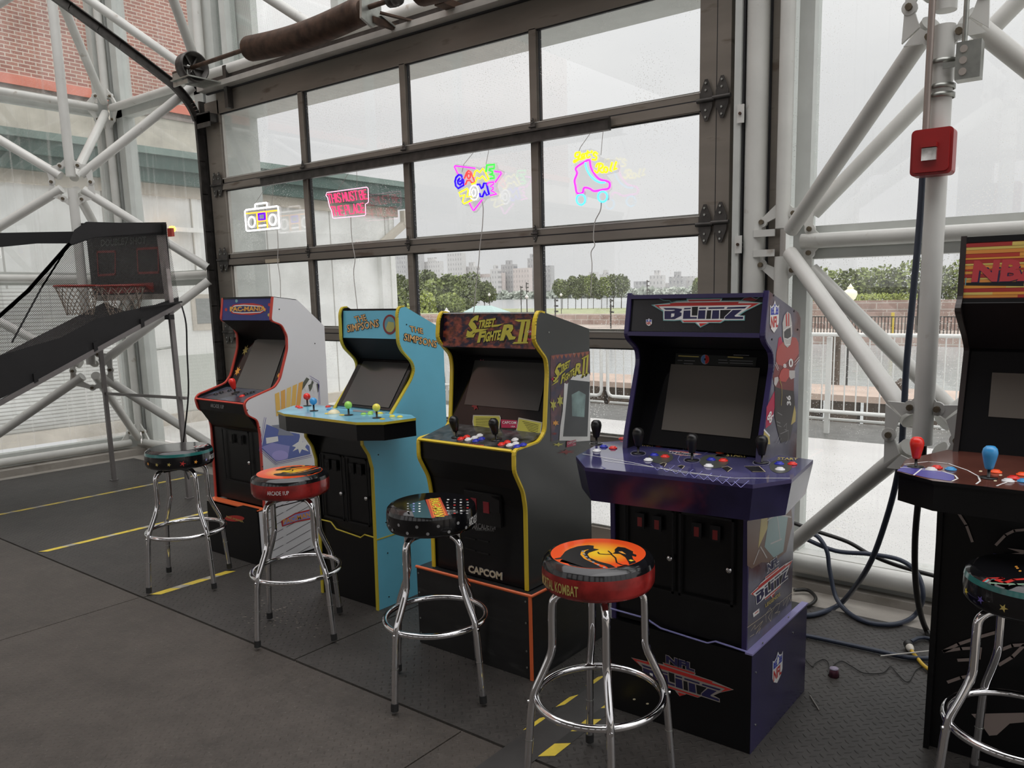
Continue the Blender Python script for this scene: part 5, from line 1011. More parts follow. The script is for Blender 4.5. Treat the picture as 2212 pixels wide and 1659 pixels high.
for q in (((1430, 352), (1610, 362), (1430, 325)), ((655, 258), (785, 268), (660, 240)), ((1880, 382), (2060, 390), (1885, 360))): tpx(mb, 'START', ppl, *K(*q), i_gold, 0.02, 0.001)
for q in (((770, 160), (830, 165), (820, 190), (760, 185)), ((1150, 195), (1200, 198), (1190, 220), (1140, 216)), ((1430, 230), (1500, 238), (1490, 262), (1420, 255))): dec(mb, ppl, K(*q), i_gold, 0.0006)
for q in (((850, 165), (1050, 190), (1030, 215), (840, 195)), ((1220, 200), (1320, 210), (1310, 235), (1210, 228)), ((1520, 240), (1680, 260), (1660, 285), (1510, 268))): dec(mb, ppl, K(*q), ik('faded_mauve_label', (0.28, 0.23, 0.25)), 0.0006)
logo(mb, ppl, K((910, 300))[0], K((1215, 335))[0], K((1150, 352))[0], 0.0002, glow=False); tpx(mb, 'NFL', ppl, K((1045, 293))[0], K((1110, 298))[0], K((1048, 272))[0], i_wh, 0.02, 0.0008)
for q in (((760, 200), (790, 225), (830, 210), (850, 235)), ((1190, 215), (1160, 245), (1170, 270), (1140, 290)), ((1020, 340), (1000, 380), (1020, 410)), ((1240, 325), (1300, 300), (1400, 290)), ((1650, 300), (1700, 290))): ribbon(mb, ppl, K(*q), 0.0016, i_lb, 0.0006)
mb.build('deck_art', cpn)
for q in ((280, 243), (650, 326), (1125, 388), (1740, 408)): joystick(c4, ppl.p(K(q)[0]), 'bat', BC['k'], Z, 1.25)
for q, m in (((345, 268), 'b'), ((427, 280), 'r'), ((283, 306), 'w'), ((510, 200), 'r'), ((792, 343), 'b'), ((888, 357), 'r'), ((738, 387), 'w'), ((838, 257), 'o'), ((1295, 384), 'b'), ((1402, 392), 'r'), ((1272, 440), 'w'), ((1375, 320), 'o'), ((1580, 298), 'o'), ((1825, 348), 'o'), ((1897, 420), 'b'), ((2014, 422), 'r'), ((1904, 470), 'w'), ((1085, 225), 'k'), ((1240, 238), 'k'), ((700, 205), 'k')): button(c4, ppl.p(K(q)[0]), BC[m], Z, 1.0)
fa = PL((5.32, -1.885, 0.9), Vec((0.108, -1, 0.12))); mb = MB()
logo(mb, fa, K((775, 545))[0], K((965, 570))[0], K((940, 595))[0], 0.006, glow=False); tpx(mb, 'NFL', fa, K((835, 535))[0], K((890, 540))[0], K((835, 515))[0], i_sk, 0.02, 0.007)
for q in (((330, 440), (440, 490), (480, 550), (560, 572)), ((480, 470), (520, 520), (560, 570)), ((1165, 560), (1150, 620), (1110, 655)), ((1270, 680), (1370, 600), (1450, 610), (1500, 595))): ribbon(mb, fa, K(*q), 0.0022, i_lb, 0.006)
fc = PL((5.63, -1.80, 0.9), Vec((0.87, -0.49, 0.1)))
mb.build('apron_art', box_)
strip('lower_front_panel', c4, a, b, [(-1.645, 0.36), (-1.645, 0.92)], 0.012, m_blk)
MB().box(a, b, -1.62, -1.54, 0.91, 0.95, m_blk).build('filler_panel', c4)
coin_doors(c4, 5.02, 5.46, -1.657, 0.50, 0.80, 2, red=True)
mb = MB(); mb.tube([(a-.02, -1.66, 0.388), (5.12, -1.66, 0.385), (5.18, -1.66, 0.362), (5.36, -1.66, 0.352), (5.39, -1.66, 0.366), (b+.02, -1.66, 0.358)], 0.0035, i_lb, 6); mb.build('riser_trim', c4)
rs = MB(); rs.box(4.972, 5.522, -1.664, -1.135, 0, 0.352, m_blk); rs.box(5.5221, 5.5235, -1.664, -1.135, 0.0, 0.352, mat('deep_purple_laminate', (0.028, 0.024, 0.075), 0.22, noise=0.2)); rs.box(5.50, 5.526, -1.668, -1.13, 0.352, 0.358, ik('worn_purple_edge', (0.26, 0.24, 0.48))); rs = rs.build('riser', c4)
K = crop(1340, 1380, 7.9); plf = PL((0, -1.6645, 0.2), -Y); mb = MB()
logo(mb, plf, K((185, 315))[0], K((1940, 865))[0], K((1690, 1068))[0], 0.001, glow=False, whitem=ik('outline_tan', (0.30, 0.27, 0.24)))
tpx(mb, 'NFL', plf, K((785, 400))[0], K((1270, 555))[0], K((785, 275))[0], i_nv, 0.05, 0.003, ol=ik('outline_tan', (0.30, 0.27, 0.24)), olb=0.05)
for q in ((240, 1030), (465, 1105)): dec(mb, plf, K(*ell(q[0], q[1], 26, 16, 8)), i_sk, 0.001)
mb.build('riser_front_art', rs)
mb = MB(); pls = PL((5.524, 0, 0), X); K = crop(1320, 1080, 2.9636)
A_ = pls.p(K((1030, 1205))[0]); shield(mb, A_, Y*(pls.p(K((1092, 1205))[0]).y-A_.y)*1.0, Z*0.118, X, 0.0006); mb.build('riser_side_art', rs)
screws(rs, pls, K((970, 915), (928, 1105), (1135, 750), (1165, 850), (925, 1440)), m_galv)
# side art
pl = PL((x1, 0, 0), X); mb = MB(); K = crop(1640, 640, 5.18)
A_ = pl.p(K((112, 395))[0]); Bv = pl.p(K((210, 395))[0]); shield(mb, Vec((x1, A_.y, pl.p(K((160, 410))[0]).z)), Y*(Bv.y-A_.y), Z*(pl.p(K((160, 45))[0]).z-pl.p(K((160, 410))[0]).z), X, 0.0016)
fr1, fr2, fr3 = ik('jersey_red', (0.40, 0.07, 0.06)), ik('jersey_dark', (0.17, 0.03, 0.03)), ik('helmet_silver', (0.50, 0.48, 0.46))
dec(mb, pl, K((190, 640), (215, 470), (240, 450), (260, 520), (190, 660)), i_mg, 0.0008)
dec(mb, pl, K((80, 1240), (180, 1040), (170, 1250), (130, 1430), (70, 1480)), i_mg, 0.0008)
dec(mb, pl, K((185, 690), (190, 620), (215, 560), (265, 510), (300, 560), (345, 540), (365, 455), (410, 465), (435, 520), (440, 700), (385, 830), (385, 1060), (340, 1090), (250, 1050), (170, 1010), (150, 900), (180, 760)), fr2, 0.0010)
dec(mb, pl, K((185, 690), (190, 620), (215, 560), (265, 510), (300, 575), (345, 550), (365, 455), (410, 465), (435, 520), (440, 640), (390, 720), (340, 700), (260, 780), (200, 760)), fr1, 0.0013)
dec(mb, pl, K((258, 380), (255, 300), (275, 215), (310, 172), (345, 200), (362, 300), (365, 420), (345, 540), (310, 575), (275, 540), (258, 450)), fr3, 0.0017)
dec(mb, pl, K((272, 400), (300, 370), (345, 350), (350, 450), (300, 480), (275, 460)), ik('visor_dark', (0.05, 0.05, 0.05)), 0.0020); dec(mb, pl, K((290, 205), (302, 185), (310, 330), (295, 340)), i_rd, 0.002); dec(mb, pl, K((318, 185), (330, 200), (330, 330), (320, 340)), i_rd, 0.002)
for q in (((265, 385), (310, 350), (355, 325)), ((275, 470), (315, 480), (350, 455)), ((275, 470), (290, 545), (340, 540))): ribbon(mb, pl, K(*q), 0.0025, i_wh, 0.0022)
dec(mb, pl, K((215, 900), (240, 830), (270, 800), (330, 815), (330, 900), (290, 960), (235, 950)), ik('glove_red', (0.45, 0.06, 0.05)), 0.0018); dec(mb, pl, K((330, 830), (395, 830), (395, 910), (350, 930), (330, 900)), fr3, 0.0018); dec(mb, pl, K((165, 910), (205, 900), (210, 940), (180, 1010), (160, 980)), fr3, 0.0018)
tpx(mb, '8', pl, K((265, 800))[0], K((300, 800))[0], K((262, 755))[0], i_wh, 0.03, 0.0019); tpx(mb, '0', pl, K((325, 800))[0], K((375, 790))[0], K((322, 700))[0], i_wh, 0.03, 0.0019)
for q in (((390, 740), (440, 680)), ((392, 770), (442, 710)), ((172, 760), (205, 830)), ((182, 740), (212, 810))): ribbon(mb, pl, K(*q), 0.0022, i_wh, 0.0019)
tpx(mb, '36', pl, K((350, 1220))[0], K((345, 1110))[0], K((302, 1220))[0], i_wh, 0.03, 0.0022); tpx(mb, '86', pl, K((75, 1370))[0], K((118, 1430))[0], K((120, 1270))[0], i_wh, 0.03, 0.0022)
dec(mb, pl, K((170, 1010), (250, 1040), (385, 1060), (400, 1300), (340, 1600), (240, 1640), (200, 1500), (170, 1350)), ik('pads_black', (0.035, 0.03, 0.03)), 0.0015); ribbon(mb, pl, K((220, 930), (245, 1000), (250, 1100), (240, 1220)), 0.003, i_gold, 0.002)
dec(mb, pl, K((390, 1220), (405, 1300), (400, 1400), (350, 1440)), i_gold, 0.0018); dec(mb, pl, K((50, 1500), (110, 1560), (118, 1655), (35, 1655)), i_gold, 0.0015); ribbon(mb, pl, K((50, 1495), (110, 1560)), 0.006, i_wh, 0.0018)
for q in (((190, 1400), (230, 1420)), ((195, 1440), (240, 1460)), ((200, 1300), (250, 1330)), ((180, 1640), (225, 1560)), ((210, 1650), (240, 1590)), ((230, 1540), (320, 1500), (320, 1600), (290, 1650)), ((270, 1460), (300, 1420), (300, 1500), (280, 1490))): ribbon(mb, pl, K(*q), 0.002, i_gr, 0.002)
# lower art
K = crop(1320, 1080, 2.9636)
dec(mb, pl, K((870, 140), (930, 30), (970, 0), (1060, 0), (1150, 20), (1160, 160), (1120, 330), (1040, 400), (960, 400), (900, 440), (870, 420)), ik('rust_brown_wash', (0.15, 0.085, 0.06)), 0.0008)
dec(mb, pl, K((940, 310), (965, 60), (1000, 20), (1000, 180)), i_gold, 0.0011); dec(mb, pl, K((980, 300), (1010, 110), (1080, 60), (1130, 110), (1100, 330), (1040, 370)), ik('pale_teal_jersey', (0.24, 0.36, 0.36)), 0.0012)
for q in (((1000, 130), (1060, 90), (1080, 250)), ((910, 410), (945, 320)), ((955, 300), (995, 370)), ((1060, 90), (1150, 110)), ((1020, 280), (1090, 250))): ribbon(mb, pl, K(*q), 0.005, fr3, 0.0015)
K = crop(1600, 1180, 6.914)
logo(mb, pl, K((135, 715))[0], K((770, 200))[0], K((695, 475))[0], 0.0016, glow=False)
tpx(mb, 'NFL', pl, K((385, 395))[0], K((560, 255))[0], K((385, 270))[0], i_nv, 0.05, 0.003, ol=i_wh, olb=0.06); tpx(mb, 'LEGENDS', pl, K((358, 915))[0], K((580, 735))[0], K((355, 860))[0], i_gold, 0.03, 0.003)
dec(mb, pl, K((175, 1000), (270, 925), (272, 990), (185, 1060)), i_wh, 0.0016); ribbon(mb, pl, K((205, 1005), (255, 965)), 0.003, i_rd, 0.002)
for q in (((85, 1215), (300, 1060), (800, 660)), ((370, 1130), (365, 1010), (430, 915), (455, 960), (400, 1060), (440, 1120), (460, 980), (520, 860), (575, 850), (545, 960), (500, 1000), (575, 970), (550, 1020)), ((630, 810), (625, 890), (690, 760), (670, 900), (720, 760), (735, 820), (780, 690), (770, 740)), ((140, 1265), (205, 1170), (200, 1240), (320, 1110), (250, 1240), (215, 1310), (290, 1210), (260, 1300)), ((130, 1350), (190, 1310))): ribbon(mb, pl, K(*q), 0.0014, i_sk, 0.0026)
mb.build('side_art', c4)
screws(c4, pl, [(1671, 638), (1715, 672), (1723, 712), (1667, 733), (1620, 1110)])

# ================================================================ cabinet 5: right edge
x0, x1 = 5.985, 6.50
c5 = thing('arcade_cabinet', 'black basketball themed arcade cabinet with striped red and yellow marquee, cut by the right edge', 'arcade machine', ((x0+x1)/2, -1.1, 0), 'arcade cabinets along the door')
front = rnd_pts([(-1.155, 1.695), (-1.165, 1.50), (-1.20, 1.465), (-1.045, 1.375), (-0.985, 1.33), (-1.06, 1.03), (-1.085, 0.97)]); low = [(-1.285, 0.87), (-1.275, 0.72), (-1.29, 0.0)]
prof = [(-0.75, 0.0), (-0.75, 1.6), (-1.155, 1.695)]+front[1:]+low
for x, s in ((x1, 1), (x0, -1)): panel_side(c5, x, prof, th, m_blk, s); trim(c5, *((x1-th, x1) if s > 0 else (x0, x0+th)), front, mat('dark_brown_t_molding', (0.03, 0.022, 0.02), 0.4)); trim(c5, *((x1-th, x1) if s > 0 else (x0, x0+th)), low, m_blk)
a, b = x0+th, x1-th
strip('top_panel', c5, a, b, [(-0.76, 1.59), (-1.15, 1.68)], 0.01, m_blk); strip('back_panel', c5, a, b, [(-0.76, 1.59), (-0.76, 0.0)], 0.01, m_blk)
mq = MB(); pl = slab(mq, a, b, (-1.158, 1.50), (-1.15, 1.675), 0.01, i_rd); mq.bar((a, -1.155, 1.684), (b, -1.155, 1.684), 0.01, 0.018, m_blk); mq.bar((a, -1.163, 1.492), (b, -1.163, 1.492), 0.01, 0.016, m_blk); mq = mq.build('marquee', c5)
mb = MB(); rr = random.Random(12); cols = [ik('stripe_red', (0.50, 0.05, 0.03)), ik('stripe_orange', (0.75, 0.30, 0.06)), ik('stripe_yellow', (0.72, 0.55, 0.14)), ik('stripe_red2', (0.42, 0.035, 0.03)), i_or]
z = 1.502; k = 0
while z < 1.672:
    h = rr.choice((0.006, 0.009, 0.012)); xa = a
    while xa < b:
        xb = min(b, xa+rr.uniform(0.08, 0.35)); mb.box(xa, xb, -1.1595-0.0005*(k % 2), -1.1585, z, min(z+h-0.0008, 1.673), cols[(k+int(xa*31)) % 5]); xa = xb
    z += h; k += 1
K = crop(1900, 500, 4.1474)
dec(mb, pl, K((790, 300), (1294, 270), (1294, 490), (775, 485)), i_bk, 0.004); ribbon(mb, pl, K((770, 480), (790, 310), (830, 300)), 0.003, i_tl, 0.005)
O_ = pl.p(K((815, 512))[0]); U_ = Vec((0.30, 0, 0)); V_ = pl.p(K((835, 262))[0])-O_; V_.x = 0.006
mb.text('NBA JAM', O_-Z*0.002, U_*1.33, V_*1.04, i_nv, off=0.006, bold=0.07); mb.text('NBA JAM', O_, U_*1.33, V_, ik('logo_crimson', (0.52, 0.05, 0.06)), off=0.007, bold=0.045); mb.build('marquee_art', mq)
strip('speaker_panel', c5, a, b, [(-0.99, 1.33), (-1.17, 1.485)], 0.01, m_blkm)
bz = MB(); plb = slab(bz, a, b, (-1.065, 0.98), (-0.965, 1.33), 0.01, m_bez); bz.build('bezel', c5)
K = crop(1900, 500, 4.1474); q1 = plb.p(K((1010, 1265))[0]); mb = MB(); mb.flat([plb.p(K((975, 1659))[0], 0.003), Vec((b-0.03, plb.p(K((975, 1659))[0]).y, plb.p(K((975, 1659))[0]).z)), Vec((b-0.03, q1.y, q1.z)), plb.p(K((1010, 1265))[0], 0.003)], mat('reflection_greyed_screen', (0.135, 0.122, 0.105), 0.25)); mb.build('screen', c5)
ZD = 0.985; dk_ = [(5.885, -1.30), (5.905, -1.50), (6.02, -1.575), (6.46, -1.575), (6.58, -1.50), (6.60, -1.30), (6.52, -1.06), (5.965, -1.06)]
mb = MB(); m_wood = mat('dark_court_print', (0.10, 0.035, 0.025), 0.16, noise=0.3, nscale=6); mb.prism(dk_, (0, 0, ZD), X, Y, -0.01, m_wood, m_blk); cpn = mb.build('control_panel', c5)
mb = MB(); mb.prism([(lerp(6.24, p[0], 0.985), p[1]+0.004) for p in dk_], (0, 0, ZD-0.0101), X, Y, -0.08, m_blk); mb.build('control_box', c5)
ppl = PL((0, 0, ZD+0.0004), Z); K = crop(1900, 900, 4.74); mb = MB()
dec(mb, ppl, K((178, 552), (255, 500), (350, 505), (640, 560), (760, 600), (770, 640), (720, 658), (500, 628), (330, 590)), ik('court_blue', (0.07, 0.06, 0.30)), 0.0002)
for q in (((215, 520), (450, 530)), ((455, 515), (350, 600)), ((440, 545), (640, 560), (770, 600), (800, 635), (745, 660)), ((255, 490), (500, 460), (700, 480), (900, 550), (1010, 610), (1030, 660), (990, 690)), ((1200, 710), (1250, 690), (1330, 665), (1479, 665))): ribbon(mb, ppl, [K(q_)[0] for q_ in q], 0.005, i_wh, 0.0005)
for q in ((1035, 560), (1240, 600), (1185, 658)): dec(mb, ppl, K(*ell(q[0], q[1], 18, 8, 10)), i_sk, 0.0005)
mb.build('deck_art', cpn)
joystick(c5, ppl.p(K((370, 515))[0]), 'bat', BC['r'], Z, 1.3); joystick(c5, ppl.p(K((1115, 628))[0]), 'bat', BC['c'], Z, 1.3)
for q, m in (((585, 525), 'r'), ((528, 545), 'w'), ((728, 543), 'c'), ((1190, 570), 'o'), ((1370, 632), 'r'), ((1315, 662), 'w'), ((1475, 665), 'c'), ((1462, 598), 'o')): button(c5, ppl.p(K(q)[0]), BC[m], Z, 1.1)
strip('lower_front_panel', c5, a, b, [(-1.27, 0.0), (-1.265, 0.90)], 0.012, m_blk)
plf = PL((0, -1.27, 0.5), -Y); mb = MB(); i_taup = ik('taupe_line', (0.30, 0.245, 0.22))
ribbon(mb, plf, K((690, 880), (800, 970), (890, 1110), (950, 1275)), 0.008, i_taup, 0.003); ribbon(mb, plf, K((1195, 1310), (1290, 1210), (1380, 1165), (1560, 1150)), 0.008, i_taup, 0.003)
K5 = crop(1960, 1200, 3.615)
for q in (((285, 745), (400, 690), (560, 635), (720, 590)), ((285, 745), (420, 725), (520, 720), (540, 760), (500, 810), (400, 815)), ((320, 985), (420, 950), (510, 935)), ((730, 735), (820, 700), (911, 695)), ((911, 700), (820, 790), (720, 850)), ((515, 1085), (610, 1030)), ((560, 800), (570, 720))): ribbon(mb, plf, K5(*q), 0.010, i_taup, 0.003)
dec(mb, plf, K5((500, 1235), (911, 1225), (911, 1300), (800, 1310), (700, 1400), (640, 1405), (580, 1320)), i_taup, 0.002)
dec(mb, plf, K((1310, 1345), (1479, 1365), (1479, 1450), (1350, 1400), (1440, 1390)), i_taup, 0.002)
tpx(mb, 'NBA', plf, K((1165, 1510))[0], K((1560, 1520))[0], K((1170, 1405))[0], ik('dim_crimson', (0.24, 0.035, 0.035)), 0.03, 0.003, ol=i_nv)
mb.build('front_art', c5)

# ================================================================ bar stools
m_rub = mat('black_rubber_foot', (0.015, 0.015, 0.015), 0.7)
def stool(cx, cy, rot, label, m_top, m_side, rimcol=None):
    t = thing('bar_stool', label, 'bar stool', (cx, cy, 0), 'chrome legged swivel stools with printed vinyl seats'); c = Vec((cx, cy, 0))
    mb = MB(); mb.lathe([(0.001, 0.664), (0.150, 0.664), (0.163, 0.670), (0.170, 0.684), (0.171, 0.71), (0.170, 0.735)], m_side, c, 56); mb.lathe([(0.170, 0.735), (0.1685, 0.742), (0.166, 0.750)], rimcol or m_side, c, 56); mb.lathe([(0.166, 0.750), (0.156, 0.760), (0.143, 0.7645)], m_vblk, c, 56); mb.lathe([(0.143, 0.7645), (0.09, 0.7645), (0.0, 0.7645)], m_top, c, 56)
    seat = mb.build('seat', t); mb = MB(); mb.lathe([(0.001, 0.655), (0.10, 0.655), (0.105, 0.664), (0.001, 0.664)], m_blkpl, c, 24); mb.box(cx-0.1, cx+0.1, cy-0.014, cy+0.014, 0.640, 0.656, m_blkpl); mb.box(cx-0.014, cx+0.014, cy-0.1, cy+0.1, 0.640, 0.656, m_blkpl); mb.build('swivel_plate', t)
    for k in range(4):
        a = rot+k*PI/2; d = Vec((math.cos(a), math.sin(a), 0))
        pr = [(0.085, 0.648), (0.115, 0.643), (0.138, 0.622), (0.143, 0.58), (0.144, 0.50), (0.148, 0.455), (0.170, 0.40), (0.200, 0.335), (0.208, 0.30), (0.213, 0.27), (0.234, 0.0)]
        pts = smooth_path([c+d*r+Z*z for r, z in pr[:-1]], 4)+[c+d*pr[-1][0]+Z*0.012]
        lg = MB().tube(pts, 0.0125, m_chrome, 14).build('leg', t); e = pts[-1]
        MB().tube([e, e+Z*0.03-d*0.002], 0.0145, m_rub, 12).build('rubber_foot', lg) ; mb = MB()
        mb.cyl(c+d*0.213+Z*0.30, c+d*0.224+Z*0.30, 0.006, m_chrome, 8); u = lerp(0.213, 0.234, 0.35); mb.tube([c+d*u+Z*0.175, c+d*u+Z*0.172], 0.0133, m_galv, 12); mb.build('rivet', lg)
    n = 64; MB().tube([c+Vec((0.196*math.cos(2*PI*i/n), 0.196*math.sin(2*PI*i/n), 0.305)) for i in range(n)], 0.0115, m_chrome, 14, closed=True).build('foot_ring', t)
    return t, seat
def wrap_text(mb, txt, cx, cy, a0, a1, z0, z1, m, r=0.1725, bold=0.0):
    vs, fs = text_mesh(txt, bold); xa = min(v[0] for v in vs); xb = max(v[0] for v in vs); ya = min(v[1] for v in vs); yb = max(v[1] for v in vs); out = []
    for v in vs:
        a = lerp(a0, a1, (v[0]-xa)/(xb-xa)); out.append((cx+r*math.cos(a), cy+r*math.sin(a), lerp(z0, z1, (v[1]-ya)/(yb-ya))))
    mb.add(out, fs, m)
def wrap_dot(mb, cx, cy, a, z, s, m, r=0.1722, n=10, st=1.0):
    mb.flat([(cx+r*math.cos(a+s/r*math.cos(q)*(st if i % 2 else 1)), cy+r*math.sin(a+s/r*math.cos(q)*(st if i % 2 else 1)), z+s*math.sin(q)*(st if i % 2 else 1)) for i, q in enumerate([2*PI*i/n for i in range(n)])], m)
D = math.radians
m_vblk = mat('black_glossy_vinyl', (0.006, 0.006, 0.007), 0.10, spec=0.6); m_vred = mat('mottled_red_vinyl', (0.26, 0.02, 0.018), 0.18, noise=0.75, nscale=9, dirt=(0.03, 0.005, 0.005), dscale=7, dthr=0.56); m_teal2 = mat('teal_vinyl_piping', (0.02, 0.13, 0.12), 0.15)
def radial(name, c, stops):
    m = bpy.data.materials.new(name); m.use_nodes = True; t = m.node_tree; b = t.nodes['Principled BSDF']; L = t.links.new
    k = t.nodes.new('ShaderNodeTexCoord'); mp = t.nodes.new('ShaderNodeVectorMath'); mp.operation = 'SUBTRACT'; mp.inputs[1].default_value = c; L(k.outputs['Object'], mp.inputs[0])
    ln = t.nodes.new('ShaderNodeVectorMath'); ln.operation = 'LENGTH'; L(mp.outputs[0], ln.inputs[0]); mr = t.nodes.new('ShaderNodeMapRange'); mr.inputs[2].default_value = 0.15; L(ln.outputs['Value'], mr.inputs[0])
    r = t.nodes.new('ShaderNodeValToRGB'); L(mr.outputs[0], r.inputs[0]); r.color_ramp.elements[0].position = stops[0][0]; r.color_ramp.elements[0].color = (*stops[0][1], 1); r.color_ramp.elements[1].position = stops[1][0]; r.color_ramp.elements[1].color = (*stops[1][1], 1)
    L(r.outputs[0], b.inputs['Base Color']); b.inputs['Roughness'].default_value = 0.10; b.inputs['Specular IOR Level'].default_value = 0.6; return m
m_fire = radial('printed_fire_disc', (0, 0, 0.7645), ((0.1, (0.85, 0.55, 0.03)), (0.75, (0.80, 0.09, 0.02))))
m_fire2 = m_fire
TPL = lambda: PL((0, 0, 0.7645), Z)
def dragon(mb, mp, cc_):
    K = crop(1160, 1160, 7.9); mp0 = mp; ctr = Vec((cc_[0], cc_[1], 0.7645))
    def mp(q):
        v = mp0(q)-ctr; v.z = 0; L_ = v.length
        return ctr+v*(min(1.0, 0.141/L_) if L_ else 1)
    F = lambda pts, m, o: mb.flat([mp(q)+Z*o for q in K(*pts)], m)
    F([(480, 250), (560, 205), (700, 160), (870, 140), (970, 150), (965, 205), (860, 215), (760, 240), (738, 300), (800, 370), (960, 450), (1100, 520), (1180, 560), (1000, 575), (980, 625), (760, 625), (600, 590), (545, 520), (555, 480), (500, 420), (420, 385), (390, 420), (440, 375), (330, 385), (230, 380), (400, 350), (440, 300)], i_bk, 0.0006)
    F([(862, 300), (900, 355), (1050, 420), (1250, 470), (1340, 520), (1388, 582), (1240, 568), (1180, 500), (1000, 440), (850, 370), (795, 300), (830, 240), (940, 195), (1060, 215), (960, 245), (885, 270)], i_bk, 0.0008)
    F([(1325, 215), (1380, 170), (1500, 185), (1640, 250), (1635, 285), (1700, 310), (1690, 340), (1620, 320), (1640, 380), (1800, 460), (1790, 482), (1640, 500), (1565, 440), (1510, 350), (1420, 290), (1290, 285), (1330, 262)], i_bk, 0.0008)
    F([(1560, 400), (1600, 388), (1660, 410), (1600, 422)], i_yl, 0.0012); F([(1390, 255), (1450, 250), (1520, 300), (1450, 285)], i_or, 0.0012)
    for ps in (((1270, 300), (1340, 360), (1360, 440), (1450, 480), (1560, 490), (1500, 565)), ((1040, 260), (1060, 290), (1180, 300), (1280, 295), (1215, 240)), ((1480, 660), (1520, 690)), ((1550, 640), (1600, 690), (1700, 700), (1720, 640))):
        P_ = [mp(q)+Z*0.001 for q in K(*ps)]
        for u, v in zip(P_, P_[1:]):
            e = (v-u).normalized().cross(Z)*0.0022; mb.flat([u-e, v-e, v+e, u+e], i_bk)
    for k in range(7):
        t = k/6; q = [(760+60*t+300*t*t, 235+90*t+190*t), (800+60*t+300*t*t, 240+85*t+190*t), (815+60*t+300*t*t, 262+85*t+190*t), (770+60*t+300*t*t, 256+90*t+190*t)]; F(q, i_gr, 0.001)
S4 = (5.205, -2.095)
t4, s4 = stool(S4[0], S4[1], D(42), 'big bar stool with orange dragon print and mottled red side, nearest the camera', m_fire, m_vred, m_vblk)
def fix_radial(seat, cx, cy): pass
mb = MB(); dragon(mb, lambda q: TPL().p(q), S4); wrap_text(mb, 'MORTAL KOMBAT', *S4, D(-132), D(-76), 0.686, 0.718, i_gold, bold=0.02); mb.build('seat_print', s4)
S2 = (3.40, -1.895)
t2, s2 = stool(S2[0], S2[1], D(2), 'bar stool with orange dragon print and red side before the blue cabinet', m_fire, m_vred, m_vblk)
_ra = D(-35); mb = MB()
def mp2(q):
    p = TPL().p(q)-Vec((S4[0], S4[1], 0)); a = D(118); return Vec((S2[0]+p.x*math.cos(a)-p.y*math.sin(a), S2[1]+p.x*math.sin(a)+p.y*math.cos(a), p.z))
dragon(mb, mp2, S2); wrap_text(mb, 'ARCADE 1UP', *S2, D(-70), D(-38), 0.697, 0.715, i_wh); mb.build('seat_print', s2)
S1 = (2.325, -1.83)
t1, s1 = stool(S1[0], S1[1], D(0), 'black seated bar stool with teal piping and small coloured sprites, leftmost', m_vblk, m_vblk, m_teal2)
mb = MB(); rr = random.Random(2)
for i, (m, st) in enumerate(((i_mg, .4), (i_yl, .5), (i_gr, .4), (i_gold, .4), (i_rd, .3), (i_or, .4), (i_bl, .3))): wrap_dot(mb, *S1, D(-112+i*22), 0.70, 0.011 if i != 4 else 0.017, [i_mg, i_or, i_gold, i_gold, i_rd, i_or, i_lb][i], st=st)
wrap_text(mb, 'ARCADE1UP', *S1, D(28), D(58), 0.695, 0.72, i_wh)
for i in range(5):
    for j in range(3): p = Vec((S1[0]+0.07+j*0.014, S1[1]+0.04+i*0.016, 0.765)); mb.flat([p, p+X*0.01, p+X*0.01+Y*0.01, p+Y*0.01], i_rd if (i+j) % 2 else i_wh)
mb.build('seat_print', s1)
S3 = (4.335, -1.93)
t3, s3 = stool(S3[0], S3[1], D(0), 'black seated bar stool with orange lettered banner and grey dots, before the black cabinet', m_vblk, m_vblk, m_vblk)
mb = MB(); K = crop(820, 1060, 3.19); tp = TPL()
dec(mb, tp, K((205, 95), (310, 62), (365, 190), (240, 185)), ik('seat_teal_panel', (0.02, 0.07, 0.085)), 0.0004)
dec(mb, tp, K((316, 62), (418, 47), (475, 170), (360, 190)), ik('banner_red', (0.45, 0.06, 0.03)), 0.0006); dec(mb, tp, K((335, 60), (408, 50), (460, 170), (375, 185)), ik('banner_orange', (0.72, 0.20, 0.03)), 0.0009)
tpx(mb, 'PAC-MAN', tp, K((347, 56))[0], K((385, 182))[0], K((405, 56))[0], i_yl, 0.03, 0.0016, ol=i_bk, olb=0.03)
rr = random.Random(6)
for i in range(26):
    q = (470+(i % 4)*45+rr.uniform(-4, 4), 62+(i//4)*19); 
    if i < 24: dec(mb, tp, K(*ell(q[0], q[1], 9, 4, 8)), i_gr if i % 3 else (i_rd if i % 2 else i_wh), 0.0006)
for i in range(12): q = (195+(i % 3)*40, 90+(i//3)*18); dec(mb, tp, K(*ell(q[0], q[1], 8, 4, 8)), (i_gr, i_lb, i_wh)[i % 3], 0.0008)
for i in range(14):
    wrap_dot(mb, *S3, D(-128+i*13), 0.714 if i % 2 else 0.688, 0.006, i_gr, n=12)
wrap_text(mb, 'ARCADE1UP', *S3, D(8), D(36), 0.688, 0.718, i_wh); mb.build('seat_print', s3)
S5 = (6.285, -1.565)
t5, s5 = stool(S5[0], S5[1], D(35), 'black seated bar stool with teal piping, cut by the right edge', m_vblk, m_vblk, m_teal2)
mb = MB(); K = crop(1960, 1200, 3.615)
for ps, w_, m in ((((605, 205), (640, 180), (740, 178), (700, 195), (760, 215), (830, 190), (911, 185)), 0.012, i_rd), (((610, 208), (640, 186), (700, 184)), 0.006, i_tl), (((650, 215), (740, 222), (850, 225), (911, 225)), 0.010, ik('sage', (0.20, 0.32, 0.22)))): ribbon(mb, tp, K(*ps), w_, m, 0.0006)
for q in ((860, 100), (880, 122), (850, 88)): dec(mb, tp, K(*ell(q[0], q[1], 12, 6, 8)), i_or, 0.0006)
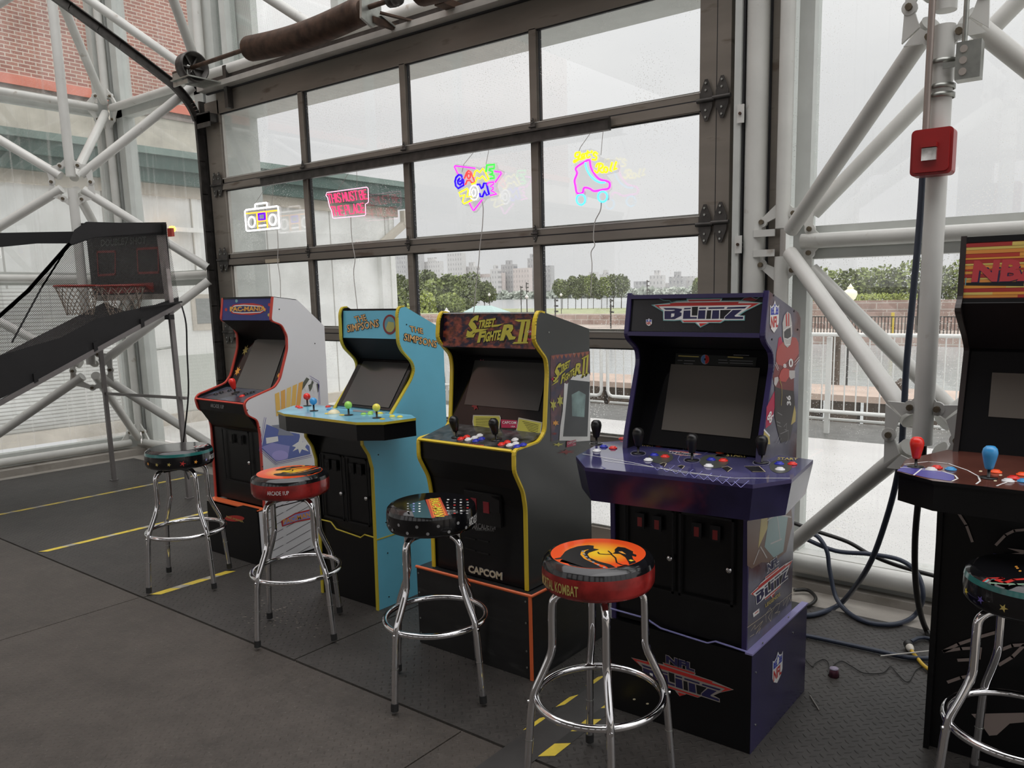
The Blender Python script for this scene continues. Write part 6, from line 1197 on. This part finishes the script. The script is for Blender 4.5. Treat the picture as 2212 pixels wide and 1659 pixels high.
for i, m in enumerate((i_yl, i_pur, i_gold, i_mg)): wrap_dot(mb, *S5, D(-150+i*22), 0.70, 0.012, m, st=.4)
mb.build('seat_print', s5)

# ================================================================ neon signs
m_acr = glass_mat('clear_acrylic', tint=(0.93, 0.93, 0.93), drops=0.0, dscale=3, haze=0.0)
NY = -0.13; NP = PL((0, NY, 0), -Y)
gW, gO, gV = glow('neon_white', (1, 0.96, 0.98), 1.6), glow('neon_orange', (1, 0.38, 0.02), 1.5), glow('neon_violet', (0.10, 0.0, 0.95), 1.3)
gP, gR, gM, gY, gG, gB, gC = glow('neon_pink_red', (1.0, 0.03, 0.13), 1.3), glow('neon_red', (1, 0.05, 0.05), 1.2), glow('neon_magenta', (1, 0.03, 0.78), 1.3), glow('neon_yellow', (1, 0.86, 0.01), 1.3), glow('neon_green', (0.05, 1, 0.06), 1.1), glow('neon_blue', (0.02, 0.0, 0.85), 1.2), glow('neon_cyan', (0.10, 0.60, 1.0), 1.3)
gL = glow('neon_pale_pink', (1, 0.45, 0.62), 1.2); m_wire = mat('thin_grey_wire', (0.22, 0.20, 0.18), 0.5); m_cordw = mat('pale_power_cord', (0.45, 0.43, 0.40), 0.5)
def stroke(mb, K, pts, r, m, closed=False, sm=False):
    P_ = [NP.p(q) for q in K(*pts)]
    if sm: P_ = smooth_path(P_+([P_[0]] if closed else []), 4)[: -1 if closed else None]
    mb.tube(P_, r, m, 8, closed=closed)
def sign(label, K, parts, outline, wires, cord, ceny):
    c = NP.p(K(ceny)[0]); t = thing('neon_sign', label, 'neon sign', c, 'neon signs hanging in the door glass')
    for nm, m, r, ss in parts:
        mb = MB()
        for s in ss: stroke(mb, K, s[0], r, m, 'c' in s[1], 's' in s[1])
        mb.build(nm, t)
    mb = MB(); po = [NP.p(q, -0.012) for q in K(*outline)]; n = len(po); mb.add(po+[p-NP.N*-0.003 for p in po], [tuple(range(n)), tuple(range(2*n-1, n-1, -1))]+[(i, (i+1) % n, n+(i+1) % n, n+i) for i in range(n)], m_acr); mb.build('acrylic_backing', t)
    mb = MB()
    for w_ in wires: mb.tube([NP.p(q, 0.0 if i else -0.06) for i, q in enumerate(w_)], 0.0016, m_wire, 5)
    mb.build('hanging_wire', t)
    MB().tube(smooth_path([NP.p(q, -0.004) for q in cord], 4), 0.0028, m_cordw, 6).build('power_cord', t)
E_ = ell
K = crop(515, 380, 11.85)
sign('white and orange boombox shaped neon sign, leftmost of the four', K, [
 ('white_tube', gW, 0.0068, [([(200, 870), (990, 775), (1015, 790), (1050, 1300), (1035, 1330), (230, 1410), (205, 1390), (165, 910)], 'c'), ([(425, 840), (428, 735), (445, 720), (715, 685), (732, 700), (735, 800)], ''), ([(525, 1280), (700, 1258)], ''), (E_(340, 1180, 85, 132, 22), 'c'), (E_(873, 1122, 88, 135, 22), 'c')]),
 ('orange_tube', gO, 0.0052, [([(195, 965), (990, 885)], ''), ([(470, 960), (500, 1370)], ''), ([(712, 930), (745, 1340)], ''), ([(505, 1165), (700, 1142)], '')]),
 ('violet_tube', gV, 0.0085, [([(515, 975), (670, 955), (678, 1110), (530, 1125)], 'c')])],
 [(130, 870), (380, 830), (390, 690), (730, 640), (775, 690), (790, 750), (1030, 725), (1070, 790), (1095, 1320), (1050, 1385), (200, 1465), (165, 1400)],
 [[(565+515*0, 395), (551, 440)], [(577, 392), (587, 445)]], [(598, 497), (600, 530), (599, 565), (604, 600), (605, 640), (606, 690)], (600, 1100))
# simple stroke letters
SL = {'T': [[(0, 1), (1, 1)], [(.5, 1), (.5, 0)]], 'H': [[(0, 0), (0, 1)], [(1, 0), (1, 1)], [(0, .5), (1, .5)]], 'I': [[(.5, 0), (.5, 1)]], 'S': [[(1, .82), (.75, 1), (.25, 1), (0, .78), (.2, .55), (.8, .45), (1, .22), (.75, 0), (.25, 0), (0, .18)]],
 'M': [[(0, 0), (0, 1), (.5, .35), (1, 1), (1, 0)]], 'U': [[(0, 1), (0, .2), (.3, 0), (.7, 0), (1, .2), (1, 1)]], 'B': [[(0, 0), (0, 1), (.7, 1), (.95, .78), (.7, .53), (0, .53)], [(.7, .53), (1, .27), (.75, 0), (0, 0)]], 'E': [[(1, 1), (0, 1), (0, 0), (1, 0)], [(0, .5), (.8, .5)]],
 'P': [[(0, 0), (0, 1), (.8, 1), (1, .75), (.8, .48), (0, .48)]], 'L': [[(0, 1), (0, 0), (1, 0)]], 'A': [[(0, 0), (.5, 1), (1, 0)], [(.2, .35), (.8, .35)]], 'C': [[(1, .8), (.7, 1), (.3, 1), (0, .75), (0, .25), (.3, 0), (.7, 0), (1, .2)]]}
def sl_word(txt, BL, BR, TL, wts=None):
    out = []; n = sum(0.35 if c == ' ' else (0.45 if c == 'I' else 1) for c in txt); x = 0
    for c in txt:
        w_ = 0.35 if c == ' ' else (0.45 if c == 'I' else 1)
        if c != ' ':
            for s in SL[c]: out.append(([(BL[0]+(BR[0]-BL[0])*(x+(0.12+0.76*p[0])*w_)/n+(TL[0]-BL[0])*p[1], BL[1]+(BR[1]-BL[1])*(x+(0.12+0.76*p[0])*w_)/n+(TL[1]-BL[1])*p[1]) for p in s], ''))
        x += w_
    return out
K = crop(690, 360, 10.37)
sign('pink and red lettered neon sign in two lines, second from the left', K, [
 ('red_tube', gP, 0.0036, sl_word('THIS MUST BE', (205, 825), (1085, 715), (165, 625))+sl_word('THE PLACE', (285, 1110), (1030, 1020), (245, 905))),
 ('pale_outline_tube', gL, 0.003, [([(165, 580), (1060, 458), (1090, 490), (1100, 780), (1085, 810), (1030, 840), (1035, 1070), (1010, 1095), (340, 1155), (300, 1150), (270, 985), (225, 890), (185, 700), (145, 640)], 'c')])],
 [(155, 575), (1065, 450), (1105, 500), (1110, 800), (1040, 845), (1040, 1090), (320, 1160), (285, 1140), (225, 890), (140, 650)],
 [[(738, 373), (729, 412)], [(756, 368), (772, 408)]], [(757, 469), (758, 500), (761, 530), (766, 560), (763, 590), (768, 640), (773, 680)], (640, 800))
K = crop(960, 310, 10.37)
sign('multicoloured triangular neon sign with two outlined words, third from the left', K, [
 ('magenta_tube', gM, 0.0048, [([(685, 555), (235, 500), (222, 520), (300, 680)], ''), ([(1120, 622), (1265, 640), (1275, 670), (1135, 870)], ''), ([(560, 1330), (640, 1495), (665, 1495), (850, 1250)], ''), ([(960, 935), (975, 882), (1100, 860), (1095, 915), (1020, 960), (1095, 985), (1090, 1020), (1040, 1060), (1100, 1080), (1170, 1130), (1020, 1165)], '')]),
 ('blue_tube', gB, 0.0066, [([(395, 760), (380, 710), (320, 700), (260, 760), (238, 850), (255, 950), (310, 1005), (432, 935), (425, 810), (395, 790)], ''), ([(345, 775), (300, 830), (305, 895), (350, 925), (395, 880), (390, 825), (340, 850)], ''), ([(735, 920), (785, 915), (830, 1010), (860, 980), (885, 890), (940, 890), (1000, 1140), (945, 1155), (900, 1065), (855, 1190), (805, 1185), (790, 1115)], '')]),
 ('red_tube', gR, 0.0055, [([(445, 790), (500, 650), (540, 605), (590, 640), (640, 760), (680, 865), (610, 880), (575, 825), (505, 830), (480, 905), (455, 915)], ''), (E_(545, 725, 35, 58, 14), 'c')]),
 ('yellow_tube', gY, 0.0052, [([(610, 912), (690, 885), (735, 760), (795, 790), (850, 725), (930, 840), (995, 800), (915, 640), (860, 560), (790, 650), (740, 600), (690, 620), (655, 740)], ''), ([(325, 1105), (510, 1005), (535, 1060), (500, 1200), (590, 1180), (620, 1265), (440, 1350), (405, 1310), (450, 1145), (355, 1185)], 'c')]),
 ('green_tube', gG, 0.0062, [([(930, 640), (950, 485), (1120, 470), (1110, 560), (1010, 568), (1000, 600), (1080, 630), (1080, 665), (1010, 690), (1110, 715), (1115, 775), (1020, 785)], '')]),
 ('white_tube', gW, 0.0036, [(E_(665, 1100, 100, 165, 22), 'c'), (E_(658, 1100, 45, 82, 16), 'c')])],
 [(200, 480), (240, 455), (700, 520), (780, 540), (900, 500), (940, 440), (1150, 430), (1190, 560), (1320, 620), (1320, 680), (1180, 870), (1160, 960), (1210, 1090), (1190, 1180), (930, 1240), (700, 1540), (640, 1550), (540, 1410), (380, 1370), (290, 1100), (210, 900), (240, 700)],
 [[(1008, 328), (1002, 355), (998, 372)], [(1042, 322), (1050, 355)]], [(1040, 435), (1043, 450), (1041, 490), (1036, 530), (1033, 570), (1027, 620), (1024, 660), (1020, 690)], (700, 900))
K = crop(1220, 250, 7.9)
sign('roller skate shaped neon sign in magenta, yellow and cyan, rightmost of the four', K, [
 ('magenta_tube', gM, 0.0062, [([(340, 785), (420, 755), (440, 860), (490, 970), (590, 1080), (735, 1120), (768, 1170), (745, 1240), (640, 1262), (500, 1285), (420, 1240), (330, 1230), (300, 1315), (210, 1318), (182, 1200), (168, 1100), (210, 980), (190, 890)], 'cs')]),
 ('cyan_tube', gC, 0.0055, [([(350, 795), (370, 900), (430, 1015), (520, 1100), (610, 1140), (690, 1132)], 's'), (E_(275, 1430, 74, 90, 22), 'c'), (E_(645, 1380, 78, 90, 22), 'c')]),
 ('yellow_tube', gY, 0.0056, [([(265, 625), (190, 635), (180, 700), (235, 695), (262, 640), (225, 740), (160, 765), (165, 795), (240, 745), (290, 740)], 's'), ([(285, 705), (330, 690), (325, 650), (288, 675), (300, 735), (350, 715)], 's'), ([(395, 590), (375, 690), (400, 715), (435, 690)], 's'), ([(350, 645), (430, 625)], ''), ([(465, 590), (455, 640)], ''), ([(555, 655), (520, 620), (490, 665), (540, 705), (525, 750), (465, 745)], 's'),
  ([(530, 880), (560, 820), (630, 820), (650, 860), (610, 900), (580, 900), (620, 960), (660, 965)], 's'), ([(590, 830), (560, 970), (505, 935)], 's'), (E_(700, 920, 32, 45, 14), 'c'), ([(810, 790), (770, 940), (800, 945)], ''), ([(880, 780), (835, 930), (890, 895)], '')])],
 [(150, 640), (230, 600), (430, 555), (570, 610), (590, 700), (700, 740), (880, 750), (930, 880), (900, 960), (700, 1010), (790, 1130), (790, 1250), (740, 1300), (740, 1430), (640, 1490), (550, 1430), (370, 1380), (350, 1480), (270, 1540), (180, 1480), (170, 1330), (140, 1150), (170, 980), (150, 840)],
 [[(1264, 282), (1254, 318), (1250, 328)], [(1290, 280), (1298, 335)]], [(1298, 437), (1296, 455), (1284, 480), (1281, 515), (1284, 530), (1276, 545), (1278, 570), (1277, 600), (1275, 640)], (450, 1050))
hb = MB(); hb.box(0.62, 3.95, -0.055, -0.02, 2.455, 2.52, m_darkst); hb.box(0.60, 3.97, -0.075, -0.055, 2.512, 2.524, m_darkst); hb.box(0.60, 3.97, -0.075, -0.055, 2.45, 2.456, m_darkst)
hb = hb.build('hanging_bar', org=(2.3, -0.05, 2.48)); tag(hb, 'long black bar fixed along the second door rail, carrying the neon signs', 'bar')

# ================================================================ basketball shooting game
bg_ = thing('basketball_game', 'double hoop basketball shooting game with black fabric and grey steel legs, at the left', 'arcade machine', (-0.1, -1.2, 0))
m_tube_ = mat('grey_powder_tube', (0.20, 0.185, 0.18), 0.4, metal=0.2, noise=0.15, nscale=6); m_fab = mat('black_fabric', (0.007, 0.0065, 0.007), 0.6, bump=0.5, bscale=5, noise=0.2)
m_bb = mat('dark_backboard', (0.022, 0.02, 0.021), 0.5, noise=0.3, nscale=4); m_hoop = mat('red_hoop_steel', (0.38, 0.05, 0.035), 0.4); m_net = mat('dingy_net_cord', (0.38, 0.31, 0.25), 0.8)
XR, XL_, YB = 0.46, -0.76, -0.80
def q0(px, py): return P(px, py, 0, XR)
up_top = P(368, 500, 1, YB); lt = P(385, 655, 1, YB)
MB().bar((0.47, YB, 0.0), (0.44, YB, lt.z), 0.032, 0.032, m_tube_, up=Y).build('leg', bg_); MB().bar((0.44, YB, lt.z), (0.40, YB, 2.12), 0.075, 0.03, mat('worn_board_edge', (0.30, 0.27, 0.26), 0.6, noise=0.4, nscale=8), up=Y).build('upright', bg_)
l2t = P(215, 738, 1, -0.82); MB().bar((-0.73, -0.82, 0), (l2t.x, -0.82, l2t.z), 0.030, 0.030, m_tube_, up=Y).build('leg', bg_)
c_a, c_b = P(226, 850, 1, -0.815), P(402, 860, 1, -0.80); MB().bar(c_a, c_b, 0.02, 0.022, m_tube_).build('cross_bar', bg_)
MB().box(0.45, 0.49, YB-0.03, YB+0.03, 0, 0.006, m_tube_).build('foot_plate', bg_); MB().box(-0.75, -0.71, -0.85, -0.79, 0, 0.006, m_tube_).build('foot_plate', bg_)
ra, rb = q0(388, 658), q0(-60, 903); MB().bar(ra, rb, 0.035, 0.03, m_tube_).build('side_rail', bg_)
off = Vec((XL_-XR, 0, 0)); MB().bar(ra+off, rb+off, 0.035, 0.03, m_tube_).build('side_rail', bg_)
mb = MB(); sag = []
for i in range(11):
    t = i/10; p = ra.lerp(rb, t); sag.append(p)
for i in range(10):
    for j in range(8):
        f = lambda i_, j_: sag[i_]+off*(j_/8)+Z*(-0.10*math.sin(PI*j_/8)+0.03)
        mb.add([f(i, j), f(i+1, j), f(i+1, j+1), f(i, j+1)], [(0, 1, 2, 3)], m_fab, True)
mb.build('ramp_fabric', bg_)
mb = MB(); ups = [(386, 640), (330, 660), (270, 672), (205, 690), (130, 730), (60, 750), (0, 768), (-60, 790)]; dns = [(386, 660), (330, 690), (270, 722), (200, 755), (130, 795), (60, 832), (0, 862), (-60, 896)]
for (a1, a2, b1, b2) in zip(ups, ups[1:], dns, dns[1:]): mb.add([q0(*b1), q0(*b2), q0(*a2), q0(*a1)], [(0, 1, 2, 3)], m_fab, True)
mb.build('side_skirt', bg_)
bb = MB(); tl, tr2 = P(196, 505, 1, YB+0.03), P(362, 500, 1, YB+0.03); z0b = P(300, 640, 1, YB).z
bb.box(XL_-0.1, 0.42, YB+0.02, YB+0.04, z0b, 2.13, m_bb); bo = bb.build('backboard', bg_)
plb = PL((0, YB+0.02, 1.9), -Y); mb = MB(); K = crop(0, 400, 3.95)
tpx(mb, 'DOUBLE', plb, K((862, 525))[0], K((1060, 510))[0], K((865, 465))[0], ik('dim_grey_letter', (0.10, 0.11, 0.10)), 0.03, 0.002); tpx(mb, 'SHOT', plb, K((1110, 508))[0], K((1250, 500))[0], K((1110, 445))[0], ik('dim_grey_letter', (0.10, 0.11, 0.10)), 0.03, 0.002); ribbon(mb, plb, K((1068, 450), (1095, 448), (1070, 515)), 0.012, ik('dim_grey_letter', (0.10, 0.11, 0.10)), 0.002)
i_rs = ik('dull_red_square', (0.20, 0.02, 0.018))
for q in (((830, 570), (985, 565), (985, 760), (840, 770), (830, 570)), ((1170, 545), (1350, 535), (1355, 745), (1180, 750), (1170, 545))): ribbon(mb, plb, K(*q), 0.018, i_rs, 0.002)
dec(mb, plb, K((820, 940), (1430, 925), (1440, 970), (820, 990)), ik('pale_bottom_strip', (0.30, 0.27, 0.24)), 0.003); dec(mb, plb, K((880, 850), (1310, 830), (1320, 910), (880, 930)), i_rs, 0.002)
mb.build('backboard_art', bo)
for px in (167, 262):
    c = P(px, 618, 1, YB-0.20); R_ = 0.165; c = Vec((c.x, c.y, c.z)); mb = MB(); n = 28
    mb.tube([c+Vec((R_*math.cos(2*PI*i/n), R_*math.sin(2*PI*i/n), 0)) for i in range(n)], 0.009, m_hoop, 8, closed=True)
    mb.bar(c+Vec((0, R_, 0)), c+Vec((0, 0.215, -0.02)), 0.10, 0.02, m_hoop); mb.tube([c+Vec((0.1, R_*0.8, 0)), c+Vec((0.08, 0.2, -0.05))], 0.005, m_hoop, 6); mb.tube([c+Vec((-0.1, R_*0.8, 0)), c+Vec((-0.08, 0.2, -0.05))], 0.005, m_hoop, 6)
    h = mb.build('hoop', bg_); mb = MB(); m_ = 12
    for i in range(m_):
        for sg in (1, -1):
            pts = []
            for k in range(5):
                t = k/4; r = R_*(1-0.42*t**0.8); a = 2*PI*(i+sg*k*0.5)/m_; pts.append(c+Vec((r*math.cos(a), r*math.sin(a), -0.235*t)))
            mb.tube(pts, 0.0032, m_net, 5)
    mb.build('net', h)
mv = bpy.data.materials.new('black_mesh_netting'); mv.use_nodes = True; t = mv.node_tree; t.nodes.clear(); o = t.nodes.new('ShaderNodeOutputMaterial'); mx = t.nodes.new('ShaderNodeMixShader'); tr = t.nodes.new('ShaderNodeBsdfTransparent'); df = t.nodes.new('ShaderNodeBsdfDiffuse'); df.inputs[0].default_value = (0.035, 0.033, 0.032, 1)
k = t.nodes.new('ShaderNodeTexCoord'); mp = t.nodes.new('ShaderNodeMapping'); mp.inputs['Rotation'].default_value = (PI/4, 0, 0); mp.inputs['Scale'].default_value = (0, 110, 110); vo = t.nodes.new('ShaderNodeTexVoronoi'); vo.inputs['Randomness'].default_value = 0.0; vo.inputs['Scale'].default_value = 1
le = t.nodes.new('ShaderNodeMath'); le.operation = 'GREATER_THAN'; le.inputs[1].default_value = 0.43
for a_, b_ in ((k.outputs['Object'], mp.inputs[0]), (mp.outputs[0], vo.inputs['Vector']), (vo.outputs['Distance'], le.inputs[0]), (le.outputs[0], mx.inputs[0]), (tr.outputs[0], mx.inputs[1]), (df.outputs[0], mx.inputs[2]), (mx.outputs[0], o.inputs[0])): t.links.new(a_, b_)
mb = MB(); mb.flat([q0(*q) for q in ((362, 500), (205, 512), (148, 530), (70, 620), (-60, 730), (-60, 790), (0, 768), (60, 750), (130, 730), (205, 690), (270, 672), (330, 660), (386, 642))], mv); mb.build('side_net', bg_)
mb = MB(); 
for p1, p2, w_ in (((150, 526), (60, 628), 0.022), ((60, 628), (-60, 735), 0.022), ((150, 526), (90, 620), 0.008), ((90, 620), (25, 740), 0.008)): mb.bar(q0(*p1)+X*0.004, q0(*p2)+X*0.004, 0.012, w_, m_fab); mb.build('net_strap', bg_)
mb = MB(); mb.bar(q0(390, 652)+X*0.02, q0(300, 665)+X*0.02, 0.012, 0.012, m_fab); mb.build('net_strap', bg_)
hd_ = MB(); A1, A2, A3, A4 = P(170, 482, 1, YB-0.02), P(359, 480, 1, YB-0.02), P(361, 507, 1, YB-0.02), P(200, 512, 1, YB-0.02)
hd_.flat([A1, A2, A3, A4], m_fab); fr_l = q0(146, 532); hd_.flat([q0(360, 484), q0(361, 507), q0(205, 513), q0(147, 533), q0(160, 497), q0(186, 479)], m_fab); hd_.build('hood', bg_)
ls = MB(); ls.flat([P(q[0], q[1], 0, XL_) for q in ((-70, 500), (0, 503), (100, 501), (162, 500), (158, 526), (80, 526), (0, 534), (-70, 545))], m_fab); ls.build('top_strip', bg_)
for q in ((305, 697), (204, 748), (75, 815)): c = q0(*q); MB().obox(c, X*0.022, (rb-ra).normalized()*0.014, Z*0.032, m_fab).build('velcro_strap', bg_)
c = P(366, 685, 1, YB-0.04); MB().obox(c, X*0.035, Y*0.02, Z*0.018, m_fab).build('control_pod', bg_)
MB().tube(smooth_path([P(393, 662, 1, -0.84), P(402, 700, 1, -0.84), P(404, 760, 1, -0.84), P(407, 850, 1, -0.85), P(398, 940, 1, -0.85), P(394, 990, 1, -0.86), P(408, 1035, 1, -0.86)], 4), 0.006, m_fab, 6).build('power_cord', bg_)
tg = MB(); tg.obox(P(369, 502, 1, YB-0.05), X*0.03, Y*0.01, Z*0.03, m_hoop); tg.build('corner_clip', bg_)

# ================================================================ right hand fittings, hoses and litter
cp_ = thing('conduit', 'thin grey electrical conduit strapped to the vertical white tube', 'conduit', (5.80, -0.80, 2.3))
MB().cyl((5.785, -0.80, 2.05), (5.785, -0.80, 3.6), 0.012, mat('brownish_conduit', (0.34, 0.29, 0.26), 0.35, metal=0.5), 12).build('pipe', cp_)
for z in (2.335, 2.25, 2.22): MB().lathe([(0.043, -0.008), (0.047, -0.008), (0.047, 0.008), (0.043, 0.008)], m_galv, (5.82, -0.75, z), 18).build('clamp', cp_)
jb = thing('junction_box', 'small galvanised junction box beside the vertical tube, with three knockouts', 'junction box', (5.90, -0.80, 2.33)); q1, q2 = P(2066, 92, 1, -0.82), P(2116, 165, 1, -0.82)
o = MB().box(q1.x, q2.x, -0.82, -0.76, q2.z, q1.z, m_galv).build('box', jb)
for i in range(3): MB().cyl((q1.x+0.025, -0.8205, lerp(q1.z, q2.z, 0.2+0.3*i)), (q1.x+0.025, -0.824, lerp(q1.z, q2.z, 0.2+0.3*i)), 0.0125, mat('knockout_zinc', (0.55, 0.5, 0.45), 0.35, metal=0.7), 16).build('knockout', jb)
MB().box(5.83, q1.x, -0.80, -0.795, lerp(q1.z, q2.z, .45), lerp(q1.z, q2.z, .6), m_galv).build('strap', jb); MB().cyl((q1.x+0.02, -0.79, q1.z), (q1.x+0.02, -0.79, 3.6), 0.009, m_galv, 10).build('riser_pipe', jb)
st = thing('fire_alarm_strobe', 'dark red wall strobe with a clear lens on the vertical tube', 'alarm', (5.80, -0.82, 2.03)); s1_, s2_ = P(1968, 283, 1, -0.86), P(2054, 374, 1, -0.86)
cx, cz, hw, hh = (s1_.x+s2_.x)/2, (s1_.z+s2_.z)/2+0.002, (s2_.x-s1_.x)/2, (s1_.z-s2_.z)/2; m_fred = mat('alarm_red', (0.30, 0.012, 0.012), 0.35)
def rrect(w_, h, r, n=5):
    o = []
    for sx, sy, a0 in ((1, 1, 0), (-1, 1, PI/2), (-1, -1, PI), (1, -1, 1.5*PI)):
        for i in range(n+1): a = a0+PI/2*i/n; o.append((sx*(w_-r)+r*math.cos(a), sy*(h-r)+r*math.sin(a)))
    return o
mb = MB(); mb.prism(rrect(hw, hh, 0.016), (cx, -0.785, cz), X, Z, 0.065, m_fred); mb.prism(rrect(hw*0.86, hh*0.88, 0.014), (cx, -0.85, cz), X, Z, 0.012, m_fred); mb.build('housing', st)
mb = MB(); mb.box(cx-0.028, cx+0.022, -0.885, -0.862, cz+0.012, cz+0.028, m_fred); mb.build('lens_hood', st); MB().box(cx-0.027, cx+0.021, -0.878, -0.862, cz-0.032, cz+0.010, mat('clear_lens', (0.75, 0.72, 0.68), 0.08, metal=0.6, noise=0.4, nscale=30)).build('lens', st)
m_hb, m_hk = mat('navy_blue_hose', (0.03, 0.04, 0.065), 0.4), mat('black_cable', (0.012, 0.011, 0.010), 0.45)
def hose(name, pts, r, m, label, cat='cable', group=None):
    o = MB().tube(smooth_path(pts, 6), r, m, 12).build(name, org=pts[0]); tag(o, label, cat, group); return o
FL = lambda px, py, z=0.012: P(px, py, 2, z)
hose('hose', [P(1997, 300, 1, -0.70), P(1992, 400, 1, -0.70), P(1985, 500, 1, -0.70), P(1972, 640, 1, -0.70), P(1958, 790, 1, -0.69), P(1952, 900, 1, -0.68), P(1942, 1010, 1, -0.66), P(1915, 1120, 1, -0.58), P(1875, 1225, 1, -0.45), FL(1820, 1300), FL(1775, 1323), FL(1730, 1329), Vec((5.10, -0.45, 0.012))], 0.0125, m_hb, 'thick dark blue hose hanging behind the vertical tube down to the floor', 'hose', 'hoses and cables')
hose('cable', [P(1996, 925, 1, -0.75), P(1993, 1000, 1, -0.75), P(1984, 1080, 1, -0.74), P(1977, 1160, 1, -0.70), P(1977, 1240, 1, -0.62), P(1985, 1310, 1, -0.5), P(2000, 1358, 2, 0.02), P(2022, 1385, 2, 0.012), Vec((5.97, -0.42, 0.012))], 0.0125, m_hk, 'thick black cable dropping from the open lower end of the vertical tube', 'cable', 'hoses and cables')
hose('hose', [P(1735, 1150, 1, -0.12), P(1765, 1158, 1, -0.12), P(1786, 1190, 1, -0.14), P(1792, 1230, 1, -0.16), P(1806, 1290, 1, -0.2), FL(1835, 1325), FL(1880, 1346), FL(1935, 1348), FL(1975, 1330), P(1994, 1290, 1, -0.2), P(1982, 1240, 1, -0.16), P(1945, 1210, 1, -0.13), P(1880, 1197, 1, -0.12), P(1805, 1190, 1, -0.12), P(1738, 1163, 1, -0.12)], 0.011, m_hb, 'big loop of blue hose lying against the base tube and onto the mat', 'hose', 'hoses and cables')
hose('cable', [P(1715, 1130, 1, -0.10), P(1762, 1147, 1, -0.10), P(1830, 1170, 1, -0.10), P(1880, 1198, 1, -0.10), P(1940, 1222, 1, -0.10), P(2030, 1247, 1, -0.10)], 0.010, m_hk, 'straight black cable running along the top of the base tube', 'cable', 'hoses and cables')
hose('hose', [FL(1722, 1370), FL(1760, 1377), FL(1830, 1392), FL(1900, 1407), FL(1960, 1420), FL(2010, 1422), FL(2045, 1415)], 0.010, m_hb, 'blue hose lying straight across the mat toward the right edge cabinet', 'hose', 'hoses and cables')
hose('cable', [FL(1715, 1275), FL(1745, 1275), FL(1762, 1292), FL(1750, 1306), FL(1720, 1312)], 0.009, m_hk, 'short black cable curl behind the purple edged cabinet', 'cable', 'hoses and cables')
hose('hose', [FL(1968, 1386), FL(1985, 1378), FL(2005, 1379), FL(2030, 1388)], 0.008, m_hb, 'short curved blue cable leaving the white plug', 'cable', 'hoses and cables')
pgc = FL(1965, 1398, 0.02); pg = thing('plug_connector', 'white and black plug connector on the mat near the right edge cabinet', 'plug', (pgc.x, pgc.y, 0)); d = (FL(1972, 1408)-FL(1960, 1385)); d.z = 0; d.normalize()
MB().cyl(pgc-d*0.035, pgc, 0.019, m_hk, 14).build('socket', pg); MB().tube([pgc, pgc+d*0.02, pgc+d*0.035], [0.017, 0.015, 0.008], plast('ivory', (0.7, 0.66, 0.58)), 14).build('plug', pg)
hose('yellow_cord', [pgc+d*0.035, FL(1982, 1422), FL(1995, 1437), FL(2012, 1449), FL(2040, 1462)], 0.0075, mat('yellow_cord_jacket', (0.65, 0.42, 0.03), 0.4), 'bright yellow extension cord leaving the white plug', 'cord')
K = crop(1700, 1100, 3.606)
hose('thin_wire', [FL(*K(q)[0], 0.004) for q in ((105, 990), (112, 1060), (135, 1150), (195, 1225), (215, 1200), (280, 1170), (325, 1200), (322, 1290), (345, 1230), (420, 1182), (500, 1220), (600, 1275), (740, 1275), (805, 1225), (860, 1280), (940, 1345), (1000, 1255), (1060, 1230), (1100, 1270), (1108, 1335), (1135, 1318))], 0.0022, m_hk, 'thin wavy black wire on the mat between the two rightmost cabinets', 'wire')
cc = FL(*K((365, 1300))[0], 0.0); mb = MB(); mb.lathe([(0.001, 0.0), (0.021, 0.0), (0.0165, 0.034), (0.001, 0.034)], mat('dark_maroon_cup', (0.10, 0.03, 0.05), 0.35, noise=0.7, nscale=40), cc, 20); mb.lathe([(0.001, 0.0345), (0.0175, 0.0345), (0.0175, 0.031)], ik('pale_violet_lid', (0.32, 0.28, 0.38)), cc, 20); tag(mb.build('small_cup', org=cc), 'tiny upturned maroon cup lying on the tread mat', 'cup')
s_a, s_b = FL(*K((730, 1143))[0], 0.028), FL(*K((1120, 1102))[0], 0.028); MBs = MB(); MBs.cyl(s_a, s_b, 0.0028, ik('straw_white', (0.6, 0.58, 0.54)), 8); tag(MBs.build('drinking_straw', org=s_a), 'white straw lying across the cables', 'straw')
s_a, s_b = FL(*K((178, 1450))[0], 0.003), FL(*K((250, 1565))[0], 0.003); MBs = MB(); MBs.cyl(s_a, s_b, 0.0025, ik('stick_grey', (0.25, 0.23, 0.2)), 8); tag(MBs.build('thin_stick', org=s_a), 'thin dark stick on the mat right of the purple riser', 'stick')
